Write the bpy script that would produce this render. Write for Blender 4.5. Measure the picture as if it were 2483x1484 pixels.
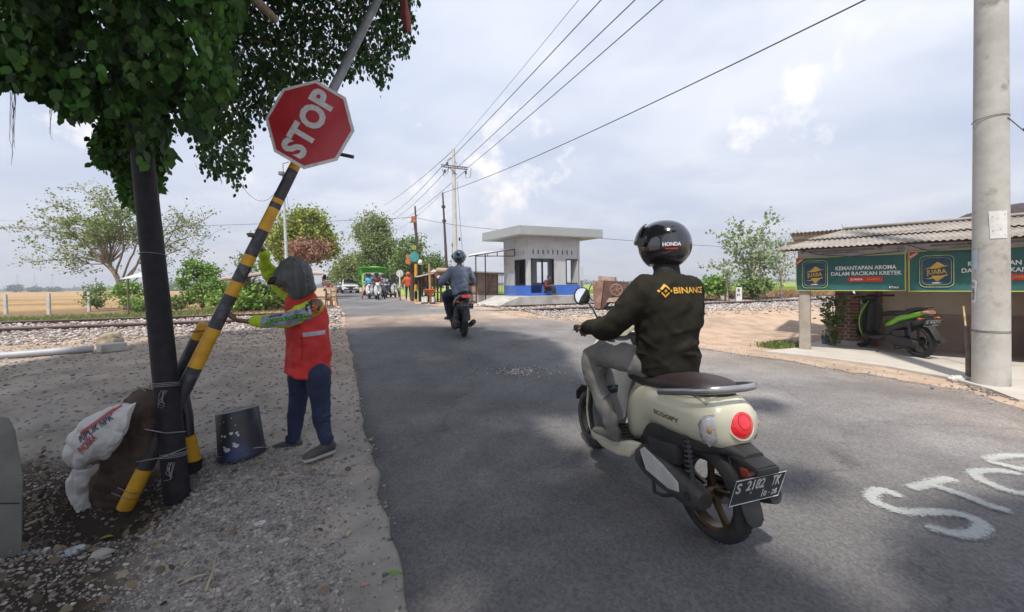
import bpy, bmesh, math, random
import numpy as np
from mathutils import Vector, Matrix, Euler, noise
from mathutils.bvhtree import BVHTree
random.seed(7); RNG = np.random.default_rng(7)
PI = math.pi; R = math.radians
for o in list(bpy.data.objects): bpy.data.objects.remove(o)
S = bpy.context.scene
COL = S.collection

# ---------------------------------------------------------------- camera
CAMH = 1.4; PITCH = R(0.5); ROLL = 0.0127; F = 950.0; SH = -43.7
F_ = Vector((0, math.cos(PITCH), -math.sin(PITCH))); R0 = Vector((1, 0, 0)); U0 = Vector((0, math.sin(PITCH), math.cos(PITCH)))
RT = R0*math.cos(ROLL) - U0*math.sin(ROLL); UP = U0*math.cos(ROLL) + R0*math.sin(ROLL)
CAM = Vector((0, 0, CAMH))
cd = bpy.data.cameras.new('camera'); cam = bpy.data.objects.new('camera', cd); COL.objects.link(cam)
m = Matrix.Identity(4)
for i in range(3): m[i][0] = RT[i]; m[i][1] = UP[i]; m[i][2] = -F_[i]; m[i][3] = CAM[i]
cam.matrix_world = m
cd.sensor_width = 36; cd.lens = F/2482*36; cd.shift_y = SH/2482; cd.clip_end = 9000; cd.clip_start = .05
S.camera = cam

# ---------------------------------------------------------------- sky and sun
SUN_DIR = Vector((-.155, -.44, .885)).normalized()      # towards the sun: behind the camera, a little left, high
w = bpy.data.worlds.new('World'); S.world = w; w.use_nodes = True
nt = w.node_tree; nt.nodes.clear(); N = nt.nodes.new; LK = nt.links.new
wo = N('ShaderNodeOutputWorld'); bg = N('ShaderNodeBackground'); bg.inputs[1].default_value = .1
sky = N('ShaderNodeTexSky'); sky.sky_type = 'NISHITA'; sky.sun_disc = False
sky.sun_elevation = math.asin(SUN_DIR.z); sky.sun_rotation = math.atan2(SUN_DIR.x, SUN_DIR.y)
sky.air_density = 1.2; sky.dust_density = 2.5
tc = N('ShaderNodeTexCoord')
sep = N('ShaderNodeSeparateXYZ'); LK(tc.outputs['Generated'], sep.inputs[0])
def wm(op, a, b=None, c=None, clamp=False):
    n = N('ShaderNodeMath'); n.operation = op; n.use_clamp = clamp
    for i, v in enumerate((a, b, c)):
        if v is None: continue
        if hasattr(v, 'links'): LK(v, n.inputs[i])
        else: n.inputs[i].default_value = v
    return n.outputs[0]
zc = wm('MAXIMUM', sep.outputs[2], 0.0)
den = wm('ADD', zc, .16)
cmb = N('ShaderNodeCombineXYZ'); LK(wm('DIVIDE', sep.outputs[0], den), cmb.inputs[0]); LK(wm('DIVIDE', sep.outputs[1], den), cmb.inputs[1])
def wnoise(scale, detail, rough, off, vec=cmb.outputs[0], dist=0.0):
    mp = N('ShaderNodeMapping'); mp.inputs['Location'].default_value = off; LK(vec, mp.inputs[0])
    n = N('ShaderNodeTexNoise'); n.inputs['Scale'].default_value = scale; n.inputs['Detail'].default_value = detail
    n.inputs['Roughness'].default_value = rough; n.inputs['Distortion'].default_value = dist; LK(mp.outputs[0], n.inputs['Vector']); return n.outputs[0]
def wramp(fac, stops):
    r = N('ShaderNodeValToRGB'); cr = r.color_ramp
    while len(cr.elements) < len(stops): cr.elements.new(.5)
    for e, (p, c) in zip(cr.elements, stops): e.position = p; e.color = (*c, 1)
    LK(fac, r.inputs[0]); return r.outputs[0]
def wmix(fac, a, b):
    n = N('ShaderNodeMix'); n.data_type = 'RGBA'
    for i, v in ((0, fac), (6, a), (7, b)):
        if hasattr(v, 'links'): LK(v, n.inputs[i])
        elif i == 0: n.inputs[0].default_value = v
        else: n.inputs[i].default_value = (*v, 1)
    return n.outputs[2]
hz = wramp(zc, [(0, (8.2, 8.3, 8.7)), (.12, (6.2, 6.8, 8.1)), (.35, (5.3, 6.1, 7.9)), (.8, (5.8, 6.6, 8.5))])   # pale milky tropical sky over the Nishita blue
basec = wmix(.88, sky.outputs[0], hz)
big = wnoise(.55, 5, .55, (3.1, 1.7, 0), dist=.3)
cov = wramp(big, [(.38, (0, 0, 0)), (.66, (1, 1, 1))])
veil = wmix(wm('MULTIPLY', cov, .85), basec, (8.6, 8.8, 9.3))
greyn = wnoise(1.3, 4, .5, (8.2, 4.4, 0), dist=.2)
greym = wm('MULTIPLY', wramp(greyn, [(.45, (0, 0, 0)), (.62, (1, 1, 1))]), .60)
veil2 = wmix(greym, veil, (4.6, 5.3, 7.0))
puf = wnoise(4.2, 7, .58, (1.3, 7.9, 0), vec=tc.outputs['Generated'])
bandz = wramp(zc, [(.10, (0, 0, 0)), (.20, (1, 1, 1)), (.36, (1, 1, 1)), (.48, (0, 0, 0))])
pm = wm('MULTIPLY', wramp(puf, [(.57, (0, 0, 0)), (.66, (1, 1, 1))]), bandz)
allc = wmix(wm('MULTIPLY', pm, .85), veil2, (11.0, 10.5, 10.1))
LK(allc, bg.inputs[0]); LK(bg.outputs[0], wo.inputs[0])
sl = bpy.data.lights.new('sun', 'SUN'); sl.energy = 4.3; sl.angle = R(2.2); sl.color = (1, .945, .86)
so = bpy.data.objects.new('sun', sl); COL.objects.link(so); so.rotation_euler = SUN_DIR.to_track_quat('Z', 'Y').to_euler()
S.view_settings.view_transform = 'Standard'; S.view_settings.look = 'None'; S.view_settings.exposure = .30; S.view_settings.gamma = 1
S.render.engine = 'CYCLES'

# ---------------------------------------------------------------- projection helpers: photograph pixel (2482 wide) + depth -> world
def W(px, py, D):
    return CAM + (RT*((px-1241)/F) + UP*((742+SH-py)/F) + F_)*D
DN = Vector((.939, .344, 0)).normalized(); NN = Vector((-DN.y, DN.x, 0)); RB = Vector((3, 15, 0))      # rail direction, its normal, a point on the near rail
AX = Vector((-.42, .907, 0)); AP = Vector((.907, .42, 0))                                                # road axis and its right-hand side
def ss(a, b, x):
    t = min(1, max(0, (x-a)/(b-a))); return t*t*(3-2*t)
def sdist(x, y): return NN.x*(x-3) + NN.y*(y-15)
def tdist(x, y): return AP.x*x + AP.y*y
def Zbase(x, y):
    s = sdist(x, y); t = tdist(x, y); k = ss(3.8, 7.5, t)
    road = ss(-.9, .4, t)*(1-ss(5.7, 6.9, t)); wide = ss(-7, -1.5, t)*(1-ss(5, 9, t))
    z = .39*ss(-10.3+4.5*k, -4.4+1.9*k, s)
    trk = .36 + .125*road
    far = .13 + (.40+.10*ss(8, 40, s))*wide
    z = z + (trk-z)*ss(-2.2, -.5, s)
    return z + (far-z)*ss(3.4, 6.5, s)

def Zg(x, y):
    z = Zbase(x, y)
    d2 = ((x+2.62)/.40)**2 + ((y-2.55)/.34)**2
    z -= .27*math.exp(-d2)
    z += .055*math.exp(-((x+2.28)/.30)**2-((y-2.68)/.22)**2)
    d3 = ((x+2.4)/1.0)**2 + ((y-1.75)/.5)**2
    z += .05*math.exp(-d3)
    t = tdist(x, y)
    if math.hypot(x, y) < 60 and (t < -1.0 or t > 5):
        z += .025*noise.noise(Vector((x*.9, y*.9, 3))) + .010*noise.noise(Vector((x*4, y*4, 1)))
    return z
def G(px, py, dz=0.0):
    d = (W(px, py, 1) - CAM); D = .5
    prev = D
    while D < 400:
        p = CAM + d*D
        if p.z < Zg(p.x, p.y) + dz:
            lo, hi = prev, D
            for _ in range(24):
                mid = (lo+hi)/2; q = CAM + d*mid
                if q.z < Zg(q.x, q.y) + dz: hi = mid
                else: lo = mid
            return CAM + d*hi
        prev = D; D *= 1.03
    return CAM + d*D

# ---------------------------------------------------------------- materials
MATS = {}
def M(name, c, c2=None, scale=6.0, rough=.6, metal=0.0, bump=0.0, bscale=60.0, coat=0.0, island=0, spec=.5, edge=(.4, .62), c3=None, s3=2.0, e3=(.5, .6), attr=None, trans=0.0, emit=None, sub=0, alpha=None):
    if name in MATS: return MATS[name]
    m = bpy.data.materials.new(name); m.use_nodes = True; t = m.node_tree; n = t.nodes; L = t.links.new
    b = n['Principled BSDF']; b.inputs['Roughness'].default_value = rough; b.inputs['Metallic'].default_value = metal
    b.inputs['Specular IOR Level'].default_value = spec
    b.inputs['Coat Weight'].default_value = coat; b.inputs['Coat Roughness'].default_value = .08
    tc = n.new('ShaderNodeTexCoord'); co = tc.outputs['Object']
    def nz(s, det=6, rg=.6):
        q = n.new('ShaderNodeTexNoise'); q.inputs['Scale'].default_value = s; q.inputs['Detail'].default_value = det; q.inputs['Roughness'].default_value = rg
        L(co, q.inputs['Vector']); return q.outputs[0]
    def ramp(f, a, bb):
        r = n.new('ShaderNodeMapRange'); r.inputs[1].default_value = a; r.inputs[2].default_value = bb; L(f, r.inputs[0]); return r.outputs[0]
    def mix(f, a, bb, mode='MIX'):
        q = n.new('ShaderNodeMix'); q.data_type = 'RGBA'; q.blend_type = mode
        for i, v in ((0, f), (6, a), (7, bb)):
            if hasattr(v, 'links'): L(v, q.inputs[i])
            elif i == 0: q.inputs[0].default_value = v
            else: q.inputs[i].default_value = (*v, 1)
        return q.outputs[2]
    if c2 is None: c2 = tuple(x*.82 for x in c)
    if attr:
        at = n.new('ShaderNodeAttribute'); at.attribute_name = attr; base = at.outputs['Color']
        base = mix(ramp(nz(scale), *edge), base, mix(1.0, base, c2, 'MULTIPLY'))
    else:
        base = mix(ramp(nz(scale), *edge), c, c2)
    if island:
        g = n.new('ShaderNodeNewGeometry'); r = n.new('ShaderNodeMapRange'); r.inputs[3].default_value = 1-island; r.inputs[4].default_value = 1+island
        L(g.outputs['Random Per Island'], r.inputs[0]); h = n.new('ShaderNodeHueSaturation'); L(r.outputs[0], h.inputs['Value']); L(base, h.inputs['Color'])
        r2 = n.new('ShaderNodeMapRange'); r2.inputs[3].default_value = .5-.03*island; r2.inputs[4].default_value = .5+.03*island
        w2 = n.new('ShaderNodeMath'); w2.operation = 'FRACT'; w3 = n.new('ShaderNodeMath'); w3.operation = 'MULTIPLY'; w3.inputs[1].default_value = 7.13
        L(g.outputs['Random Per Island'], w3.inputs[0]); L(w3.outputs[0], w2.inputs[0]); L(w2.outputs[0], r2.inputs[0]); L(r2.outputs[0], h.inputs['Hue']); base = h.outputs[0]
    if c3 is not None: base = mix(ramp(nz(s3, 8, .65), *e3), base, c3)
    L(base, b.inputs['Base Color'])
    if bump:
        bp = n.new('ShaderNodeBump'); bp.inputs['Strength'].default_value = bump; bp.inputs['Distance'].default_value = .01 if bscale > 20 else .03
        L(nz(bscale, 8, .7), bp.inputs['Height']); L(bp.outputs[0], b.inputs['Normal'])
    if trans:
        tr = n.new('ShaderNodeBsdfTranslucent'); L(base, tr.inputs[0]); ms = n.new('ShaderNodeMixShader'); ms.inputs[0].default_value = trans
        L(b.outputs[0], ms.inputs[1]); L(tr.outputs[0], ms.inputs[2]); L(ms.outputs[0], n['Material Output'].inputs[0])
    if emit:
        b.inputs['Emission Color'].default_value = (*emit[0], 1); b.inputs['Emission Strength'].default_value = emit[1]
    if alpha is not None:
        tn = n.new('ShaderNodeBsdfTransparent'); ms = n.new('ShaderNodeMixShader'); ms.inputs[0].default_value = alpha
        L(tn.outputs[0], ms.inputs[1]); L(b.outputs[0], ms.inputs[2]); L(ms.outputs[0], n['Material Output'].inputs[0])
    MATS[name] = m; return m
def glass(name, c=(.05, .06, .07), rough=.05):
    return M(name, c, c, rough=rough, spec=.9)

# ---------------------------------------------------------------- object helpers
def link(name, me, mat=None, parent=None, smooth=False):
    o = bpy.data.objects.new(name, me); COL.objects.link(o)
    if mat:
        for mm in (mat if isinstance(mat, (list, tuple)) else [mat]): me.materials.append(mm)
    if smooth: me.polygons.foreach_set('use_smooth', [True]*len(me.polygons))
    if parent: o.parent = parent
    return o
def tag(o, label=None, cat=None, group=None, kind=None):
    if label: o['label'] = label
    if cat: o['category'] = cat
    if group: o['group'] = group
    if kind: o['kind'] = kind
    return o
def thing(name, label, cat, loc=(0, 0, 0), rz=0.0, group=None):
    o = bpy.data.objects.new(name, None); COL.objects.link(o); o.location = loc; o.rotation_euler = (0, 0, rz); o.empty_display_size = .1
    return tag(o, label, cat, group)
class MB:
    """collects shapes, builds them as one mesh object"""
    def __init__(s): s.v = []; s.f = []; s.mi = []; s.cur = 0
    def add(s, vs, fs):
        b = len(s.v); s.v += [tuple(v) for v in vs]; s.f += [tuple(i+b for i in f) for f in fs]; s.mi += [s.cur]*len(fs); return s
    def box(s, c, d, rot=None, bev=0.0):
        x, y, z = d[0]/2, d[1]/2, d[2]/2; c = Vector(c)
        if bev:
            b = min(bev, x*.9, y*.9, z*.9); bm = bmesh.new(); bmesh.ops.create_cube(bm, size=1)
            for v in bm.verts: v.co = Vector((v.co.x*d[0], v.co.y*d[1], v.co.z*d[2]))
            bmesh.ops.bevel(bm, geom=bm.edges[:], offset=b, segments=2, affect='EDGES', profile=.6)
            vs = [v.co.copy() for v in bm.verts]; fs = [[v.index for v in f.verts] for f in bm.faces]; bm.free()
        else:
            vs = [Vector((i*x, j*y, k*z)) for k in (-1, 1) for j in (-1, 1) for i in (-1, 1)]
            fs = [(0, 2, 3, 1), (4, 5, 7, 6), (0, 1, 5, 4), (2, 6, 7, 3), (0, 4, 6, 2), (1, 3, 7, 5)]
        if rot is not None:
            rm = rot if isinstance(rot, Matrix) else Euler(rot).to_matrix()
            vs = [rm @ v for v in vs]
        return s.add([v+c for v in vs], fs)
    def tube(s, pts, r, n=10, cap=True, ry=None, up=None):
        """swept tube; r a number or list; ry = second radius list for an ellipse"""
        pts = [Vector(p) for p in pts]; k = len(pts)
        rs = [r]*k if not hasattr(r, '__len__') else list(r)
        r2 = rs if ry is None else ([ry]*k if not hasattr(ry, '__len__') else list(ry))
        vs = []; a = None
        for i, p in enumerate(pts):
            t = (pts[min(i+1, k-1)] - pts[max(i-1, 0)])
            t = t.normalized() if t.length > 1e-9 else Vector((0, 0, 1))
            if up is not None: a = Vector(up)
            if a is None: a = Vector((0, 0, 1)) if abs(t.z) < .9 else Vector((1, 0, 0))
            a = (a - t*a.dot(t)); a = a.normalized() if a.length > 1e-6 else t.orthogonal().normalized(); bb = t.cross(a)
            for j in range(n):
                an = 2*PI*j/n; vs.append(p + a*math.cos(an)*rs[i] + bb*math.sin(an)*r2[i])
        fs = [(i*n+j, i*n+(j+1) % n, (i+1)*n+(j+1) % n, (i+1)*n+j) for i in range(k-1) for j in range(n)]
        if cap: fs += [tuple(reversed(range(n))), tuple(range((k-1)*n, k*n))]
        return s.add(vs, fs)
    def cyl(s, a, b, r, n=16, r2=None): return s.tube([a, b], [r, r if r2 is None else r2], n)
    def ball(s, c, r, n=12, m=8, rot=None):
        rr = r if hasattr(r, '__len__') else (r, r, r); c = Vector(c); vs = []; fs = []
        rm = rot if isinstance(rot, Matrix) else (Euler(rot).to_matrix() if rot is not None else None)
        for i in range(1, m):
            th = PI*i/m
            for j in range(n):
                v = Vector((rr[0]*math.sin(th)*math.cos(2*PI*j/n), rr[1]*math.sin(th)*math.sin(2*PI*j/n), rr[2]*math.cos(th)))
                vs.append(v)
        vs.append(Vector((0, 0, rr[2]))); vs.append(Vector((0, 0, -rr[2])))
        if rm is not None: vs = [rm @ v for v in vs]
        vs = [v+c for v in vs]; T = len(vs)-2
        for i in range(m-2):
            for j in range(n): fs.append((i*n+j, (i+1)*n+j, (i+1)*n+(j+1) % n, i*n+(j+1) % n))
        for j in range(n): fs.append((T, j, (j+1) % n)); fs.append((T+1, (m-2)*n+(j+1) % n, (m-2)*n+j))
        return s.add(vs, fs)
    def prism(s, poly, mtx, h):
        """poly 2D points in the local xy plane of mtx, extruded by h along local z"""
        n = len(poly); vs = [mtx @ Vector((p[0], p[1], 0)) for p in poly] + [mtx @ Vector((p[0], p[1], h)) for p in poly]
        fs = [tuple(reversed(range(n))), tuple(range(n, 2*n))] + [(i, (i+1) % n, n+(i+1) % n, n+i) for i in range(n)]
        return s.add(vs, fs)
    def rings(s, rings, cap=True, closed=True):
        n = len(rings[0]); vs = [v for r_ in rings for v in r_]
        fs = [(i*n+j, i*n+(j+1) % n, (i+1)*n+(j+1) % n, (i+1)*n+j) for i in range(len(rings)-1) for j in range(n if closed else n-1)]
        if cap: fs += [tuple(reversed(range(n))), tuple(range((len(rings)-1)*n, len(rings)*n))]
        return s.add(vs, fs)
    def lathe(s, prof, c=(0, 0, 0), axis=(0, 0, 1), n=28, cap=True):
        ax = Vector(axis).normalized(); a = ax.orthogonal().normalized(); b = ax.cross(a); c = Vector(c)
        return s.rings([[c + ax*z + (a*math.cos(2*PI*j/n) + b*math.sin(2*PI*j/n))*r for j in range(n)] for r, z in prof], cap)
    def quad(s, *p): return s.add(p, [tuple(range(len(p)))])
    def mesh(s, name):
        me = bpy.data.meshes.new(name); me.from_pydata(s.v, [], s.f); me.update(); return me
    def build(s, name, mat, parent=None, smooth=False, label=None, bevel=0, fix=True):
        me = s.mesh(name)
        if fix:
            bm = bmesh.new(); bm.from_mesh(me); bmesh.ops.recalc_face_normals(bm, faces=bm.faces); bm.to_mesh(me); bm.free()
        o = link(name, me, mat, parent, False)
        if any(s.mi): me.polygons.foreach_set('material_index', s.mi)
        if smooth:
            me.polygons.foreach_set('use_smooth', [True]*len(me.polygons))
            if smooth != 'all':
                bm = bmesh.new(); bm.from_mesh(me)
                for e in bm.edges:
                    if len(e.link_faces) == 2 and e.calc_face_angle(0) > R(38): e.smooth = False
                bm.to_mesh(me); bm.free()
        if bevel:
            mo = o.modifiers.new('bev', 'BEVEL'); mo.width = bevel; mo.segments = 2; mo.limit_method = 'ANGLE'
        if label: o['label'] = label
        return o
def crom(keys, n):
    """Catmull-Rom through rows of numbers -> n rows"""
    K = np.array(keys, float); m = len(K); out = []
    for i in range(n):
        u = i/(n-1)*(m-1); k = min(int(u), m-2); f = u-k
        p0, p1, p2, p3 = K[max(k-1, 0)], K[k], K[k+1], K[min(k+2, m-1)]
        out.append(.5*((2*p1)+(-p0+p2)*f+(2*p0-5*p1+4*p2-p3)*f*f+(-p0+3*p1-3*p2+p3)*f**3))
    return out
def sring(c, a, b, ra, rb, n=24, e=2.0, e2=None):
    """superellipse ring round c with axes a, b"""
    c = Vector(c); out = []
    for j in range(n):
        t = 2*PI*j/n; ca, sa = math.cos(t), math.sin(t); ee = e if (e2 is None or sa >= 0) else e2
        out.append(c + Vector(a)*(ra*math.copysign(abs(ca)**(2/ee), ca)) + Vector(b)*(rb*math.copysign(abs(sa)**(2/ee), sa)))
    return out
def xloft(mb, keys, n=26, seg=28, e=2.4, cap=True):
    """keys rows: x, y, z, half width, half height (sections across the x axis)"""
    rs = []
    for k in crom(keys, n): rs.append(sring((k[0], k[1], k[2]), (0, 1, 0), (0, 0, 1), max(k[3], .002), max(k[4], .002), seg, e))
    return mb.rings(rs, cap)
def fuse(mb, name, mat, parent=None, voxel=.01, smooth=4, disp=None, sfac=.6, fold=0.0, crease=0.0, csc=.16):
    """voxel-remesh the collected closed shapes into one continuous surface and bake it"""
    me = mb.mesh('tmp')
    bm = bmesh.new(); bm.from_mesh(me); bmesh.ops.recalc_face_normals(bm, faces=bm.faces); bm.to_mesh(me); bm.free()
    o = bpy.data.objects.new('tmp', me); COL.objects.link(o)
    mo = o.modifiers.new('r', 'REMESH'); mo.mode = 'VOXEL'; mo.voxel_size = voxel; mo.use_smooth_shade = True
    if smooth: sm = o.modifiers.new('s', 'SMOOTH'); sm.iterations = smooth; sm.factor = sfac
    if crease:
        tx = bpy.data.textures.new('t', 'VORONOI'); tx.noise_scale = csc; tx.weight_1 = -1; tx.weight_2 = 1; tx.weight_3 = 0; tx.noise_intensity = 1.2
        d = o.modifiers.new('c', 'DISPLACE'); d.texture = tx; d.strength = crease; d.mid_level = .3; d.texture_coords = 'LOCAL'
    if fold:
        for k, (ts, tt, tb) in enumerate(((.16, 9, 1.0), (.09, 6, .5))):
            tx = bpy.data.textures.new('t', 'MARBLE'); tx.marble_type = 'SOFT'; tx.noise_basis = 'IMPROVED_PERLIN'; tx.noise_basis_2 = 'SIN'; tx.noise_scale = ts; tx.turbulence = tt; tx.noise_depth = 1
            d = o.modifiers.new('f%d' % k, 'DISPLACE'); d.texture = tx; d.strength = fold*tb; d.mid_level = .5; d.texture_coords = 'LOCAL'
    if disp:
        for k, (st, sc) in enumerate(disp):
            tx = bpy.data.textures.new('t', 'CLOUDS'); tx.noise_scale = sc; tx.noise_depth = 2
            d = o.modifiers.new('d%d' % k, 'DISPLACE'); d.texture = tx; d.strength = st; d.mid_level = .5; d.texture_coords = 'LOCAL'
        sm = o.modifiers.new('s2', 'SMOOTH'); sm.iterations = 1; sm.factor = .5
    dg = bpy.context.evaluated_depsgraph_get()
    me2 = bpy.data.meshes.new_from_object(o.evaluated_get(dg)); bpy.data.objects.remove(o); bpy.data.meshes.remove(me)
    me2.materials.clear(); me2.polygons.foreach_set('use_smooth', [True]*len(me2.polygons)); me2.name = name
    return link(name, me2, mat, parent)
def textdata(s, size=1.0, bold=0.0, ext=.0, spacing=1.0, sx=1.0, align='CENTER', shear=0.0):
    cu = bpy.data.curves.new('t', 'FONT'); cu.body = s; cu.size = size; cu.offset = bold; cu.extrude = ext; cu.space_character = spacing; cu.shear = shear
    cu.align_x = align; cu.align_y = 'CENTER'; cu.resolution_u = 3; cu.fill_mode = 'FRONT' if ext == 0 else 'BOTH'
    o = bpy.data.objects.new('t', cu); COL.objects.link(o); dg = bpy.context.evaluated_depsgraph_get(); dg.update()
    me = bpy.data.meshes.new_from_object(o.evaluated_get(dg)); bpy.data.objects.remove(o)
    vs = [Vector((v.co.x*sx, v.co.y, v.co.z)) for v in me.vertices]; fs = [tuple(p.vertices) for p in me.polygons]; bpy.data.meshes.remove(me)
    return vs, fs
def text(mb, s, mtx, size, bold=0.0, ext=.001, spacing=1.0, sx=1.0, align='CENTER', shear=0.0, fit=None, tall=None):
    vs, fs = textdata(s, size, bold, ext, spacing, sx, align, shear)
    xs = [v.x for v in vs]; ys = [v.y for v in vs]
    if fit: k = fit/(max(xs)-min(xs)); vs = [Vector((v.x*k, v.y, v.z)) for v in vs]
    if tall: k = tall/(max(ys)-min(ys)); vs = [Vector((v.x, v.y*k, v.z)) for v in vs]
    return mb.add([mtx @ v for v in vs], fs)
def frame(o, x, y):
    """matrix with origin o, local x along x, local y along y, z = x cross y"""
    x = Vector(x).normalized(); z = x.cross(Vector(y)).normalized(); y = z.cross(x)
    m = Matrix.Identity(4)
    for i in range(3): m[i][0] = x[i]; m[i][1] = y[i]; m[i][2] = z[i]; m[i][3] = o[i]
    return m
def project_decal(vs, fs, target, mtx, off=.0025, reach=.6, cuts=1):
    """lay a flat figure (local xy of mtx) onto the surface of target, seen along -z of mtx (target's local space)"""
    bm = bmesh.new(); bv = [bm.verts.new((v.x, v.y, 0)) for v in vs]
    for f in fs:
        try: bm.faces.new([bv[i] for i in f])
        except ValueError: pass
    bmesh.ops.triangulate(bm, faces=bm.faces)
    for _ in range(cuts):
        ed = [e for e in bm.edges if e.calc_length() > .012]
        if ed: bmesh.ops.subdivide_edges(bm, edges=ed, cuts=1, use_grid_fill=False); bmesh.ops.triangulate(bm, faces=bm.faces)
    me = target.data; tree = BVHTree.FromPolygons([v.co.copy() for v in me.vertices], [tuple(p.vertices) for p in me.polygons])
    z = Vector((mtx[0][2], mtx[1][2], mtx[2][2])); ok = {}
    for v in bm.verts:
        p = mtx @ v.co; h = tree.ray_cast(p + z*reach, -z, reach*2)
        if h[0] is None: ok[v] = False; v.co = p
        else:
            nr = h[1] if h[1].dot(z) > 0 else -h[1]; v.co = h[0] + (nr*.5+z*.5)*off; ok[v] = True
    bmesh.ops.delete(bm, geom=[v for v in bm.verts if not ok[v]], context='VERTS')
    out = MB(); bm.verts.ensure_lookup_table(); bm.verts.index_update()
    out.add([v.co.copy() for v in bm.verts], [[v.index for v in f.verts] for f in bm.faces]); bm.free(); return out
def np_mesh(name, verts, faces, mat, parent=None, smooth=False):
    """fast mesh from arrays; faces all the same vertex count"""
    me = bpy.data.meshes.new(name); verts = np.asarray(verts, np.float32); faces = np.asarray(faces, np.int32)
    me.vertices.add(len(verts)); me.vertices.foreach_set('co', verts.ravel())
    k = faces.shape[1]; me.loops.add(faces.size); me.loops.foreach_set('vertex_index', faces.ravel())
    me.polygons.add(len(faces)); me.polygons.foreach_set('loop_start', np.arange(0, faces.size, k, dtype=np.int32))
    me.update(calc_edges=True); me.validate()
    return link(name, me, mat, parent, smooth)
def rand_rot(n, rng):
    q = rng.normal(size=(n, 4)); q /= np.linalg.norm(q, axis=1)[:, None]; w_, x, y, z = q.T
    return np.stack([np.stack([1-2*(y*y+z*z), 2*(x*y-z*w_), 2*(x*z+y*w_)], 1), np.stack([2*(x*y+z*w_), 1-2*(x*x+z*z), 2*(y*z-x*w_)], 1), np.stack([2*(x*z-y*w_), 2*(y*z+x*w_), 1-2*(x*x+y*y)], 1)], 1)
LEAF = np.array([(0, 0, 0), (.28, .22, .03), (.3, .62, .02), (0, 1, -.06), (-.3, .62, .02), (-.28, .22, .03)], float)    # pointed leaf, unit long, hinge at the origin
LEAFN = LEAF*np.array((.55, 1, 1)); QUADL = np.array([(-.3, 0, 0), (.3, .1, .05), (.22, .9, 0), (-.35, .8, -.05)], float)
def leaves(name, P, size, mat, parent=None, shape=LEAF, droop=.0, rng=RNG, var=.35):
    P = np.asarray(P, float); n = len(P); Rm = rand_rot(n, rng)
    if droop:    # turn the leaf's long axis towards -z
        y = Rm[:, :, 1]*(1-droop) + np.array((0, 0, -1.0))*droop; y /= np.linalg.norm(y, axis=1)[:, None]
        x = np.cross(y, Rm[:, :, 2]); x /= np.linalg.norm(x, axis=1)[:, None]; z = np.cross(x, y); Rm = np.stack([x, y, z], 2)
    sz = size*(1 + var*rng.uniform(-1, 1, n)) if np.isscalar(size) else np.asarray(size)
    V = np.einsum('nij,kj->nki', Rm, shape)*sz[:, None, None] + P[:, None, :]
    k = len(shape); Fc = np.arange(n*k).reshape(n, k)
    return np_mesh(name, V.reshape(-1, 3), Fc, mat, parent)
ICO = None
def stones(name, P, size, mat, parent=None, flat=.65, rng=RNG, sub=1):
    """irregular stones merged in one mesh"""
    bm = bmesh.new(); bmesh.ops.create_icosphere(bm, subdivisions=sub, radius=1.0); base = np.array([v.co[:] for v in bm.verts]); fc = np.array([[v.index for v in f.verts] for f in bm.faces]); bm.free()
    n = len(P); P = np.asarray(P, float); Rm = rand_rot(n, rng); sz = np.asarray(size)
    k = len(base); J = 1 + .28*rng.uniform(-1, 1, (n, k)); sc = rng.uniform(.55, 1.15, (n, 1, 3))
    V = base[None]*J[:, :, None]*sc; V = np.einsum('nij,nkj->nki', Rm, V); V[:, :, 2] *= flat
    V = V*sz[:, None, None] + P[:, None, :]
    Fc = (fc[None] + (np.arange(n)*k)[:, None, None]).reshape(-1, 3)
    return np_mesh(name, V.reshape(-1, 3), Fc, mat, parent)
# ================================================================ ground, road, railway
mg = M('ground_soil', (1, 1, 1), (.74, .72, .70), scale=2.2, rough=.95, bump=.7, bscale=45, attr='gcol', spec=.15, c3=None)
def lerp3(a, b, k): return tuple(a[i]*(1-k)+b[i]*k for i in range(3))
def soil_line(y): return -2.35+(2.9-y)*.566
def gcol(x, y):
    s = sdist(x, y); t = tdist(x, y); n1 = noise.noise(Vector((x*.35, y*.35, 0))); n2 = noise.noise(Vector((x*1.7, y*1.7, 5))); n3 = noise.noise(Vector((x*.06, y*.11, 9)))
    gravel = (.335, .300, .262); dirt = (.40, .335, .275); sand = (.50, .365, .265); n = .5+.6*n1+.35*n2
    if t < 2.5:
        k = ss(-7.5, -2.8, s)*.75 + ss(-1.6, .2, t)*ss(-9.2, -6.5, s)*.40
        c = lerp3(gravel, sand, min(1, max(0, k + .35*(n-.5))))
        c = lerp3(c, dirt, .3); c = lerp3((.315, .29, .26), c, ss(2.6, 5.0, y+.3*n1))
        c = lerp3(c, (.060, .048, .038), ss(.18, -.22, x-soil_line(y)+.25*n1+.12*n2)*(1-ss(2.9, 3.25, y))*(1 if x > -4.5 else 0))
    else: c = lerp3(sand, dirt, min(1, max(0, .25+.6*(n-.5))))
    fk = ss(3.2, 5.0, s+.5*n1)
    if fk > 0:
        straw = lerp3((.46, .29, .15), (.34, .25, .10), min(1, max(0, .5+n1*1.3)))
        band = ss(.15, .4, n3+.25*math.sin(s*.22))
        left = lerp3(straw, (.19, .125, .085), band*.75)
        left = lerp3(left, (.15, .20, .05), ss(5, 7, s)*(1-ss(8, 10, s))*.6*(.5+n))
        if s > 60: left = lerp3(left, (.45, .30, .155), ss(60, 120, s))
        right = lerp3((.25, .34, .06), (.34, .40, .09), min(1, max(0, .5+n1)))
        right = lerp3((.40, .22, .13), right, ss(5.5, 9, s))
        f = lerp3(left, right, ss(4, 9, t)); wide = ss(-2.6, -.6, t)*(1-ss(5.6, 7.5, t)); f = lerp3(f, sand, wide)
        c = lerp3(c, f, fk)
    return c
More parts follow.
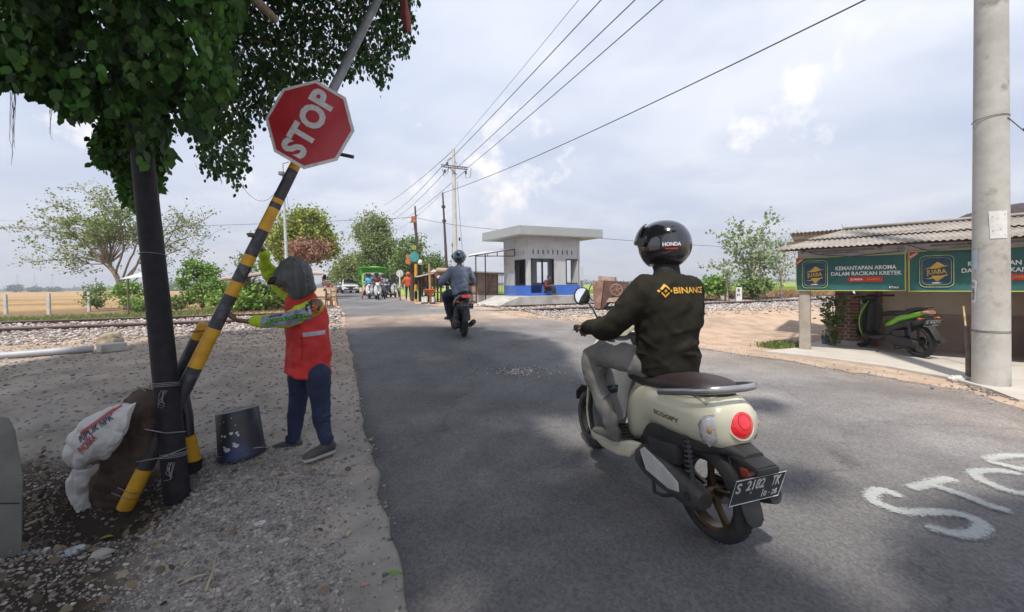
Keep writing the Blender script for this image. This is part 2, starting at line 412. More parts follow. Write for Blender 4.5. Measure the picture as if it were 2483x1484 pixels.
def graded(lo, hi, step, far, k=1.13):
    a = list(np.arange(lo, hi+1e-6, step)); st = step; v = hi
    while v < far: st *= k; v += st; a.append(v)
    st = step; v = lo; pre = []
    while v > -far: st *= k; v -= st; pre.append(v)
    return np.array(pre[::-1]+a)
gx = graded(-13, 12, .125, 1080); gy = graded(.4, 20, .125, 1080)
gy = gy[gy > -60]
nx, ny = len(gx), len(gy)
V = np.empty((ny, nx, 3)); C_ = np.ones((ny, nx, 4))
for j, y in enumerate(gy):
    for i, x in enumerate(gx):
        V[j, i] = (x, y, Zg(x, y)); C_[j, i, :3] = gcol(x, y)
idx = np.arange(nx*ny).reshape(ny, nx)
Q = np.stack([idx[:-1, :-1], idx[:-1, 1:], idx[1:, 1:], idx[1:, :-1]], -1).reshape(-1, 4)
go = np_mesh('ground', V.reshape(-1, 3), Q, mg, smooth=True); go['kind'] = 'structure'
ca = go.data.color_attributes.new('gcol', 'FLOAT_COLOR', 'POINT'); ca.data.foreach_set('color', C_.astype(np.float32).ravel())

# road: left and right edge found on the ground, rows between them
LE = [(990, 1484), (966, 1380), (938, 1250), (905, 1100), (878, 1010), (862, 900), (846, 830), (838, 800), (836, 760), (822, 742), (811, 725), (807, 712)]
RE = [(2482, 990), (2330, 950), (2200, 925), (2000, 893), (1850, 868), (1700, 845), (1440, 790), (1250, 766), (1160, 752), (1058, 742), (1006, 736), (973, 725)]
def edge(pts, tail):
    q = sorted([(AX.dot(G(*p)), AP.dot(G(*p))) for p in pts]); return [a for a, b in q]+[160], [b for a, b in q]+[tail]
LA, LT = edge(LE, .3); RA, RTt = edge(RE, 4.2)
def ledge(a): return np.interp(a, LA, LT)
def redge(a): return np.interp(a, RA, RTt)
av = list(np.arange(-7, 24, .16)); v = 24; st = .2
while v < 150: av.append(v); st *= 1.12; v += st
mb = MB(); rc = []
NC = 36
for a in av:
    l, r = ledge(a), redge(a); l += .05*noise.noise(Vector((a*1.7, 0, 0)))+.035*noise.noise(Vector((a*6, 0, 4))); r += .22*noise.noise(Vector((a*1.1, 3, 0)))+.1*noise.noise(Vector((a*4, 3, 0)))
    row = []
    for k in range(-1, NC+2):
        f = min(1, max(0, k/NC)); t = l+(r-l)*f; p = AX*a + AP*t
        zz = Zbase(p.x, p.y) + .022*(1-abs(f-.5)*2*.3)
        zz += .012*noise.noise(Vector((p.x*.8, p.y*.8, 7))) if 0 <= k <= NC else -.11
        if k < 0: p = p - AP*.015
        if k > NC: p = p + AP*.05
        if 0 <= k <= NC: zz = max(zz, Zbase(p.x, p.y)+.012)
        row.append(Vector((p.x, p.y, zz)))
        s = sdist(p.x, p.y); n1 = noise.noise(Vector((p.x*.8, p.y*.8, 2))); n2 = noise.noise(Vector((p.x*3, p.y*3, 2)))
        c = lerp3((.160, .153, .151), (.225, .214, .206), ss(.25, .75, f+.1*n1))  # left lane darker: tree shade deepened in the asphalt colour
        dust = ss(-4.6, -2.2, s+.8*n1)*(1-ss(-1.2, -.1, s))*.75 + ss(5.0, 7.3, t-(r-7) if a < 9 else t)*.0
        ed = (1-ss(0, .16, f+.05*n2))*.0 + ss(.72, 1.0, f+.12*n1)*.55
        c = lerp3(c, (.46, .345, .26), min(1, max(dust, ed)))
        c = lerp3(c, (.27, .25, .235), .5*ss(.35, .6, f+.2*n1)*(1-ss(-6, -4, s)))
        if s > 3.4: c = lerp3(c, (.19, .185, .19), .8)
        rc.append((*c, 1))
    mb.v += row
n = NC+3
mb.f = [(i*n+j, i*n+j+1, (i+1)*n+j+1, (i+1)*n+j) for i in range(len(av)-1) for j in range(n-1)]; mb.mi = [0]*len(mb.f)
mr = M('asphalt', (1, 1, 1), (.78, .78, .80), scale=1.1, rough=.88, bump=.9, bscale=110, attr='rcol', spec=.25)
ntr = mr.node_tree; nr_ = ntr.nodes     # fine aggregate grain and worn pale specks
tcx = nr_.new('ShaderNodeTexCoord'); vo = nr_.new('ShaderNodeTexVoronoi'); vo.inputs['Scale'].default_value = 75; ntr.links.new(tcx.outputs['Object'], vo.inputs['Vector'])
mr2 = nr_.new('ShaderNodeMapRange'); mr2.inputs[1].default_value = 0; mr2.inputs[2].default_value = 1; mr2.inputs[3].default_value = .72; mr2.inputs[4].default_value = 1.32
ntr.links.new(vo.outputs['Color'], mr2.inputs[0]); bs = nr_['Principled BSDF']; src = bs.inputs['Base Color'].links[0].from_socket
mxx = nr_.new('ShaderNodeMix'); mxx.data_type = 'RGBA'; mxx.blend_type = 'MULTIPLY'; mxx.inputs[0].default_value = 1; ntr.links.new(src, mxx.inputs[6]); ntr.links.new(mr2.outputs[0], mxx.inputs[7]); ntr.links.new(mxx.outputs[2], bs.inputs['Base Color'])
# cracks and darker tar patches that belong to the surface
nd = nr_.new('ShaderNodeTexNoise'); nd.inputs['Scale'].default_value = 1.6; nd.inputs['Detail'].default_value = 6; ntr.links.new(tcx.outputs['Object'], nd.inputs['Vector'])
va = nr_.new('ShaderNodeVectorMath'); va.operation = 'MULTIPLY_ADD'; va.inputs[1].default_value = (1.1, 1.1, 0); ntr.links.new(nd.outputs['Color'], va.inputs[0]); ntr.links.new(tcx.outputs['Object'], va.inputs[2])
vc = nr_.new('ShaderNodeTexVoronoi'); vc.feature = 'DISTANCE_TO_EDGE'; vc.inputs['Scale'].default_value = .42; ntr.links.new(va.outputs[0], vc.inputs['Vector'])
cr_ = nr_.new('ShaderNodeMapRange'); cr_.inputs[1].default_value = .0; cr_.inputs[2].default_value = .007; cr_.inputs[3].default_value = .74; cr_.inputs[4].default_value = 1; ntr.links.new(vc.outputs['Distance'], cr_.inputs[0])
npz = nr_.new('ShaderNodeTexNoise'); npz.inputs['Scale'].default_value = .5; npz.inputs['Detail'].default_value = 5; npz.inputs['Roughness'].default_value = .65; ntr.links.new(tcx.outputs['Object'], npz.inputs['Vector'])
pz = nr_.new('ShaderNodeMapRange'); pz.inputs[1].default_value = .38; pz.inputs[2].default_value = .62; pz.inputs[3].default_value = .78; pz.inputs[4].default_value = 1.12; ntr.links.new(npz.outputs[0], pz.inputs[0])
mm_ = nr_.new('ShaderNodeMath'); mm_.operation = 'MULTIPLY'; ntr.links.new(cr_.outputs[0], mm_.inputs[0]); ntr.links.new(pz.outputs[0], mm_.inputs[1])
mx3 = nr_.new('ShaderNodeMix'); mx3.data_type = 'RGBA'; mx3.blend_type = 'MULTIPLY'; mx3.inputs[0].default_value = 1; ntr.links.new(mxx.outputs[2], mx3.inputs[6]); ntr.links.new(mm_.outputs[0], mx3.inputs[7]); ntr.links.new(mx3.outputs[2], bs.inputs['Base Color'])
ro = mb.build('road', mr, smooth='all', fix=False); ro['kind'] = 'structure'
ca = ro.data.color_attributes.new('rcol', 'FLOAT_COLOR', 'POINT'); ca.data.foreach_set('color', np.array(rc, np.float32).ravel())
def on_road(x, y, m=0.0):
    p = Vector((x, y, 0)); a = AX.dot(p); t = AP.dot(p); return ledge(a)+m < t < redge(a)-m
def Zr(x, y): return (Zbase(x, y)+.02) if on_road(x, y) else Zg(x, y)

# painted letters sprayed on the asphalt (STOP): soft strokes
spray = bpy.data.materials.new('spray_paint'); spray.use_nodes = True; t_ = spray.node_tree; n_ = t_.nodes; b_ = n_['Principled BSDF']
b_.inputs['Base Color'].default_value = (.62, .64, .60, 1); b_.inputs['Roughness'].default_value = .8
uvn = n_.new('ShaderNodeAttribute'); uvn.attribute_name = 'soft'; nn = n_.new('ShaderNodeTexNoise'); nn.inputs['Scale'].default_value = 55; nn.inputs['Detail'].default_value = 8
tcn = n_.new('ShaderNodeTexCoord'); t_.links.new(tcn.outputs['Object'], nn.inputs['Vector'])
ad = n_.new('ShaderNodeMath'); ad.operation = 'MULTIPLY_ADD'; ad.inputs[1].default_value = 2.0; ad.inputs[2].default_value = -1.05; t_.links.new(nn.outputs[0], ad.inputs[0])
a2 = n_.new('ShaderNodeMath'); a2.operation = 'ADD'; t_.links.new(ad.outputs[0], a2.inputs[0]); t_.links.new(uvn.outputs['Fac'], a2.inputs[1])
m2 = n_.new('ShaderNodeMapRange'); m2.interpolation_type = 'SMOOTHSTEP'; m2.inputs[1].default_value = .12; m2.inputs[2].default_value = .85; m2.inputs[4].default_value = .50; t_.links.new(a2.outputs[0], m2.inputs[0])
tb = n_.new('ShaderNodeBsdfTransparent'); mxs = n_.new('ShaderNodeMixShader'); t_.links.new(m2.outputs[0], mxs.inputs[0]); t_.links.new(tb.outputs[0], mxs.inputs[1]); t_.links.new(b_.outputs[0], mxs.inputs[2]); t_.links.new(mxs.outputs[0], n_['Material Output'].inputs[0])
def gv(cx, cy): return G((2560+cx*.3409)*.80376, (1340+cy*.3409)*.80376, .03)    # read off the enlarged photograph
strokes = [[(470, 480), (370, 430), (270, 410), (205, 440), (215, 500), (330, 555), (480, 600), (700, 605), (900, 610), (1050, 640), (1160, 700), (1170, 760), (1080, 800), (960, 800), (820, 765), (660, 725)],
           [(520, 395), (650, 370), (800, 325), (950, 310)], [(720, 360), (860, 405), (1050, 470), (1250, 550), (1450, 600)],
           [(1560, 280), (1400, 250), (1230, 240), (1110, 255), (1150, 310), (1280, 370), (1420, 420), (1600, 450), (1750, 430), (1790, 370), (1700, 310), (1560, 280)],
           [(1190, 150), (1330, 180), (1500, 225), (1750, 290), (1950, 350)], [(1200, 148), (1330, 120), (1500, 112), (1750, 130), (1850, 180), (1740, 230), (1500, 222)]]
mb = MB(); soft = []
for k, stv in enumerate(strokes):
    pts = [gv(*p) for p in stv]; kk = crom([list(p) for p in pts], len(pts)*7); pts = [Vector(p) for p in kk]
    for i, p in enumerate(pts):
        t = (pts[min(i+1, len(pts)-1)]-pts[max(i-1, 0)]).normalized(); sd = Vector((-t.y, t.x, 0)); wd = .062
        en = min(1, min(i, len(pts)-1-i)/4)
        for q in (-1, -.5, 0, .5, 1):
            pp = p+sd*wd*q; mb.v.append((pp.x, pp.y, Zr(pp.x, pp.y)+.014+.0012*k)); soft.append((1-abs(q))**.8*1.15*(.25+.75*en))
    b0 = len(mb.v)-5*len(pts)
    mb.f += [(b0+i*5+j, b0+i*5+j+1, b0+(i+1)*5+j+1, b0+(i+1)*5+j) for i in range(len(pts)-1) for j in range(4)]
mb.mi = [0]*len(mb.f); po = mb.build('road_marking', spray, fix=False); po['kind'] = 'structure'
at = po.data.attributes.new('soft', 'FLOAT', 'POINT'); at.data.foreach_set('value', soft)

# railway: three long rails and a check rail, ballast
mrail = M('rail_steel', (.115, .062, .05), (.075, .042, .038), scale=3, rough=.75, bump=.3); mhead = M('rail_head', (.50, .46, .44), (.34, .28, .26), scale=2, rough=.35, metal=.7)
RZ = .505
trk = thing('railway_track', 'rusty steel railway line with check rail crossing the road on grey ballast', 'railway track', (0, 0, 0))
def rail(s0, part='rail'):
    a = RB + NN*s0; L0, L1 = -75, 120; prof = [(-.06, -.15), (.06, -.15), (.06, -.138), (.012, -.12), (.012, -.04), (.034, -.03), (.034, -.002), (-.034, -.002), (-.034, -.03), (-.012, -.04), (-.012, -.12), (-.06, -.138)]
    mb = MB(); p0 = a + DN*L0; p1 = a + DN*L1
    mb.rings([[Vector((p.x, p.y, RZ)) + NN*u + Vector((0, 0, v_)) for u, v_ in prof] for p in (p0, p1)])
    o = mb.build(part, [mrail, mhead], trk); mb2 = MB(); c = (p0+p1)/2
    ang = math.atan2(DN.y, DN.x); mb2.box((c.x, c.y, RZ), (L1-L0, .062, .006), (0, 0, ang)); mb2.build('rail_head', mhead, o)
for s0 in (0, 2.85): rail(s0)
rail(.26, 'check_rail')
def ballast_pts(n, s0, s1, a0, a1, zf, rng):
    out = []
    while len(out) < n:
        s = rng.uniform(s0, s1); a = rng.uniform(a0, a1); p = RB + NN*s + DN*a
        t = tdist(p.x, p.y)
        if .3 < t < 5.9 or on_road(p.x, p.y, -.1): continue
        if s < -1.2 and rng.uniform() < (-1.2-s)/2.6: continue
        if p.y < .3: continue
        out.append((p.x, p.y, max(Zg(p.x, p.y), 0)+zf(s)))
    return out
r1 = np.random.default_rng(3)
mbal = M('ballast_stone', (.46, .42, .39), (.30, .27, .255), scale=9, rough=.9, island=.45, spec=.2)
zf = lambda s: (.035 + .05*ss(-2.2, -.3, s))*r1.uniform(.2, 1)
P = ballast_pts(15000, -3.4, 4.2, -24, 2, zf, r1); bo = stones('ballast', P, r1.uniform(.022, .052, len(P)), mbal, rng=r1); tag(bo, 'grey crushed stone ballast under and beside the rails left of the road', 'ballast', kind='stuff')
P = ballast_pts(15000, -3.6, 3.4, -1, 24, zf, r1); bo = stones('ballast', P, r1.uniform(.025, .06, len(P)), mbal, rng=r1); tag(bo, 'grey crushed stone ballast banked against the rails right of the road', 'ballast', kind='stuff')

# rubble, gravel in the foreground
mst = M('rubble_stone', (.31, .28, .255), (.185, .167, .155), scale=14, rough=.9, island=.5, spec=.2)
def scatter(n, x0, x1, y0, y1, dens, rng):
    out = []
    while len(out) < n:
        x = rng.uniform(x0, x1); y = rng.uniform(y0, y1)
        if on_road(x, y, -.02) or rng.uniform() > dens(x, y): continue
        out.append((x, y, Zg(x, y)))
    return np.array(out)
def dn_(x, y):
    k = x-soil_line(y)+.15*noise.noise(Vector((x*2, y*2, 0))); d = .30 if k < -.05 else max(.09, 1-ss(.75, 1.15, k)); return d*(1.0 if y < 2.8 else max(.05, 1-ss(2.8, 3.6, y)))
P = scatter(36000, -3.9, .1, .9, 4.2, dn_, r1); sz = .004+.016*r1.power(.45, len(P))**1.0*r1.uniform(.2, 1, len(P))
tag(stones('gravel', P, sz, mst, rng=r1), 'loose grey gravel and rubble on the roadside in the foreground', 'gravel', kind='stuff')
P = scatter(9000, -11, 0, 3, 11, lambda x, y: .35, r1); tag(stones('pebbles', P, r1.uniform(.008, .026, len(P)), mst, rng=r1), 'scattered pebbles on the bare ground between road and rails', 'gravel', kind='stuff')
def onr(x, y): return True
P = []
while len(P) < 1700:
    a = r1.uniform(1.0, 15); side = r1.uniform() < .5
    t = redge(a) + abs(r1.normal(0, .6)) - .25 if side or a > 7 or r1.uniform() < .6 else ledge(a) + r1.uniform(-.10, .03)
    p = AX*a+AP*t; P.append((p.x, p.y, Zr(p.x, p.y)+.004))
tag(stones('roadside_grit', P, r1.uniform(.004, .016, len(P)), mst, rng=r1), 'small pale stones along the crumbling edges of the asphalt', 'gravel', kind='stuff')
# dead leaves on the rubble
P = scatter(620, -3.9, -.2, 1.0, 3.2, lambda x, y: 1 if x < soil_line(y) else (.12 if x < soil_line(y)+1 else .03), r1); P[:, 2] += .018
tag(leaves('fallen_leaves', P, .045, M('dead_leaf', (.20, .15, .10), (.09, .065, .045), scale=4, rough=.8, island=.5), rng=r1), 'dry brown fallen leaves lying among the rubble', 'fallen leaves', kind='stuff')
# a pothole patch of pale broken asphalt on the road is modelled as loose chips
c0 = G(1268, 905); P = [(c0.x+r1.normal(0, .24), c0.y+r1.normal(0, .10), 0) for _ in range(320)]; P = [(x, y, Zr(x, y)+.002) for x, y, _ in P]
tag(stones('pothole_chips', P, r1.uniform(.005, .018, len(P)), mbal, rng=r1), 'pale stone chips in a shallow pothole in the middle of the road', 'gravel', kind='stuff')

# grass tufts and the scrubby verge
def grass(name, pts, h, mat, label, rng, per=14, spread=.08):
    V = []; 
    for p in pts:
        for _ in range(per):
            b = np.array(p)+np.array((rng.normal(0, spread), rng.normal(0, spread), 0)); an = rng.uniform(0, 2*PI); w_ = .006+.004*rng.uniform(); hh = h*rng.uniform(.4, 1.1)
            d = np.array((math.cos(an), math.sin(an), 0)); q = np.array((-d[1], d[0], 0)); ln = d*hh*rng.uniform(.1, .6)
            V += [b-q*w_, b+q*w_, b+ln*.4+q*w_*.8+(0, 0, hh*.6), b+ln+(0, 0, hh)]
    V = np.array(V); tag(np_mesh(name, V, np.arange(len(V)).reshape(-1, 4), mat), label, 'grass', kind='stuff')
mgr = M('grass_green', (.13, .20, .05), (.26, .26, .09), scale=3, rough=.7, island=.4, trans=.25); mdry = M('grass_dry', (.42, .27, .14), (.34, .24, .12), scale=3, rough=.8, island=.4, trans=.2)
pp = [G(r1.uniform(2105, 2180)*.80376*1.0 if False else r1.uniform(1850, 1935), r1.uniform(836, 845)) for _ in range(90)]
grass('grass_tufts', pp, .12, mgr, 'patch of short green grass beside the concrete slab corner', r1)
def verge(n, a0, a1, s0, s1, rng):
    out = []
    for _ in range(n):
        p = RB + NN*rng.uniform(s0, s1) + DN*rng.uniform(a0, a1)
        if -1 < tdist(p.x, p.y) < 7: continue
        out.append((p.x, p.y, Zg(p.x, p.y)))
    return out
grass('verge_grass', verge(2600, -24, -3, 5.2, 9.5, r1), .28, mgr, 'low green grass in front of the fence posts left of the road', r1, per=10, spread=.14)
grass('dry_verge_grass', verge(1800, -24, -4, 3.9, 5.8, r1), .10, mdry, 'short dry straw grass between rails and fence posts', r1, per=10, spread=.14)
grass('dry_reed_grass', verge(2600, 7, 26, 4.0, 6.5, r1), .55, M('grass_russet', (.40, .22, .13), (.30, .2, .1), scale=3, rough=.8, island=.4), 'russet dry grass behind the rails on the right', r1, per=12, spread=.16)
grass('rice_field', verge(5200, 4, 60, 9, 36, r1), .5, M('rice_green', (.27, .38, .06), (.33, .42, .09), scale=1, rough=.7, island=.25, trans=.3), 'bright green rice field beyond the rails on the right', r1, per=9, spread=.3)
# ================================================================ trees and plants
mbark = M('bark', (.30, .24, .18), (.17, .13, .10), scale=9, rough=.9, bump=.6, bscale=30)
mbarkp = M('bark_pale', (.46, .40, .32), (.30, .25, .2), scale=7, rough=.9, bump=.5, bscale=30)
def leafmat(name, c, c2, isl=.4, tr=.3): return M(name, c, c2, scale=1.5, rough=.55, island=isl, trans=tr, spec=.35)
LG_YEL = leafmat('leaf_yellowgreen', (.36, .38, .07), (.17, .23, .045)); LG_MID = leafmat('leaf_midgreen', (.20, .29, .09), (.12, .20, .06)); LG_OLV = leafmat('leaf_olive', (.33, .32, .10), (.21, .23, .08)); LG_BAM = leafmat('leaf_bamboo', (.27, .33, .12), (.17, .22, .085))
LG_FRESH = leafmat('leaf_fresh', (.24, .38, .08), (.14, .26, .06)); LG_DARK = leafmat('leaf_dark', (.030, .072, .015), (.015, .045, .010), .5, .30); LG_GREY = leafmat('leaf_greygreen', (.30, .37, .20), (.19, .27, .12)); LG_RUST = leafmat('leaf_rust', (.36, .20, .13), (.26, .14, .09), .3, .1)
class Tree:
    def __init__(s, name, label, base, cat='tree', group=None):
        s.root = thing(name, label, cat, base, 0, group); s.b = Vector(base); s.mb = MB(); s.P = []; s.rng = np.random.default_rng(abs(hash(label)) % 1000 if False else len(label)*7+3)
    def limb(s, pts, r0, r1, n=7, wob=.0):
        k = crom([list(p) for p in pts], max(4, len(pts)*3)); q = [Vector(p)-s.b for p in k]
        if wob:
            for i in range(1, len(q)): q[i] += Vector(s.rng.normal(0, wob, 3))
        s.mb.tube(q, list(np.linspace(r0, r1, len(q))), n); return [v+s.b for v in q]
    def twigs(s, line, n, length, r, nleaf, spread, t0=.35, upb=.3, flat=1.0):
        for _ in range(n):
            f = s.rng.uniform(t0, 1)*(len(line)-1); i = min(int(f), len(line)-2); p = line[i].lerp(line[i+1], f-i)
            d = Vector(s.rng.normal(0, 1, 3)); d.z = d.z*flat+upb; d.normalize(); L = length*s.rng.uniform(.4, 1.15); mid = p+d*L*.5+Vector((0, 0, .06*L)); e = p+d*L
            s.mb.tube([p-s.b, mid-s.b, e-s.b], [r, r*.7, r*.35], 4, cap=False)
            for _ in range(nleaf):
                u = s.rng.uniform(.25, 1.05); q = p.lerp(e, u); s.P.append(q + Vector(s.rng.normal(0, spread, 3)))
    def blob(s, c, r, n, clus=None, cs=None, fork=None, lr=.03, hollow=.35):
        """leaf clumps through an ellipsoid, each on a limb from the fork"""
        clus = clus or max(8, n//60); cs = cs or min(r)*.22
        for _ in range(clus):
            d = Vector(s.rng.normal(0, 1, 3)).normalized(); k = s.rng.uniform(hollow, 1)**.6; q = Vector((c[0]+d.x*r[0]*k, c[1]+d.y*r[1]*k, c[2]+d.z*r[2]*k))
            if fork is not None and s.rng.uniform() < .6:
                f = Vector(fork); m_ = f.lerp(q, .5)+Vector(s.rng.normal(0, .08*min(r), 3)); s.mb.tube([f-s.b, m_-s.b, q-s.b], [lr, lr*.6, lr*.2], 4, cap=False)
            g = cs*s.rng.uniform(.6, 1.4); m = int(n/clus*s.rng.uniform(.5, 1.5))
            s.P += [q+Vector(v) for v in s.rng.normal(0, g, (m, 3))*np.array((1, 1, .75))]
    def done(s, size, mat, bark=mbark, shape=QUADL, droop=0.0, var=.35, part='crown'):
        s.mb.build('trunk', bark, s.root, smooth='all', fix=False)
        P = np.array([tuple(p-s.b) for p in s.P]); leaves(part, P, size, mat, s.root, shape, droop, s.rng, var); return s.root
# --- wide sparse tree left behind the rails
D0 = 15.0
def L_(px, py, dd=0): return W(px, py, D0+dd)
b0 = G(312, 752); D0 = b0.y*1.0
t = Tree('spreading_tree', 'wide flat-topped tree with sparse yellowish leaves behind the rails and black pole', b0)
tr = [(308, 752), (300, 715), (285, 675), (270, 650)]
t.limb([L_(*p) for p in tr], .17, .11, 10)
main = [[(285, 675), (250, 638), (200, 625), (140, 628), (72, 636)], [(270, 650), (225, 610), (180, 572), (110, 558), (20, 552)], [(270, 650), (240, 580), (200, 530), (150, 500), (95, 510)], [(270, 650), (262, 560), (250, 500), (215, 470), (190, 455)],
        [(290, 690), (320, 620), (340, 560), (330, 500), (300, 470)], [(290, 690), (345, 630), (400, 600), (455, 575), (515, 572)], [(300, 700), (350, 610), (420, 560), (480, 540), (525, 512)], [(280, 670), (300, 590), (290, 530), (270, 490), (262, 470)], [(300, 700), (370, 640), (420, 560), (440, 520)],
        [(250, 640), (210, 640), (190, 650), (195, 665)], [(330, 640), (400, 620), (450, 600), (470, 620)], [(262, 600), (190, 560), (150, 540), (120, 530)]]
for i, pl in enumerate(main):
    dd = t.rng.uniform(-2.5, 2.5); ln = t.limb([L_(x, y, dd*k/(len(pl)-1)) for k, (x, y) in enumerate(pl)], .062 if i < 9 else .035, .010, 6, .03)
    t.twigs(ln, 32 if i < 9 else 20, 1.15, .010, 12, .13, .3, .15, .7)
for c, rr, n in (((235, 560), (60, 34), 2300), ((275, 545), (50, 50), 1500), ((200, 600), (45, 30), 700), ((130, 590), (40, 18), 300), ((320, 540), (50, 50), 700)):
    q = L_(*c); k = D0/950; t.blob(q, (rr[0]*k, 1.6, rr[1]*k), n, cs=.22, fork=L_(265, 640), lr=.03)
t.done(.115, LG_BAM, mbark)
# --- round yellow-green tree
def blobtree(name, label, px, py, D, r, n, size, mat, forkpy=None, lr=.05, trunk=.18, extra=(), cs=None, clus=None, group=None, base=None, ry=None, cat='tree', dark=None, hollow=.35, bark=mbark):
    k = D/950; c = W(px, py, D); bs = base or Vector((c.x, c.y, Zg(c.x, c.y))); t = Tree(name, label, bs, cat, group)
    fk = W(px, forkpy or (py+r[1]*.8), D); t.limb([bs, bs.lerp(fk, .5)+Vector((.08, 0, 0)), fk], trunk, trunk*.6, 8)
    t.blob(c, (r[0]*k, (ry or r[0])*k, r[1]*k), n, fork=fk, lr=lr, cs=cs, clus=clus, hollow=hollow)
    for (x, y, rx, rz, nn) in extra:
        cc = W(x, y, D+t.rng.uniform(-1, 1)); t.blob(cc, (rx*k, rx*k, rz*k), nn, fork=fk, lr=lr*.7, cs=cs, hollow=hollow)
    return t.done(size, mat, bark)
blobtree('round_tree', 'dense rounded yellow-green tree behind the lamp post and hooded worker', 735, 580, 30, (68, 58), 11000, .19, LG_YEL, 645, extra=((700, 610, 34, 30, 1800), (775, 600, 36, 36, 2200), (735, 535, 40, 22, 1500)), cs=.42, clus=110, trunk=.25)
blobtree('dry_shrub', 'rust-brown dried bush in front of the round yellow-green tree', 748, 608, 26, (42, 22), 2400, .14, LG_RUST, 640, extra=((725, 598, 20, 12, 500), (770, 600, 22, 14, 500)), cs=.25, clus=50, trunk=.08, cat='shrub')
gB = 'feathery roadside trees beyond the crossing'
blobtree('feathery_tree', 'tallest feathery bamboo-like tree behind the green truck', 912, 600, 40, (34, 66), 7500, .17, LG_BAM, 690, extra=((880, 560, 16, 32, 1500), (948, 600, 22, 46, 2300), (900, 528, 12, 16, 600), (925, 545, 16, 22, 900), (935, 665, 42, 34, 4200), (885, 640, 20, 40, 2200)), cs=.38, clus=150, hollow=.1, trunk=.2, group=gB)
blobtree('feathery_tree', 'low light-green tree left of the tallest feathery tree, above the queue of cars', 862, 650, 46, (40, 34), 6500, .21, LG_BAM, 695, extra=((835, 660, 18, 26, 1900), (900, 665, 30, 30, 2500)), cs=.42, clus=110, hollow=.1, trunk=.15, group=gB)
blobtree('feathery_tree', 'airy green tree behind the crossing signal and the thin leaning mast', 1030, 645, 34, (42, 32), 4600, .16, LG_MID, 690, extra=((990, 600, 24, 26, 900), (1058, 650, 20, 26, 1500), (1012, 592, 16, 18, 500), (975, 650, 26, 44, 3200), (1030, 680, 50, 22, 2500)), hollow=.1, cs=.36, clus=80, trunk=.14, group=gB)
blobtree('feathery_tree', 'dim green tree at the far left end of the roadside row', 830, 672, 60, (22, 22), 2600, .28, LG_MID, 695, cs=.5, clus=40, trunk=.15, group=gB)
# --- right-hand saplings beyond the rails
def sapling(name, label, px, pb, D, stems, nl, size, mat, tw=.7, cat='tree', group=None, ntw=22, spread=.07, nleaf=10, r0=.05):
    b = W(px, pb, D); b.z = Zg(b.x, b.y); t = Tree(name, label, b, cat, group)
    for st in stems:
        ln = t.limb([b] + [W(x, y, D+t.rng.uniform(-.6, .6)) for x, y in st], r0, .01, 6, .02); t.twigs(ln, ntw, tw, .009, nleaf, spread, .22, .35, .8)
    return t.done(size, mat, mbarkp)
sapling('sapling', 'taller bushy young tree with leaning leafy stems beyond the rails, left of the shop', 1822, 715, 21, [[(1815, 660), (1800, 620), (1770, 600), (1745, 588)], [(1825, 650), (1835, 600), (1850, 560), (1868, 530)], [(1822, 640), (1820, 590), (1800, 560), (1790, 545)], [(1830, 660), (1855, 620), (1875, 590)], [(1815, 670), (1795, 650), (1780, 620)], [(1828, 660), (1840, 630), (1860, 640)]], 0, .17, LG_GREY, 1.0, ntw=24, nleaf=9, spread=.13, group='young trees right of the crossing')
sapling('sapling', 'thin grey see-through young tree touching the shop roof edge', 1893, 712, 21, [[(1890, 650), (1885, 600), (1878, 572)], [(1897, 660), (1905, 610), (1912, 575)], [(1895, 660), (1915, 640), (1930, 610)], [(1890, 670), (1880, 640), (1868, 610)]], 0, .10, LG_GREY, .8, ntw=22, nleaf=7, spread=.12, group='young trees right of the crossing', r0=.035)
sapling('sapling', 'small drooping young tree arching beside the black-jacketed rider', 1762, 715, 19, [[(1760, 680), (1752, 655), (1735, 645), (1712, 648)], [(1762, 675), (1770, 650), (1762, 640)]], 0, .13, LG_GREY, .5, ntw=12, nleaf=8, spread=.06, group='young trees right of the crossing', r0=.03)
blobtree('bush', 'bright green bush between the black-jacketed rider and the saplings', 1732, 692, 20, (26, 20), 1300, .15, LG_FRESH, 712, cs=.16, clus=40, trunk=.03, lr=.015, cat='shrub')
blobtree('bush', 'low green bush under the taller sapling right of the crossing', 1830, 695, 20.5, (36, 16), 1200, .14, LG_MID, 712, cs=.18, clus=45, trunk=.03, lr=.015, cat='shrub')
# --- left bushes
gL = 'bushes behind the rails left of the road'
def bush(label, px, py, r, n, size, mat, pb=752, extra=(), group=gL):
    b = G(px, pb); D = b.y*1.02; return blobtree('bush', label, px, py, D, r, n, size, mat, pb-6, base=b, cs=.16, clus=max(25, n//70), trunk=.03, lr=.014, cat='shrub', group=group, ry=min(r[0], 40), extra=extra)
bush('tall leafy green bush right of the black pole', 490, 697, (44, 38), 2400, .13, LG_FRESH, 755, ((465, 655, 14, 22, 700), (505, 660, 22, 22, 800), (530, 700, 22, 28, 700)))
bush('low grassy bush between black pole and leafy bush', 425, 730, (38, 22), 1600, .10, LG_MID, 757)
bush('broad low green bush behind the timber shelter', 620, 722, (66, 28), 2600, .12, LG_FRESH, 755, ((560, 735, 40, 22, 1400), (680, 725, 40, 30, 1500)))
bush('small dense bush left of the spreading tree trunk', 236, 716, (22, 26), 1300, .10, LG_MID, 756)
bush('green bush at the foot of the spreading tree', 315, 712, (32, 32), 1900, .11, LG_FRESH, 757, ((345, 735, 26, 18, 700),))
bush('straggly bush left of the lamp post', 600, 640, (24, 26), 420, .10, LG_MID, 752)
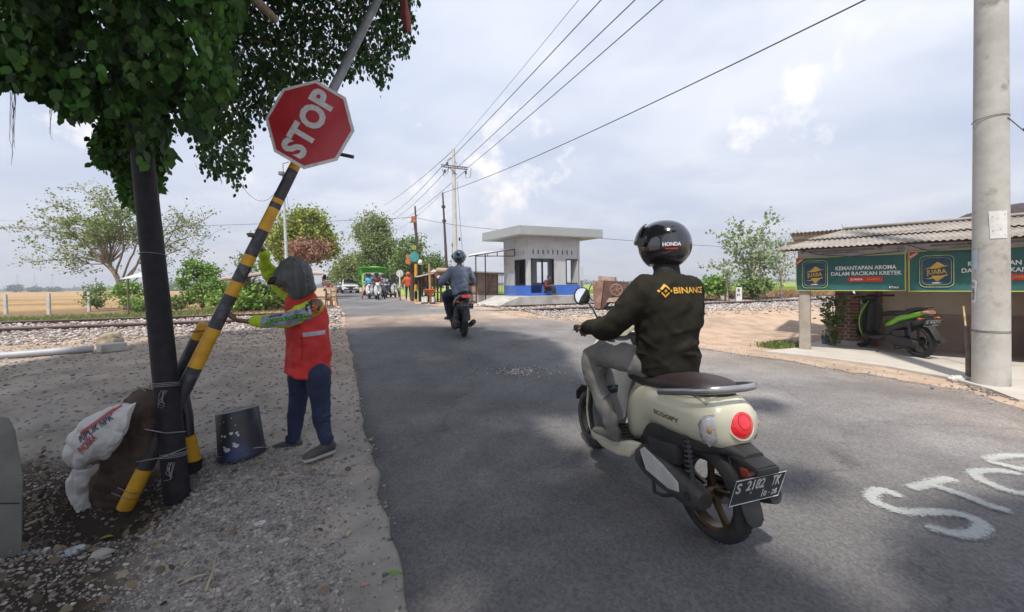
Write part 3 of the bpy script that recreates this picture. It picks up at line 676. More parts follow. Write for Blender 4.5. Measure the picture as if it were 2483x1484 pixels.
# plants by the shop pillar
b = G(2016, 842); t = Tree('climbing_plant', 'glossy dark climbing plant beside the brick pillar of the shop', b, 'plant')
for k in range(7):
    x = 2012+k*3.2; ln = t.limb([b, W(x-4, 800, b.y), W(x-10+k*2, 760, b.y-.1), W(x-18+k*4, 722, b.y)], .012, .005, 5, .01); t.twigs(ln, 14, .16, .004, 4, .03, .1, .1)
t.done(.075, leafmat('leaf_glossy', (.07, .13, .04), (.16, .15, .05), .4, .2), shape=LEAF, droop=.4)

# ================================================================ the big roadside tree overhead
big = thing('overhanging_tree', 'dark leafy tree with hanging twigs overhanging the boom and the foreground', 'tree', (-4.6, -2.2, 0))
def inpoly(x, y, P):
    c = False; j = len(P)-1
    for i in range(len(P)):
        if (P[i][1] > y) != (P[j][1] > y) and x < (P[j][0]-P[i][0])*(y-P[i][1])/(P[j][1]-P[i][1])+P[i][0]: c = not c
        j = i
    return c
rb = np.random.default_rng(21)
def fill(poly, n, Da, Db, strand, step, jit):
    xs = [p[0] for p in poly]; ys = [p[1] for p in poly]; out = []; k = 0; lines = []
    while k < n:
        x = rb.uniform(min(xs), max(xs)); y = rb.uniform(min(ys), max(ys))
        if not inpoly(x, y, poly): continue
        k += 1; D = rb.uniform(Da, Db); p = W(x, y, D); L = strand*rb.uniform(.4, 1.2); m = int(L/step); q = Vector(p); dr = Vector((rb.normal(0, .25), rb.normal(0, .25), -1)).normalized(); ln = [q.copy()]
        for _ in range(m):
            # stay inside the outline
            d = q-CAM; w_ = d.dot(F_); u = 1241+F*d.dot(RT)/w_; v = 742+SH-F*d.dot(UP)/w_
            if not inpoly(u, v, poly): break
            out.append(q + Vector(rb.normal(0, jit, 3))); q = q+dr*step; ln.append(q.copy())
        lines.append(ln)
    return out, lines
PA = [(-260, -300), (640, -300), (600, -20), (560, 90), (572, 150), (566, 215), (548, 240), (520, 225), (505, 300), (518, 365), (480, 345), (455, 300), (425, 250), (400, 262), (395, 330), (418, 378), (395, 405), (340, 395), (318, 300), (285, 270), (250, 285), (200, 278), (155, 280), (150, 240), (95, 245), (80, 215), (30, 200), (-20, 200), (-260, 260)]
PB = [(520, -260), (1090, -260), (1000, -20), (998, 90), (975, 140), (955, 110), (925, 220), (905, 190), (895, 160), (840, 190), (800, 160), (790, 200), (700, 215), (655, 240), (650, 325), (625, 270), (605, 250), (606, 340), (592, 405), (568, 458), (548, 420), (520, 420), (498, 410), (470, 330), (500, 250)]
PC = [(240, 270), (300, 250), (380, 250), (420, 300), (395, 360), (388, 450), (360, 470), (345, 500), (318, 495), (300, 470), (280, 400), (236, 400), (232, 340), (240, 300)]
A1, la = fill(PA, 2150, 2.4, 3.7, .30, .024, .022)
B1, lb = fill(PB, 4300, 4.6, 7.6, .34, .045, .05)
C1, lc = fill(PC, 1500, 2.95, 3.9, .22, .028, .022)
mo = Vector(big.location)
big_leaf = leafmat('leaf_ficus', (.060, .150, .020), (.018, .052, .009), .65, .38)
def put(name, P, size, mat, shape, droop): return leaves(name, np.array([tuple(p-mo) for p in P]), size, mat, big, shape, droop, rb, .55)
put('crown', A1, .060, big_leaf, LEAF*np.array((1.1, 1, 1)), .65)
put('crown', B1, .062, leafmat('leaf_ficus_small', (.034, .085, .016), (.016, .045, .010), .5, .3), LEAF, .65)
put('crown', C1, .045, big_leaf, LEAF, .6)
# canopy above and behind the camera: throws the dappled shade over the foreground
SH_P = [[(845, 800), (1000, 792), (1100, 800), (1150, 835), (1330, 850), (1390, 900), (1450, 960), (1400, 1000), (1240, 1020), (1330, 1060), (1520, 1150), (1700, 1240), (1860, 1330), (2050, 1420), (2080, 1700), (-300, 1700), (-300, 860), (300, 870), (600, 835)],
        [(1790, 960), (1880, 962), (1890, 990), (1810, 992)], [(1880, 1130), (1980, 1160), (1950, 1200), (1890, 1190)], [(2230, 1500), (2290, 1300), (2380, 1230), (2600, 1180), (2600, 1560)]]  # last outline: added leaves out of view, only to darken the bottom right corner
LIT = [[(1010, 1400), (1130, 1385), (1240, 1430), (1270, 1500), (1000, 1500)], [(1010, 1350), (1050, 1345), (1040, 1370)]]
S1 = []; k = 0
def gpoint(u, v):
    d = W(u, v, 1)-CAM
    return CAM + d*((1.35)/-d.z) if d.z < -.01 else None
for poly, n in ((SH_P[0], 30000), (SH_P[1], 110), (SH_P[2], 100), (SH_P[3], 2600)):
    k = 0; gp = [gpoint(*p) for p in poly]; g2 = [(p.x, p.y) for p in gp]; xs = [p[0] for p in g2]; ys = [p[1] for p in g2]
    lit = [[(gpoint(*p).x, gpoint(*p).y) for p in q] for q in LIT]
    x0, x1, y0, y1 = max(min(xs), -7), min(max(xs), 6), max(min(ys), -1), min(max(ys), 9.5)
    while k < n:
        x = rb.uniform(x0, x1); y = rb.uniform(y0, y1)
        if not inpoly(x, y, g2): continue
        k += 1
        if any(inpoly(x, y, q) for q in lit): continue
        if x > .3 and noise.noise(Vector((x*.8, y*.8, 0)))+.35*noise.noise(Vector((x*3, y*3, 4))) < -.42 and k % 9: continue
        z = rb.uniform(5.2, 7.0); 
        for _ in range(12):
            q = Vector((x, y, .1)) + SUN_DIR*((z-.1)/SUN_DIR.z)
            if q.y < .2 or (q.z-1.4)/q.y > .80: break
            z += .6
        if z > 14: continue
        S1.append(q + Vector(rb.normal(0, .05, 3)))
put('crown', S1, .16, leafmat('leaf_ficus_top', (.05, .11, .02), (.03, .07, .012), .4, .15), QUADL, .1)
mb = MB()
def blimb(pts, r0, r1, n=8):
    q = [Vector(p)-mo for p in crom([list(p) for p in pts], len(pts)*4)]; mb.tube(q, list(np.linspace(r0, r1, len(q))), n)
blimb([(-4.6, -2.2, -.1), (-4.5, -2.1, 1.4), (-4.3, -1.9, 3.0), (-4.0, -1.5, 4.2)], .34, .2, 12)
for e in ([(-4.1, -1.6, 4), (-3.2, 0, 4.6), (-2.6, 1.9, 4.2), (-2.0, 3.4, 3.7)], [(-4.1, -1.6, 4), (-3.6, .5, 5.0), (-3.0, 3.5, 5.4), (-2.4, 5.6, 5.4)], [(-4.1, -1.6, 4), (-2.0, -1, 5.6), (0, -.5, 6.6)], [(-4, -1.5, 4.2), (-4.6, 1, 5), (-4.4, 3, 5.2)], [(-4, -1.5, 4.2), (-3, -2.5, 5.5), (-.5, -3, 6.5)], [(-4, -1.5, 4.2), (-2, .5, 6.2), (-.5, 2, 7.5)]): blimb(e, .13, .03)
for k in range(46):
    p = la[int(rb.integers(len(la)))][0]; q = la[int(rb.integers(len(la)))][0]
    if (p-q).length < .9: mb.tube([p-mo, (p+q)/2-mo+Vector((0, 0, .05)), q-mo], [.007, .006, .004], 5)
for k in range(160):
    p = lb[int(rb.integers(len(lb)))]; mb.tube([v-mo for v in p], .005, 4, cap=False) if len(p) > 1 else None
    q = lb[int(rb.integers(len(lb)))][0]
    if (p[0]-q).length < 1.4: mb.tube([p[0]-mo, (p[0]+q)/2-mo+Vector((0, 0, .1)), q-mo], [.014, .012, .007], 5)
mb.build('trunk', mbark, big, smooth='all', fix=False)
mroot = M('aerial_root', (.36, .29, .27), (.22, .17, .16), rough=.9)
for (px, y0, y1, w_, nst) in ((31, 150, 400, 8, 7), (122, 235, 340, 5, 3)):
    mb = MB()
    for k in range(nst):
        dx = rb.uniform(-w_, w_); yy = y0+(y1-y0)*(rb.uniform(.45, 1) if k else 1); mb.tube([W(px+dx*(1-.8*f)+rb.normal(0, 1.5), y0+(yy-y0)*f, 3.0)-mo for f in np.linspace(0, 1, 9)], [.0028*(1-.6*f) for f in np.linspace(0, 1, 9)], 4)
    mb.build('aerial_root', mroot, big)

# ================================================================ far tree line and pylons
rt = np.random.default_rng(5)
mfar = M('far_foliage', (.13, .17, .10), (.09, .12, .08), scale=.05, rough=.9, island=.3)
def farline(px0, px1, D, h, n, name, label, base=.1):
    P = []
    for _ in range(n):
        px = rt.uniform(px0, px1); c = W(px, 690, D*rt.uniform(.95, 1.08)); hh = h*(.35+.65*abs(noise.noise(Vector((px*.03, D, 0)))*1.9)); 
        P += [(c.x+rt.normal(0, 4), c.y+rt.normal(0, 3), base+abs(rt.normal(0, .5))*hh) for _ in range(6)]
    tag(leaves(name, P, D*.0045, mfar, shape=QUADL, rng=rt), label, 'trees', kind='stuff')
farline(-40, 900, 620, 6, 2600, 'distant_trees', 'low hazy line of trees on the horizon beyond the dry field')
farline(1200, 2000, 640, 6, 1800, 'distant_trees', 'faint pale tree line on the horizon beyond the green field')
farline(380, 640, 240, 11, 900, 'distant_wood', 'blue-grey wood beyond the field behind the left bushes')
for px, pt, lab in ((38, 688, 'rounded dark tree far across the dry field, left of the pylons'), (86, 697, 'low flat-crowned tree far across the field below the middle pylon'), (128, 698, 'small flat-crowned tree far across the field below the right pylon')):
    c = W(px, 703, 330); t = Tree('far_tree', lab, Vector((c.x, c.y, 0)), group='lone trees on the far side of the dry field'); k = 330/950
    t.limb([t.b, t.b+Vector((0, 0, (706-pt)*k*.6))], .4, .2, 5); t.blob((c.x, c.y, 1.4+(701-pt)*k*.45), (12*k, 4, (706-pt)*k*.5), 700, clus=18, cs=1.0); t.done(1.1, mfar)
mpyl = M('pylon_steel', (.42, .44, .48), rough=.6)
for px, top, bot, D, lab in ((43, 664, 706, 700, 'leftmost of the three faint lattice pylons across the dry field'), (85, 664, 706, 700, 'middle of the three faint lattice pylons across the dry field'), (128, 664, 706, 700, 'rightmost of the three faint lattice pylons across the dry field'), (1411, 640, 684, 560, 'faint lattice pylon between booth and mixer')):
    c = W(px, 690, D); k = D/950; H = (bot-top)*k; o = thing('lattice_pylon', lab, 'pylon', (c.x, c.y, 0), 0, 'lattice pylons on the horizon'); mb = MB(); wd = H*.11
    lv = [(0, wd), (H*.35, wd*.6), (H*.6, wd*.38), (H, wd*.2)]
    for sx in (-1, 1):
        for sy in (-1, 1): mb.tube([(sx*w_, sy*w_, z) for z, w_ in lv], .16, 4)
    n_ = 9
    for i in range(n_):
        za, zb = H*i/n_, H*(i+1)/n_; wa = np.interp(za, [l[0] for l in lv], [l[1] for l in lv]); wb = np.interp(zb, [l[0] for l in lv], [l[1] for l in lv])
        mb.tube([(-wa, -wa, za), (wb, -wb, zb)], .09, 4); mb.tube([(wa, -wa, za), (-wb, -wb, zb)], .09, 4)
    mb.build('mast', mpyl, o)
    mb = MB()
    for z in (H*.66, H*.8, H*.93): mb.tube([(-H*.12, 0, z), (0, 0, z+H*.02), (H*.12, 0, z)], [.07, .22, .07], 4)
    mb.build('cross_arm', mpyl, o)
# ================================================================ poles and wires
mconc = M('concrete', (.47, .455, .42), (.38, .365, .335), scale=3.5, rough=.85, bump=.35, bscale=90, c3=(.25, .23, .20), s3=3.2, e3=(.555, .68))
mconcl = M('concrete_light', (.56, .545, .51), (.48, .46, .43), scale=2, rough=.85, bump=.3, bscale=60, c3=(.36, .33, .3), s3=1.7, e3=(.58, .7))
mblack = M('black_paint', (.012, .012, .014), (.020, .018, .022), scale=14, rough=.6, bump=.15, bscale=120, spec=.2)
mwire = M('wire', (.05, .05, .055), rough=.6); mgalv = M('galvanised', (.42, .43, .45), (.33, .34, .36), scale=20, rough=.5, metal=.5)
mpaper = M('paper', (.70, .69, .66), (.60, .59, .57), scale=12, rough=.9); mink = M('ink', (.06, .06, .07), rough=.9)
cp = G(2402, 938); cp = Vector((cp.x, cp.y, Zg(cp.x, cp.y)))
o = thing('utility_pole', 'thick grey concrete pole with torn paper notices standing at the right edge of the road', 'utility pole', cp)
mb = MB(); mb.tube([(0, 0, -.3), (0, 0, 2), (.01, 0, 5), (.02, 0, 9.4)], [.168, .160, .145, .125], 40); pole = mb.build('pole', mconc, o, smooth=True)
mb = MB()
for z in (7.9, ): mb.box((0, 0, z), (1.9, .1, .1), (0, 0, -.45))
mb.build('cross_arm', mgalv, o)
vr = (CAM-cp); vr.z = 0; vr.normalize(); rt_ = Vector((-vr.y, vr.x, 0))     # towards the camera, and to the right as seen
def onpole(px, py):
    d = W(px, py, 1)-CAM; tt = .5
    # hit the cylinder
    for i in range(2000):
        q = CAM+d*tt-cp
        if q.x*q.x+q.y*q.y < .162**2: return q
        tt += .004
    return q
def strip_on_pole(name, pts, mat, off=.003, label=None):
    mb = MB(); rows = []
    (x0, y0), (x1, y1), (x2, y2), (x3, y3) = pts     # tl, tr, br, bl in photo pixels
    for i in range(7):
        f = i/6; row = []
        for j in range(9):
            g = j/8; u = (x0*(1-g)+x1*g)*(1-f)+(x3*(1-g)+x2*g)*f; v = (y0*(1-g)+y1*g)*(1-f)+(y3*(1-g)+y2*g)*f
            q = onpole(u, v); n_ = Vector((q.x, q.y, 0)).normalized(); row.append(Vector((n_.x*(.163+off), n_.y*(.163+off), q.z)))
        rows.append(row)
    mb.rings(rows, cap=False, closed=False); return mb.build(name, mat, o, smooth=True, fix=False)
strip_on_pole('notice', [(2396, 513), (2440, 510), (2440, 577), (2400, 579)], mpaper)
strip_on_pole('notice', [(2359, 676), (2370, 682), (2366, 735), (2357, 730)], mpaper, .004)
strip_on_pole('notice', [(2360, 608), (2371, 606), (2370, 655), (2360, 652)], M('paper_blue', (.42, .52, .62), rough=.9), .0035)
mb = MB()
for (u, v, w_) in ((2405, 526, 4), (2418, 530, 3), (2424, 556, 5), (2407, 560, 6), (2416, 545, 2), (2434, 520, 6), (2434, 570, 4)):
    q = onpole(u, v); n_ = Vector((q.x, q.y, 0)).normalized(); tx = Vector((-n_.y, n_.x, 0)); c = n_*.1695+Vector((0, 0, q.z)); s_ = w_*.0026/2
    mb.quad(c-tx*s_-Vector((0, 0, .003)), c+tx*s_-Vector((0, 0, .003)), c+tx*s_+Vector((0, 0, .003)), c-tx*s_+Vector((0, 0, .003)))
mb.build('notice_print', mink, o, fix=False)
q = onpole(2362, 705); n_ = Vector((q.x, q.y, 0)).normalized(); tx = Vector((-n_.y, n_.x, 0))
mb = MB(); text(mb, 'PROMO 101', frame(n_*.172+Vector((0, 0, q.z)), Vector((0, 0, 1)), -tx), .05, .0008, .0005, fit=.23); mb.build('notice_print', mink, o, fix=False)
mb = MB()
for z, tl in ((onpole(2400, 283).z, .012), (onpole(2400, 806).z, -.004)):
    rr = .166 if z < 2 else .158; mb.tube([(rr*math.cos(a_), rr*math.sin(a_), z+tl*math.cos(a_+2)) for a_ in np.linspace(0, 2*PI, 33)], .0035, 5)
    if z < 2: mb.tube([(rr*math.cos(a_), rr*math.sin(a_), z+.014) for a_ in np.linspace(0, 2*PI, 33)], .003, 5)
mb.build('wire_tie', mwire, o)
mb = MB(); q = onpole(2443, 285); e = W(2600, 400, 5.6)-cp; mb.tube([q, q.lerp(e, .5)+Vector((0, 0, -.05)), e], .005, 6); mb.tube([q.lerp(e, .22), q.lerp(e, .30)], .014, 6); mb.build('stay_wire', mwire, o)
# second concrete pole with cross arm beyond the crossing
D = 27.5; b = W(1105, 700, D); b.z = Zg(b.x, b.y); ztop = W(1099, 362, D)
o2 = thing('utility_pole', 'tall thin concrete pole with steel cross arm behind the denim rider', 'utility pole', b); tl = ztop-b
mb = MB(); mb.tube([(0, 0, -.2), tl*.5, tl], [.19, .155, .115], 16); mb.build('pole', mconcl, o2, smooth=True)
AL, AR = W(1070, 403, D), W(1134, 410, D-.4); mb = MB(); a1, a2 = AL-b, AR-b
for dz in (-.07, .07): mb.tube([a1+Vector((0, -.12, dz)), a2+Vector((0, -.12, dz))], .035, 4)
for f in np.linspace(.03, .97, 12): p = a1.lerp(a2, f)+Vector((0, -.12, 0)); mb.tube([p-Vector((.05, 0, .07)), p+Vector((.05, 0, .07))], .02, 4)
mb.tube([a1.lerp(a2, .28), W(1108, 425, D)-b+Vector((0, -.1, 0))], .025, 4); mb.tube([a1.lerp(a2, .1)+Vector((0, 0, .0)), a1.lerp(a2, .1)+Vector((0, 0, .1))], .05, 6)
mb.build('cross_arm', M('arm_steel', (.12, .10, .10), rough=.7), o2)
mb = MB(); 
for px, py in ((1084, 397), (1078, 415), (1129, 418)): p = W(px, py, D-.2)-b; mb.lathe([(.03, -.14), (.09, -.1), (.04, -.06), (.10, -.02), (.04, .02), (.10, .06), (.03, .12)], p, n=10)
mb.build('insulator', M('insulator', (.16, .13, .13), rough=.3), o2)
mb = MB(); mb.tube([W(1072, 410, D)-b, W(1077, 428, D)-b, W(1086, 418, D)-b, W(1087, 404, D)-b], .02, 5); mb.tube([W(1129, 420, D)-b, W(1129, 432, D)-b, W(1140, 430, D)-b, W(1142, 408, D)-b], .02, 5)
mb.tube([W(1083, 390, D)-b, W(1092, 383, D)-b, W(1102, 388, D)-b, W(1108, 400, D)-b], .02, 5); mb.build('jumper_cable', mwire, o2)
mb = MB()
for top, bot, kx in (((1104, 440), (1094, 660), (1097, 594)), ((1108, 440), (1126, 680), (1114, 580))):
    mb.tube([W(*top, D)-b, W(*bot, D+1)-b], .014, 5)
    p = W(*kx, D+.5)-b; mb.tube([p+Vector((0, 0, .12)), p-Vector((0, 0, .12))], .06, 6)
mb.build('guy_wire', mwire, o2)
gP = 'thin masts beyond the crossing'
def mast(px0, py0, px1, py1, D, r, label, mat, extra=None, cat='pole', name='mast', taper=.6, group=gP):
    b = W(px0, py0, D); b.z = min(b.z, Zg(b.x, b.y)); o = thing(name, label, cat, b, 0, group); t_ = W(px1, py1, D)-b; mb = MB(); mb.tube([(0, 0, 0), t_*.5, t_], [r, r*.8, r*taper], 10); mb.build('pole', mat, o, smooth=True)
    return o, b, t_
mdk = M('dark_wood_pole', (.09, .06, .05), (.05, .035, .03), scale=12, rough=.8)
o, b, t_ = mast(1087, 730, 1073, 467, 24, .10, 'tall dark leaning mast of joined pipes left of the concrete pole', mdk, name='leaning_mast', taper=.45)
mb = MB(); 
for f in (.55, .68, .0): mb.tube([t_*(f+.18), t_*(f+.2)], .12, 8)
mb.build('collar', mdk, o)
o, b, t_ = mast(1018, 735, 1006, 500, 22, .075, 'slender two-part mast with bracket above the round crossing signal', mdk, name='slender_mast')
mb = MB(); p = W(1003, 532, 22)-b; mb.box(p, (.25, .12, .35)); mb.tube([p+Vector((-.2, 0, -.2)), p+Vector((.2, 0, .25))], .03, 5); mb.build('bracket', M('bracket_orange', (.45, .17, .07), (.15, .08, .06), rough=.7), o)
mb = MB(); mb.tube([W(1004, 540, 22)-b, W(1022, 690, 22)-b], [.05, .05], 6); mb.build('brace_pole', mdk, o)
o, b, t_ = mast(699, 752, 685, 397, 17.5, .075, 'tall pale grey lamp post behind the round tree and the boom', M('lamp_steel', (.50, .54, .54), rough=.5), name='lamp_post', cat='lamp post', taper=.5, group=None)
mb = MB(); mb.tube([t_, W(700, 393, 17.5)-b], .03, 6); mb.build('arm', mgalv, o)
mb = MB(); mb.box(W(683, 421, 17.4)-b, (.22, .2, .16), bev=.03); mb.build('lamp_head', M('lamp_dark', (.15, .15, .16), rough=.5), o)
# overhead wires, each a thing of its own
def wire(a, b, r, label, sag=.0, group='overhead wires'):
    a, b = Vector(a), Vector(b); pts = [a.lerp(b, f)-Vector((0, 0, sag*4*f*(1-f))) for f in np.linspace(0, 1, 15)]
    mb = MB(); mb.tube([p-a for p in pts], r, 5); o = mb.build('overhead_wire', mwire); o.location = a; return tag(o, label, 'wire', group)
ptop = lambda px, py: W(px, py, 5.06)
wire(W(1099, 364, 27.5), ptop(2052, -800), .008, 'highest thin wire running from the top of the far concrete pole', .1)
wire(W(1076, 402, 27.5), ptop(2215, -820), .016, 'left thick wire of the three from the cross arm to the near pole', .1)
wire(W(1106, 408, 27.4), ptop(2300, -735), .016, 'middle thick wire of the three from the cross arm to the near pole', .1)
wire(W(1132, 408, 27.2), ptop(2400, -700), .016, 'right thick wire of the three from the cross arm to the near pole', .1)
wire(W(1074, 468, 24), ptop(2400, -150), .013, 'lone bundled wire sagging from the leaning mast to the near pole', .25)
for i, (a, b_) in enumerate((((1070, 405), (950, 520)), ((1088, 408), (962, 527)), ((1130, 412), (975, 534)), ((1097, 366), (930, 498)))):
    wire(W(*a, 27.5), W(*b_, 60), .02, ['upper of three wires running on from the cross arm over the feathery tree', 'middle of three wires running on from the cross arm over the feathery tree', 'lower of three wires running on from the cross arm over the feathery tree', 'faint wire from the pole top going on down the road'][i], .3)
wire(W(-60, 550, 30), W(1004, 527, 22), .012, 'long level wire crossing behind the boom and the spreading tree', .25)
wire(W(1004, 527, 22), W(1215, 557, 20), .011, 'wire dropping from the slender mast to the booth roof', .1)
wire(W(1455, 578, 20), W(1930, 604, 30), .012, 'wire running from the booth roof past the black helmet', .1)
wire(W(1073, 468, 24), W(960, 560, 45), .009, 'thin wire from the leaning mast down the road', .2)
wire(W(575, 432, 14), W(682, 440, 17.5), .008, 'slack looping wire between hanging foliage and the lamp post', .85)
wire(W(690, 440, 17.5), W(707, 540, 22), .007, 'thin wire hanging down beside the lamp post', .2)
wire(W(-60, 533, 60), W(250, 536, 60), .012, 'faint upper wire far left behind the spreading tree', .1)

# ================================================================ crossing booth
C0, CR, CL = Vector((.35, 17.5, 0)), Vector((4.5, 19.3, 0)), Vector((-1.5, 20.1, 0)); u = (CR-C0).normalized(); v = (CL-C0).normalized()
W0 = C0+u*.75+v*.45; LU, LV = 2.8, 2.03; BZ = .86; BH = 2.80
mwall = M('booth_wall', (.47, .48, .49), (.43, .44, .455), scale=1.2, rough=.8, bump=.1, c3=(.36, .355, .34), s3=1.4, e3=(.53, .68)); mblue = M('booth_blue', (.05, .14, .50), (.04, .12, .43), scale=1.5, rough=.6)
mroofb = M('booth_fascia', (.34, .36, .36), (.31, .33, .33), scale=1, rough=.7); mframe = M('black_frame', (.012, .012, .015), rough=.4)
bo = thing('crossing_booth', 'small white and blue keeper booth with flat overhanging roof beyond the rails', 'booth', (W0.x, W0.y, BZ)); org = Vector((W0.x, W0.y, BZ))
def wallholes(mb, p, ud, L, z0, z1, th, holes):
    """vertical wall from p along ud, thickness th along the inward normal, with rectangular holes (a0,a1,z0,z1)"""
    nrm = Vector((-ud.y, ud.x, 0)); xs = sorted({0, L, *[h[0] for h in holes], *[h[1] for h in holes]}); zs = sorted({z0, z1, *[min(max(h[2], z0), z1) for h in holes], *[min(max(h[3], z0), z1) for h in holes]})
    for i in range(len(xs)-1):
        for j in range(len(zs)-1):
            cx, cz = (xs[i]+xs[i+1])/2, (zs[j]+zs[j+1])/2
            if any(h[0] < cx < h[1] and h[2] < cz < h[3] for h in holes): continue
            a = p+ud*xs[i]; b_ = p+ud*xs[i+1]; q = [a, b_, b_+nrm*th, a+nrm*th]
            mb.add([Vector((k.x, k.y, zs[j])) for k in q]+[Vector((k.x, k.y, zs[j+1])) for k in q], [(3, 2, 1, 0), (4, 5, 6, 7), (0, 1, 5, 4), (1, 2, 6, 5), (2, 3, 7, 6), (3, 0, 4, 7)])
z3 = Vector((0, 0, 0)); fh = [(.12, .72, .13, 1.74), (.72, 1.34, .52, 1.74), (2.0, 2.74, .52, 1.74)]
vh = [(.22+.262*i, .29+.262*i, 1.95, 2.16) for i in range(9)]
nU = Vector((-u.y, u.x, 0)); BLK = LV*v
lh = [(.62, 1.42+.2, .5, 1.74)]; lvents = [(.95+.16*i, 1.0+.16*i, 1.93, 2.14) for i in range(4)]
# left wall runs from far end to the near corner
pL = v*LV; dL = -v; lh = [(.95, 1.80, .5, 1.72)]; lvv = [(1.0+.21*i, 1.05+.21*i, 1.93, 2.14) for i in range(4)]
lo, hi = MB(), MB()
for mbx, za, zb in ((lo, 0, .5), (hi, .5, BH)):
    wallholes(mbx, z3, u, LU, za, zb, .14, [h for h in fh+vh]); wallholes(mbx, pL, dL, LV-.0, za, zb, .14, lh+lvv)
    wallholes(mbx, u*LU+v*LV, -u, LU, za, zb, .14, [(.3, 1.0, .6, 1.7)]); wallholes(mbx, u*LU, v, LV, za, zb, .14, [(.5, 1.5, .5, 1.74)])
lo.build('lower_wall', mblue, bo); wl = hi.build('wall', mwall, bo)
mb = MB(); mb.box((u*1.4+v*1.0+Vector((0, 0, .05))), (2.2, 1.6, .09), (0, 0, math.atan2(u.y, u.x))); mb.build('floor', mconc, bo)
def framebox(p, ud, a0, a1, z0, z1, t=.05, out=.02, mull=None):
    nrm = Vector((-ud.y, ud.x, 0)); ang = math.atan2(ud.y, ud.x); mb = MB()
    def bar(ca, cz, la, lz): q = p+ud*ca+nrm*(.05-out); mb.box((q.x, q.y, cz), (la, .1, lz), (0, 0, ang))
    bar((a0+a1)/2, z1-t/2, a1-a0, t); bar((a0+a1)/2, z0+t/2, a1-a0, t); bar(a0+t/2, (z0+z1)/2, t, z1-z0-2*t); bar(a1-t/2, (z0+z1)/2, t, z1-z0-2*t)
    if mull: bar(mull, (z0+z1)/2, t, z1-z0-2*t)
    return mb
framebox(z3, u, .12, 1.34, .53, 1.74, mull=.73).build('door_frame', mframe, bo)
framebox(z3, u, 2.0, 2.74, .53, 1.74, .05).build('window_frame', mframe, bo); framebox(pL, dL, .95, 1.80, .51, 1.72, .05, mull=1.1).build('window_frame', mframe, bo)
mb = MB(); q = u*1.06+v*1.85; mb.box((q.x, q.y, .95), (.62, .05, 1.8), (0, 0, math.atan2(u.y, u.x))); mb.build('inner_door', M('navy_door', (.015, .018, .05), rough=.6), bo)
mb = MB(); q = u*1.04+v*.12; mb.box((q.x, q.y, .512), (.62, .2, .03), (0, 0, math.atan2(u.y, u.x))); mb.build('sill', mblue, bo)
# roof slab
ro_ = [Vector((p.x, p.y, 0))-Vector((org.x, org.y, 0)) for p in (C0, CR, CR+CL-C0, CL)]
mb = MB(); mb.prism([(p.x, p.y) for p in ro_], Matrix.Translation((0, 0, BH-.03)), .02); mb.build('soffit', mroofb, bo)
mb = MB(); mb.prism([(p.x, p.y) for p in ro_], Matrix.Translation((0, 0, BH-.005)), .40); rf = mb.build('roof', mroofb, bo, bevel=.012)
# platform
cx = (u*1.4+v*1.0); pw = [W0-u*.9-v*.65, W0+u*4.3-v*.65, W0+u*4.3+v*4.2, W0-u*.9+v*4.2]
mb = MB(); mb.prism([(p.x-W0.x, p.y-W0.y) for p in pw], Matrix.Translation((0, 0, -.55)), .548); mb.build('platform', M('platform_concrete', (.46, .44, .42), (.36, .34, .32), scale=1.5, rough=.9, c3=(.30, .27, .24), s3=1.2, e3=(.52, .66)), bo)
mb = MB(); a = W0-u*.9-v*.65; pr = [a-W0, a-W0-u*1.2-v*.1, a-W0-u*1.2+v*2.0, a-W0+v*2.0]
mb.add([(pr[0].x, pr[0].y, -.004), (pr[1].x, pr[1].y, -.42), (pr[2].x, pr[2].y, -.42), (pr[3].x, pr[3].y, -.004), (pr[0].x, pr[0].y, -.6), (pr[1].x, pr[1].y, -.6), (pr[2].x, pr[2].y, -.6), (pr[3].x, pr[3].y, -.6)], [(0, 1, 2, 3), (4, 7, 6, 5), (0, 4, 5, 1), (1, 5, 6, 2), (2, 6, 7, 3), (3, 7, 4, 0)]); mb.build('ramp', mconc, bo)
# side canopy on black posts
ca_ = thing('canopy', 'lean-to canopy of white sheet on thin black steel posts at the booth side', 'canopy', tuple(W0+v*1.2))
oc = Vector(ca_.location); D1 = 19.4
def Wc(px, py, D): return W(px, py, D)-oc
mb = MB(); e = [Wc(1134, 621, 18.6), Wc(1247, 603, 19.0), Wc(1222+24, 601, 20.6), Wc(1140, 618, 20.6)]; mb.add([p for p in e]+[p+Vector((0, 0, .03)) for p in e], [(3, 2, 1, 0), (4, 5, 6, 7), (0, 1, 5, 4), (1, 2, 6, 5), (2, 3, 7, 6), (3, 0, 4, 7)]); mb.build('sheet', M('white_sheet', (.72, .72, .72), rough=.5), ca_)
mb = MB()
for px, pt, Dd in ((1153, 621, 18.8), (1176, 617, 18.9)): q = Wc(px, pt, Dd); mb.tube([q, Vector((q.x, q.y, -.0+.30))], .028, 4)
for a, b_ in (((1136, 622), (1247, 604)), ((1153, 621), (1247, 621)), ((1247, 604), (1247, 621)), ((1205, 611), (1205, 621)), ((1182, 617), (1182, 621))): mb.tube([Wc(*a, 18.8), Wc(*b_, 18.8)], .022, 4)
mb.build('frame', mframe, ca_)
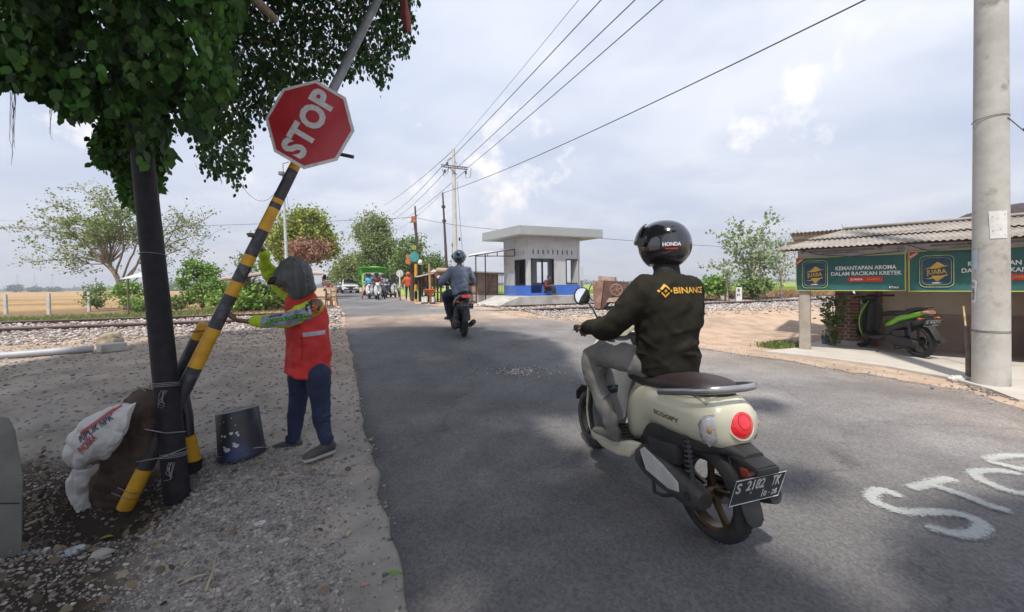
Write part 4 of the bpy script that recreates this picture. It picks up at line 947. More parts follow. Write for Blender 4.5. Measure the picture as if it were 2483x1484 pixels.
# railing fence beside the booth
def railing(name, label, pts, h, gap, mat, r=.012):
    b = pts[0]; o = thing(name, label, 'fence', b); mb = MB(); mp = MB()
    for a, c in zip(pts[:-1], pts[1:]):
        n = int((c-a).length/gap)
        for z in (.08, h-.06): mp.tube([a-b+Vector((0, 0, z)), c-b+Vector((0, 0, z))], r*1.3, 4)
        for i in range(n+1): q = a.lerp(c, i/n)-b; mb.tube([q, q+Vector((0, 0, h))], r, 4)
    mb.build('bars', mat, o); mp.build('rails', mat, o); return o
fz = lambda px, D, z=.80: Vector((W(px, 700, D).x, W(px, 700, D).y, z))
railing('metal_railing', 'grey steel railing with pointed bars left of the booth', [fz(1180, 22), fz(1226, 21)], 1.15, .11, M('railing_grey', (.36, .38, .40), rough=.5))
railing('metal_railing', 'low dark railing panel standing against the blue booth wall', [fz(1224, 18.4, .86), fz(1249, 17.6, .86)], 1.15, .10, M('railing_dark', (.16, .2, .3), rough=.5), .008)
# B-sign, fence posts
mposts = M('post_concrete', (.58, .56, .52), (.46, .44, .41), scale=5, rough=.9, bump=.3, c3=(.30, .30, .22), s3=3, e3=(.58, .7))
def fpost(px, pt, pb, D, label, w_=.13, group='concrete fence posts along the railway', lean=0):
    b = W(px, pb, D); b.z = min(b.z, Zg(b.x, b.y))-.02; h = W(px, pt, D).z-b.z; o = thing('fence_post', label, 'post', b, .36, group); mb = MB(); mb.rings([sring((lean*z, 0, z), (1, 0, 0), (0, 1, 0), w_/2*k, w_/2*k, 12, 6) for z, k in ((0, 1.05), (h*.5, 1), (h-.03, .97), (h, .85))]); mb.build('shaft', mposts, o, smooth=True)
Dp = G(118, 763).y
fpost(15, 714, 760, Dp+.5, 'concrete fence post at the far left edge of the field', lean=-.02); fpost(119, 711, 764, Dp, 'second concrete fence post from the left beside the dry field'); fpost(216, 707, 752, Dp+2.2, 'third concrete fence post from the left near the spreading tree')
fpost(1200, 677, 713, 23, 'concrete fence post behind the grey railing'); fpost(1751, 690, 715, 21, 'weathered concrete fence post behind the small drooping tree'); fpost(1411, 680, 708, 21, 'concrete fence post just right of the booth')
b = W(1790, 718, 19.3); b.z = Zg(b.x, b.y); o = thing('kilometre_post', 'small white railway post lettered B with black digits beside the rails', 'marker post', b, -.25)
h = W(1790, 697, 19.3).z-b.z; mb = MB(); mb.box((0, 0, h/2), (.27, .2, h), bev=.02); mb.build('block', M('white_paint', (.72, .72, .70), (.6, .6, .58), scale=6, rough=.7), o)
mb = MB(); text(mb, 'B', frame(Vector((-.02, -.106, h-.14)), (1, 0, 0), (0, 0, 1)), .2, .008, fit=.10); text(mb, '61', frame(Vector((-.02, -.106, h-.36)), (1, 0, 0), (0, 0, 1)), .15, .006, fit=.13); mb.build('lettering', mink, o)
mb = MB(); text(mb, 'L', frame(Vector((.139, .0, h-.16)), (0, 1, 0), (0, 0, 1)), .17, .006); text(mb, '1/2', frame(Vector((.139, .0, h-.36)), (0, 1, 0), (0, 0, 1)), .1, .004); mb.build('lettering', mink, o)

# ================================================================ roadside shop on the right
P0 = Vector((5.77, 7.9, 0)); bd = Vector((.745, -.667, 0)).normalized(); nb = Vector((-bd.y, bd.x, 0)); shop = thing('roadside_shop', 'low open-fronted shop with corrugated roof, concrete post and brick pillar at the right', 'shop', tuple(P0)); an = math.atan2(bd.y, bd.x); shop.rotation_euler = (0, 0, an)
# shop-local frame: x along the front (towards the camera side), y into the shop, z up
mroof = M('corrugated_cement', (.34, .305, .265), (.255, .225, .195), scale=2.5, rough=.9, bump=.3, bscale=40, c3=(.20, .17, .15), s3=1.3, e3=(.58, .75)); mend = M('roof_underside', (.22, .18, .15), rough=.9)
mb = MB(); NR = 8; wp = .080
xs = np.arange(-.38, 7.2, wp/NR)
def rz(y): return 2.04 + .20*(y+.35)
rows = [(-.42, .0), (.85, 0), (.86, .030), (2.15, .030)]
def rrow(y, dz): return [Vector((x + (max(0, .28-x*.0) * (y+.4)*.42 if False else 0), y, rz(y)+dz+.011*math.sin(2*PI*x/wp)+.008*noise.noise(Vector((x*2, y, 0))))) for x in xs]
for seg in (((-.42, .0), (.90, -.01)), ((.74, .024), (2.15, .02))):
    r0, r1_ = rrow(*seg[0]), rrow(*seg[1]); r1b = r1_[:]
    n = len(xs); g = [r0, [a.lerp(b_, .5) for a, b_ in zip(r0, r1_)], r1_]
    # cut the left end on the slant
    for row in g:
        cutx = -.38 + (row[0].y+.42)*.40
        for i in range(n):
            if row[i].x < cutx: row[i] = Vector((cutx, row[i].y, row[i].z))
    vs = [p for row in g for p in row] + [p-Vector((0, 0, .008)) for row in g for p in row]; m_ = 3*n
    fs = [(a*n+j, a*n+j+1, (a+1)*n+j+1, (a+1)*n+j) for a in range(2) for j in range(n-1)]; fs += [tuple(m_+q for q in reversed(f)) for f in fs[:]]
    fs += [(j, m_+j, m_+j+1, j+1) for j in range(n-1)] + [(2*n+j+1, m_+2*n+j+1, m_+2*n+j, 2*n+j) for j in range(n-1)]
    mb.add(vs, fs)
mb.build('roof', mroof, shop, smooth='all', fix=False)
mb = MB(); g = [rrow(2.10, .05), rrow(4.6, -.9)]; n = len(xs); mb.add([p for r_ in g for p in r_], [(j, j+1, n+j+1, n+j) for j in range(n-1)]); mb.tube([(.62, 2.13, rz(2.13)+.055), (7.2, 2.13, rz(2.13)+.055)], .035, 8); mb.build('rear_roof', mroof, shop, smooth='all', fix=False)
mtim = M('old_timber', (.20, .15, .12), (.12, .09, .075), scale=8, rough=.9)
mb = MB()
for y in (.0, 1.0, 2.0): mb.box((3.4, y, rz(y)-.07), (7.4, .06, .07))
for x in np.arange(.1, 7.2, 1.1): mb.tube([(x, -.3, rz(-.3)-.10), (x, 2.1, rz(2.1)-.10)], .03, 6)
mb.build('roof_beams', mtim, shop)
mpc = M('post_weathered', (.40, .355, .30), (.30, .265, .225), scale=5, rough=.9, bump=.5, bscale=50, c3=(.19, .16, .14), s3=4, e3=(.62, .74))
mb = MB(); mb.rings([sring((.10, .06, z), (1, 0, 0), (0, 1, 0), .095*k, .095*k, 20, 7) for z, k in ((-.1, 1.06), (.03, 1.02), (.6, .99), (1.2, 1), (1.95, 1))]); mb.build('post', mpc, shop, smooth=True)
# brick pillar: real bricks with mortar core
mbrick = M('brick', (.26, .12, .08), (.17, .085, .065), scale=6, rough=.9, island=.35, bump=.4); mmort = M('mortar', (.42, .38, .34), rough=.95, bump=.4)
mb = MB(); px_, py_ = .72, 1.22; rr = random.Random(4)
for i in range(26):
    z = .16+i*.068
    for (ox, oy, lx, ly) in (((-.085, -.1, .20, .09), (.118, -.1, .17, .09), (-.16, .05, .09, .19), (.16, .05, .09, .19)) if i % 2 else ((-.12, -.1, .16, .09), (.09, -.1, .22, .09), (-.16, .04, .09, .17), (.16, .06, .09, .19))):
        mb.box((px_+ox+rr.uniform(-.004, .004), py_+oy, z), (lx-.006, ly, .054), bev=.006)
pb_ = mb.build('brick_pillar', mbrick, shop)
mb = MB(); mb.box((px_, py_, .95), (.36, .26, 1.9)); mb.build('mortar', mmort, pb_)
mb = MB(); mb.box((px_, py_, .06), (.44, .34, .15), bev=.02); mb.build('plinth', mconc, pb_)
# rear wall, two-tone plaster
wy = 1.35; mwb = M('plaster_beige', (.52, .43, .33), (.45, .36, .28), scale=2, rough=.9, bump=.2, c3=(.25, .20, .16), s3=2.5, e3=(.60, .72)); mwl = M('plaster_brown', (.34, .255, .215), (.28, .205, .18), scale=2.4, rough=.9, bump=.25, c3=(.13, .10, .09), s3=3.1, e3=(.60, .68))
mb = MB(); mb.box((4.05, wy+.06, 1.33), (6.3, .12, 1.2)); mb.build('wall', mwb, shop)
mb = MB(); mb.box((4.05, wy+.052, .36), (6.3, .125, .74)); mb.build('lower_wall', mwl, shop)
mb = MB(); mb.box((1.22, wy-.06, .92), (.10, .08, 1.85), bev=.008); mb.build('door_post', M('maroon_post', (.22, .09, .085), (.16, .07, .065), scale=6, rough=.7), shop)
mb = MB(); mb.box((3.95, .15, .95), (1.6, .05, 1.9)); mb.box((3.14, .15, 1.0), (.03, .07, 1.9)); mb.build('shutter', M('shutter_grey', (.25, .27, .28), (.2, .21, .22), scale=3, rough=.6), shop)
mb = MB(); mb.box((3.2, .8, 1.0), (.1, 1.2, 1.9)); mb.build('partition', mwb, shop)
# concrete apron in front
qs = [G(1838, 852), G(1925, 845), G(1960, 843)]; sl_ = [(G(1850, 856)), (G(2000, 873)), (G(2150, 893)), (G(2290, 919)), (G(2400, 950)), (G(2470, 975))]
back = [P0+bd*x_+nb*1.9 for x_ in (7.5, .3)]; poly = [(p.x, p.y) for p in sl_] + [(P0+bd*7.6-nb*1.1)[:2]] + [p[:2] for p in back] + [(G(1930, 846).x, G(1930, 846).y)]
mb = MB(); mb.prism(poly, Matrix.Translation((0, 0, -.12)), .155); ap = mb.build('pavement', M('apron_concrete', (.50, .46, .40), (.44, .40, .35), scale=1.6, rough=.9, bump=.3, c3=(.36, .32, .28), s3=1.2, e3=(.55, .7)), fix=True); ap['kind'] = 'structure'
# banners
mban = M('banner_teal', (.014, .088, .082), (.020, .115, .105), scale=2.2, rough=.55); mbfr = M('banner_edge', (.42, .44, .10), (.36, .38, .09), rough=.5); mnavy = M('banner_navy', (.012, .045, .085), (.016, .06, .10), rough=.55)
mgold = M('gold_print', (.62, .42, .06), (.50, .27, .04), scale=9, rough=.5); mpale = M('pale_gold', (.55, .56, .25), (.30, .36, .16), scale=5, rough=.5); mwht = M('white_print', (.75, .76, .74), rough=.6); mredp = M('red_print', (.55, .03, .03), rough=.6); morg = M('orange_print', (.75, .30, .03), rough=.6)
def banner(x0, L, z0, H, label, emb=.30):
    b = P0 + bd*x0 - nb*.075; o = thing('banner', label, 'banner', (b.x, b.y, z0), an, 'advertising banners on the shop front')
    def wob(x, z): return .010*noise.noise(Vector(((x+x0)*3, z*3, x0)))
    def sheet(rects, name, mat, y, n=24, par=o):
        mb = MB()
        for (xa, xb, za, zb) in rects:
            nx_ = max(2, int((xb-xa)/L*n)+1); r = [[Vector((xa+(xb-xa)*i/(nx_-1), y+wob(xa+(xb-xa)*i/(nx_-1), z), z)) for i in range(nx_)] for z in (za, (za+zb)/2, zb)]
            mb.rings(r, cap=False, closed=False); mb.rings([[p+Vector((0, .002, 0)) for p in q] for q in r], cap=False, closed=False)
        return mb.build(name, mat, par, smooth='all', fix=False)
    sheet([(0, L, 0, H)], 'cloth', mban, 0); e_ = .016
    sheet([(0, L, 0, e_), (0, L, H-e_, H), (0, e_, e_, H-e_), (L-e_, L, e_, H-e_)], 'border', mbfr, -.004)
    cx, cz = .30 if emb == .30 else emb, H*.49; hw, hh, c = .195, .265, .06
    def oct_(k, t): 
        a, b2, cc = hw*k, hh*k, c
        out = [(-a, -b2+cc), (-a+cc*.3, -b2+cc*.4), (-a+cc, -b2), (a-cc, -b2), (a-cc*.3, -b2+cc*.4), (a, -b2+cc), (a, b2-cc), (a-cc*.3, b2-cc*.4), (a-cc, b2), (-a+cc, b2), (-a+cc*.3, b2-cc*.4), (-a, b2-cc)]; return [(cx+p[0], cz+p[1]) for p in out]
    mb = MB(); mb.prism(oct_(.9, 0), frame(Vector((0, -.012, 0)), (1, 0, 0), (0, 0, 1)), .002); pn = mb.build('emblem', mnavy, o)
    mb = MB()
    for k in (1.0, .86):
        q = oct_(k, 0); mb.tube([Vector((p[0], -.013, p[1])) for p in q+[q[0]]], .0055 if k == 1 else .0032, 5)
    mb.build('emblem_border', mpale, pn)
    mb = MB(); fm = frame(Vector((cx, -.016, cz)), (1, 0, 0), (0, 0, 1))
    mb.prism([(-.085, .055), (-.02, .125), (.01, .155), (.045, .135), (.09, .095), (.05, .06)], fm, .002); mb.prism([(-.06, -.075), (.06, -.07), (.09, -.09), (.02, -.165), (-.01, -.16)], fm, .002)
    mb.prism([(-.135, .040), (-.10, .062), (.0, .058), (.10, .095), (.145, .092), (.10, .078), (.0, .045), (-.10, .046)], fm, .003); mb.prism([(-.14, -.125), (-.08, -.112), (.02, -.078), (.13, -.055), (.12, -.078), (.03, -.098), (-.07, -.128)], fm, .003)
    text(mb, 'JUARA', fm @ Matrix.Translation((0, -.012, .001)) @ Matrix.Rotation(.10, 4, 'Z'), .14, .004, fit=.235, tall=.10); mb.build('emblem_lettering', mgold, pn)
    mb = MB(); text(mb, 'JAMBU', fm @ Matrix.Translation((.0, -.195, .001)), .05, .0015, fit=.10, tall=.028); mb.build('emblem_caption', mwht, pn)
    mb = MB(); tx_ = .53+(L-.53)/2 - .02; wT = min(L-.60, 1.0)
    text(mb, 'KEMANTAPAN AROMA', frame(Vector((tx_, -.013, H*.64)), (1, 0, 0), (0, 0, 1)), .1, .0022, fit=wT*.86, tall=.075); text(mb, 'DALAM RACIKAN KRETEK', frame(Vector((tx_, -.013, H*.485)), (1, 0, 0), (0, 0, 1)), .1, .0022, fit=wT, tall=.072)
    text(mb, 'KT&G', frame(Vector((L-.15, -.013, .065)), (1, 0, 0), (0, 0, 1)), .05, .0015, fit=.12, tall=.035); text(mb, 'JUARA', frame(Vector((tx_-.11, -.016, H*.325)), (1, 0, 0), (0, 0, 1)), .06, .001, fit=.18, tall=.05); mb.build('slogan', mwht, o)
    mb = MB(); mb.prism([(tx_+p[0]*.24, H*.325+p[1]*.048) for p in [(-1, -.6), (-.9, -1), (.9, -1), (1, -.5), (1, .6), (.92, 1), (-.92, 1), (-1, .5)]], frame(Vector((0, -.011, 0)), (1, 0, 0), (0, 0, 1)), .002)
    mb.build('red_patch', mredp, o); mb = MB(); mb.prism([(.02, H-.16), (.02, H-.02), (.14, H-.02)], frame(Vector((0, -.011, 0)), (1, 0, 0), (0, 0, 1)), .002); mb.build('red_corner', mredp, o)
    mb = MB(); text(mb, 'JAMBU', frame(Vector((tx_+.11, -.016, H*.325)), (1, 0, 0), (0, 0, 1)), .06, .001, fit=.19, tall=.05, shear=.2); mb.build('slogan_name', morg, o)
    mb = MB(); text(mb, 'BARU', frame(Vector((.062, -.016, H-.075)), (.75, 0, .6), (-.6, 0, .75)), .04, .001, fit=.11, tall=.032); mb.build('corner_word', mwht, o)
    return o
banner(-.03, 1.56, 1.20, .66, 'teal advertising banner on the left half of the shop front, above the scooter')
banner(1.56, 1.72, 1.19, .70, 'teal advertising banner on the right part of the shop front, crossed by the thick pole', .33)
# pale strip above them
st_ = thing('notice_strip', 'narrow pale grey printed strip under the roof edge above the banners', 'banner', tuple(P0-nb*.07+Vector((0, 0, 1.86))), an)
mb = MB(); r = [[Vector((x, .008*noise.noise(Vector((x*3, z*5, 2)))+.004, z)) for x in np.linspace(0, 4.2, 40)] for z in (0, .07, .15)]; mb.rings(r, cap=False, closed=False); mb.build('cloth', M('strip_grey', (.40, .37, .39), (.33, .30, .32), scale=3, rough=.8), st_, smooth='all', fix=False)
mb = MB()
for x0, sc in ((.65, 1), (2.35, 1.1)):
    text(mb, 'PERINGATAN: ROKOK SEBABKAN KANKER TENGGOROKAN', frame(Vector((x0, -.012, .103)), (1, 0, 0), (0, 0, 1)), .04, .0006, fit=.95*sc, tall=.028); text(mb, 'LAYANAN BERHENTI MEROKOK', frame(Vector((x0, -.012, .060)), (1, 0, 0), (0, 0, 1)), .04, .0006, fit=.55*sc, tall=.024)
text(mb, '18+', frame(Vector((1.47, -.012, .085)), (1, 0, 0), (0, 0, 1)), .04, .0008, fit=.05); mb.tube([(1.47+.045*math.cos(a_), -.012, .085+.045*math.sin(a_)) for a_ in np.linspace(0, 2*PI, 25)], .003, 5)
mb.build('lettering', mink, st_)
mb = MB(); mb.tube([(.06, -.02, .15), (.3, -.025, .05), (.8, -.02, -.02), (1.5, -.02, .04)], .006, 5); mb.tube([(1.55, -.02, .14), (1.8, -.02, .02), (2.4, -.02, -.03), (3.2, -.02, .05)], .006, 5); mb.build('cord', mwire, st_)
# mound-like dark roof behind at the far right, banana tip, aerial
b = W(2480, 560, 9.5); o = thing('rear_hut', 'dark thatched hut roof behind the corrugated roof at the right edge', 'hut', (b.x, b.y, 0)); mb = MB()
mb.rings([sring((0, 0, z), (1, 0, 0), (0, 1, 0), r_, r_*.8, 20, 3) for r_, z in ((1.7, 2.2), (1.55, 2.7), (.9, 3.05), (.2, 3.2))]); mb.build('roof', M('thatch', (.07, .05, .05), (.04, .03, .035), scale=12, rough=.95, bump=.6), o, smooth='all'); mb = MB(); mb.box((0, 0, 1.1), (2.6, 2.2, 2.2)); mb.build('wall', mtim, o)
b = P0+bd*1.0+nb*2.3; q = W(2045, 575, 9.4); o = thing('roof_aerial', 'short forked aerial standing on the shop roof ridge', 'aerial', (q.x, q.y, q.z-.1)); mb = MB(); mb.tube([(0, 0, 0), (0, 0, .32)], .010, 6); mb.tube([(0, 0, .30), (-.05, 0, .40)], .008, 5); mb.tube([(0, 0, .30), (.055, 0, .40)], .008, 5); mb.build('rod', mgalv, o)
def bananatop(px, py, D, s, label):
    b = W(px, py, D); o = thing('banana_plant', label, 'plant', (b.x, b.y, 0)); mb = MB()
    for k in range(8):
        a_ = k*.8+.3; L = s*(.7+.3*math.sin(k*2.1)); pts = [Vector((0, 0, b.z))+Vector((math.cos(a_), math.sin(a_), 0))*L*f+Vector((0, 0, L*(.55*f-.75*f*f+.12))) for f in np.linspace(0, 1, 7)]; mb.tube(pts, [.02, .09*s, .13*s, .14*s, .12*s, .08*s, .01], 6, ry=[.01]*7, up=(-math.sin(a_), math.cos(a_), 0))
    mb.build('leaves', LG_FRESH, o, smooth='all'); m2_ = MB(); m2_.tube([(0, 0, 0), (0, 0, b.z)], [.12, .06], 8); m2_.build('trunk', mbark, o)
bananatop(2205, 554, 13, .45, 'banana leaves poking up behind the middle of the shop roof')
bananatop(1432, 668, 60, 2.2, 'faint far plant between booth and mixer') if False else None
# bamboo stick and wooden stake beside the thick pole
bq = G(2349, 925); o = thing('wooden_stake', 'dark wooden stake standing just left of the thick concrete pole', 'stake', (bq.x, bq.y, bq.z)); mb = MB(); e = W(2344, 790, bq.y+.02)-bq; mb.tube([(0, 0, -.05), e*.5+Vector((.01, 0, 0)), e], [.035, .033, .028], 8); mb.build('shaft', mtim, o, smooth=True)
q0 = W(2349, 872, 6.2); q1 = W(2335, 742, 6.3); o = thing('bamboo_stick', 'pale bamboo stick tied upright left of the dark stake', 'stick', tuple(q0)); mb = MB(); e = q1-q0
mb.tube([e*f for f in (0, .2, .21, .22, .5, .51, .52, .8, .81, .82, 1)], [.014, .013, .018, .013, .012, .017, .012, .012, .016, .011, .011], 8); mb.build('cane', M('bamboo', (.55, .42, .22), (.42, .3, .15), scale=9, rough=.6), o, smooth=True)
b = G(2008, 838); o = thing('paint_bucket', 'small blue paint bucket full of soil at the foot of the brick pillar', 'bucket', b); mb = MB(); mb.lathe([(.105, 0), (.12, .10), (.125, .19), (.132, .2), (.12, .2), (.11, .15)], n=20); mb.build('bucket', M('bucket_blue', (.05, .09, .17), (.13, .15, .2), scale=12, rough=.6), o, smooth=True); mb = MB(); mb.tube([(-.13, 0, .19), (-.08, -.08, .10), (.08, -.08, .10), (.13, 0, .19)], .004, 5); mb.build('handle', mgalv, o); mb = MB(); mb.ball((0, 0, .16), (.11, .11, .06)); mb.build('soil', M('soil_brown', (.16, .10, .07), rough=.95, bump=.8), o)
# crumpled plastic and rubble at the pole foot
b = G(2325, 925); o = thing('crumpled_bag', 'crumpled pale plastic bag at the foot of the thick pole', 'bag', b); mb = MB(); mb.ball((0, 0, .03), (.15, .08, .05), 14, 8); mb.ball((.1, 0, .03), (.1, .07, .04)); x = fuse(mb, 'bag', M('plastic_pale', (.55, .54, .50), (.40, .39, .36), scale=9, rough=.5), o, .008, 2, [(.05, .035)])
P = [(cp.x+rb.normal(-.1, .25), cp.y+rb.normal(-.22, .16)) for _ in range(220)]; P = [(x, y, Zr(x, y)+.01) for x, y in P if math.hypot(x-cp.x, y-cp.y) > .17]; tag(stones('pole_foot_rubble', P, rb.uniform(.008, .035, len(P)), mst, rng=rb), 'stones and dry litter heaped round the foot of the thick pole', 'rubble', kind='stuff')
# ================================================================ people
mskin = M('skin_brown', (.20, .105, .065), (.15, .075, .048), scale=14, rough=.55, bump=.15, bscale=80)
def hand(mb, w_, d, pn, side, curl=.9, s=1.0, thumb=.6, spread=.0):
    """palm and five bent fingers; w_ wrist, d finger direction, pn palm-facing direction, side +1/-1 puts the thumb on +/- across"""
    d = Vector(d).normalized(); pn = Vector(pn); pn = (pn-d*pn.dot(d)).normalized(); ac = d.cross(pn)*side; w_ = Vector(w_)
    pe = w_+d*.088*s; mb.tube([w_-d*.02, w_+d*.01*s, w_+d*.05*s, pe-d*.004*s, pe+d*.004], [.020*s, .027*s, .038*s, .040*s, .034*s], 12, ry=[.017*s, .016*s, .015*s, .013*s, .010*s], up=ac)
    L = [(.030, (.040, .024, .020)), (.0105, (.044, .028, .021)), (-.0095, (.041, .026, .020)), (-.029, (.032, .020, .018))]
    for k, (o_, seg) in enumerate(L):
        p = pe + ac*o_*s - d*.004*s; a = .15+curl*.25; pts = [p-d*.015*s, p]; q = p; dd = (d+ac*spread*(o_*20)).normalized()
        for j, l in enumerate(seg):
            a += curl*(.55 if j else .2); v_ = dd*math.cos(a)+pn*math.sin(a); q = q+v_*l*s; pts.append(q)
        mb.tube(pts, [.009*s, .0095*s, .0088*s, .0078*s, .0062*s], 8)
    b = w_+d*.022*s+ac*.026*s; t1 = (d*.65+ac*.75+pn*.25*thumb).normalized(); t2 = (d*.85+ac*.15+pn*.6*thumb).normalized(); q1 = b+t1*.038*s; q2 = q1+t2*.030*s; mb.tube([b-t1*.01, b, q1, q2, q2+t2*.022*s], [.011*s, .013*s, .011*s, .010*s, .007*s], 8)
def headm(mb, c, f, up=(0, 0, 1), s=1.0):
    f = Vector(f).normalized(); up = Vector(up).normalized(); rt = f.cross(up).normalized(); up = rt.cross(f); m = Matrix((rt, f, up)).transposed()
    c = Vector(c); q = lambda x, y, z: c + m @ Vector((x*s, y*s, z*s))
    mb.ball(q(0, -.008, .02), (.076*s, .095*s, .098*s), 18, 12, m); mb.ball(q(0, .022, -.052), (.058*s, .066*s, .062*s), 14, 10, m)
    mb.tube([q(0, .082, .022), q(0, .100, -.012), q(0, .108, -.022), q(0, .085, -.034)], [.008*s, .012*s, .015*s, .010*s], 8)
    for k in (-1, 1): mb.ball(q(k*.078, -.005, -.008), (.010*s, .019*s, .030*s), 8, 8, m); mb.ball(q(k*.032, .078, .030), (.020*s, .012*s, .007*s), 8, 6, m)
    mb.tube([q(-.022, .083, -.062), q(0, .091, -.061), q(.022, .083, -.062)], [.005*s, .008*s, .005*s], 6)
    return m, q
def limbt(mb, P, Rr, n=12): 
    k = crom([list(p) for p in P], (len(P)-1)*4+1); mb.tube([Vector(p) for p in k], list(np.interp(np.linspace(0, 1, len(k)), np.linspace(0, 1, len(Rr)), Rr)), n)
    for p, r in ((k[0], Rr[0]), (k[-1], Rr[-1])): mb.ball(p, r*.99, 10, 8)
def torso(mb, st, acr, g=1.0, n=22):
    """st: list of (centre, half width, half depth); acr = across direction"""
    K = crom([list(c)+[a, b] for c, a, b in st], len(st)*4); acr = Vector(acr).normalized(); rs = []
    for i, k in enumerate(K):
        c = Vector(k[:3]); t = Vector(K[min(i+1, len(K)-1)][:3])-Vector(K[max(i-1, 0)][:3]); fw = acr.cross(t).normalized(); rs.append(sring(c, acr, fw, k[3]*g, k[4]*g, n, 2.3))
    mb.rings(rs)
def ringfold(mb, c, ax, r, tr, rng, arc=(2.2, 4.2), ry=None, tilt=.45):
    c = Vector(c); ax = Vector(ax).normalized(); ax = (ax+Vector(rng.normal(0, tilt*.5, 3))).normalized(); a = ax.orthogonal().normalized(); b = ax.cross(a); s0 = rng.uniform(0, 2*PI); L = rng.uniform(*arc); n = 15
    mb.tube([c + (a*math.cos(s0+L*i/(n-1)) + b*math.sin(s0+L*i/(n-1)))*r + ax*.012*math.sin(i*.7) for i in range(n)], [tr*math.sin(PI*(i+.3)/(n-.4)) + .001 for i in range(n)], 6)
def limbfolds(mb, A, B, C, ra, rj, rc, rng, tr=.011):
    # bunched cloth round the joint and at the end of the limb
    for f in (.25, .55, .8, .95): ringfold(mb, A.lerp(B, f), B-A, (ra*(1-f)+rj*f)*.96, tr*.8, rng)
    for f in (.04, .13, .25, .6, .8, .92, .99): ringfold(mb, B.lerp(C, f), C-B, (rj*(1-f)+rc*f)*.97, tr*(.7 if .2 < f < .7 else 1), rng)
def person(name, label, loc, rz, J, C, vox=.012, group=None, hands=True, face=None, helmet=None, cat='person', wr=.02, shoes=True, jk_scale=1.0, faceup=(0, 0, 1)):
    """J joints: pel, waist, chest, neck, head, and L/R lists sh el wr / hip kn an toe. C colours/materials: top, legs, shoe"""
    o = thing(name, label, cat, loc, rz, group); V_ = Vector; J = {k: V_(v) for k, v in J.items()}
    acr = (J['shR']-J['shL']).normalized(); f = face or V_((1, 0, 0)); b = MB()
    st = [(J['pel']-V_((0, 0, .06)), .13, .10), (J['pel'], .155, .115), (J['waist'], .135, .10), (J['chest'], .165, .115), ((J['shL']+J['shR'])/2+V_((0, 0, .0)), .15, .085), (J['neck'], .06, .06)]
    torso(b, st, acr, .9)
    hd = J['head']; b.tube([J['neck']-V_((0, 0, .06)), J['neck'], hd-V_((0, 0, .06))], [.062, .054, .052], 12); headm(b, hd, f, faceup)
    for s_ in 'LR':
        limbt(b, [J['sh'+s_], J['el'+s_], J['wr'+s_]], [.047, .036, .038, .030, .024]); limbt(b, [J['hip'+s_], J['kn'+s_], J['an'+s_]], [.078, .058, .052, .042, .034])
        if hands: hand(b, J['wr'+s_], J['hd'+s_]-J['wr'+s_], J.get('pn'+s_, V_((0, 0, -1))), C.get('thumb'+s_, 1 if s_ == 'L' else -1), C.get('curl', 1.0), C.get('hs', 1.0))
        else: b.tube([J['wr'+s_], J['hd'+s_]], [.03, .035], 8)
        an, to = J['an'+s_], J['toe'+s_]; b.tube([an, an.lerp(to, .45)-V_((0, 0, .045))], [.030, .018], 8)
    fuse(b, 'body', mskin, o, vox*.7 if hands else vox, 3)
    g = jk_scale; ag = C.get('arm', 1.0); t = MB(); st = [(J['pel']+C.get('hem', V_((0, 0, -.05))), .165, .130), (J['pel']+V_((0, 0, .04)), .168, .130), (J['waist'], .170, .128), (J['chest'], .190, .138), ((J['shL']+J['shR'])/2+V_((0, 0, -.02)), .180, .115), (J['neck']-V_((0, 0, .015)), .085, .08), (J['neck']+V_((0, 0, .012)), .07, .07)]
    torso(t, st, acr, g)
    sl = C.get('sleeve', 1.0)
    for s_ in 'LR':
        limbt(t, [J['sh'+s_]-(J['sh'+s_]-J['chest'])*.15, J['el'+s_], J['el'+s_].lerp(J['wr'+s_], sl)], [.080*g, .074*g*ag, .062*g*ag, .056*g*ag, .044*g*ag])
    if C.get('folds'):
        rg = np.random.default_rng(11); sc_ = ((J['shR']-J['shL']).length)/.39
        for s_ in 'LR': limbfolds(t, J['sh'+s_], J['el'+s_], J['el'+s_].lerp(J['wr'+s_], sl), .076*g*ag, .064*g*ag, .046*g*ag, rg)
        fw_ = acr.cross(Vector((0, 0, 1))); hw0, hd0 = .176*g, .134*g
        for k_ in range(26):      # slanting drag folds round the trunk, denser at the waist
            f0 = rg.uniform(0, 1)**1.7; c_ = J['pel'].lerp(J['chest'], f0); s0 = rg.uniform(0, 2*PI); L = rg.uniform(.7, 1.7); sl_ = rg.uniform(-.14, .14); n = 13
            t.tube([c_ + acr*math.cos(s0+L*(i/(n-1)-.5))*hw0*.985 + fw_*math.sin(s0+L*(i/(n-1)-.5))*hd0*.985 + Vector((0, 0, sl_*(i/(n-1)-.5))) for i in range(n)], [.0125*math.sin(PI*(i+.3)/(n-.4))+.001 for i in range(n)], 6)
    jk = fuse(t, C.get('topname', 'jacket'), C['top'], o, vox, 5, [(wr*.5, .16)], fold=wr*.62, crease=C.get('crease', 0), csc=.13)
    l = MB(); lr = C.get('legr', 1.0)
    torso(l, [(J['pel']-V_((0, 0, .07)), .13, .11), (J['pel']-V_((0, 0, .02)), .160, .122), (J['pel']+V_((0, 0, .07)), .150, .116)], acr)
    for s_ in 'LR': limbt(l, [J['hip'+s_], J['kn'+s_], J['an'+s_].lerp(J['kn'+s_], C.get('cuff', .06))], [.098*lr, .085*lr, .072*lr, .066*lr, .056*lr])
    if C.get('folds'):
        for s_ in 'LR': limbfolds(l, J['hip'+s_], J['kn'+s_], J['an'+s_].lerp(J['kn'+s_], C.get('cuff', .06)), .090*lr, .070*lr, .057*lr, rg, .013)
    tz = fuse(l, 'trousers', C['legs'], o, vox, 4, [(wr*.4, .12)], fold=wr*.5)
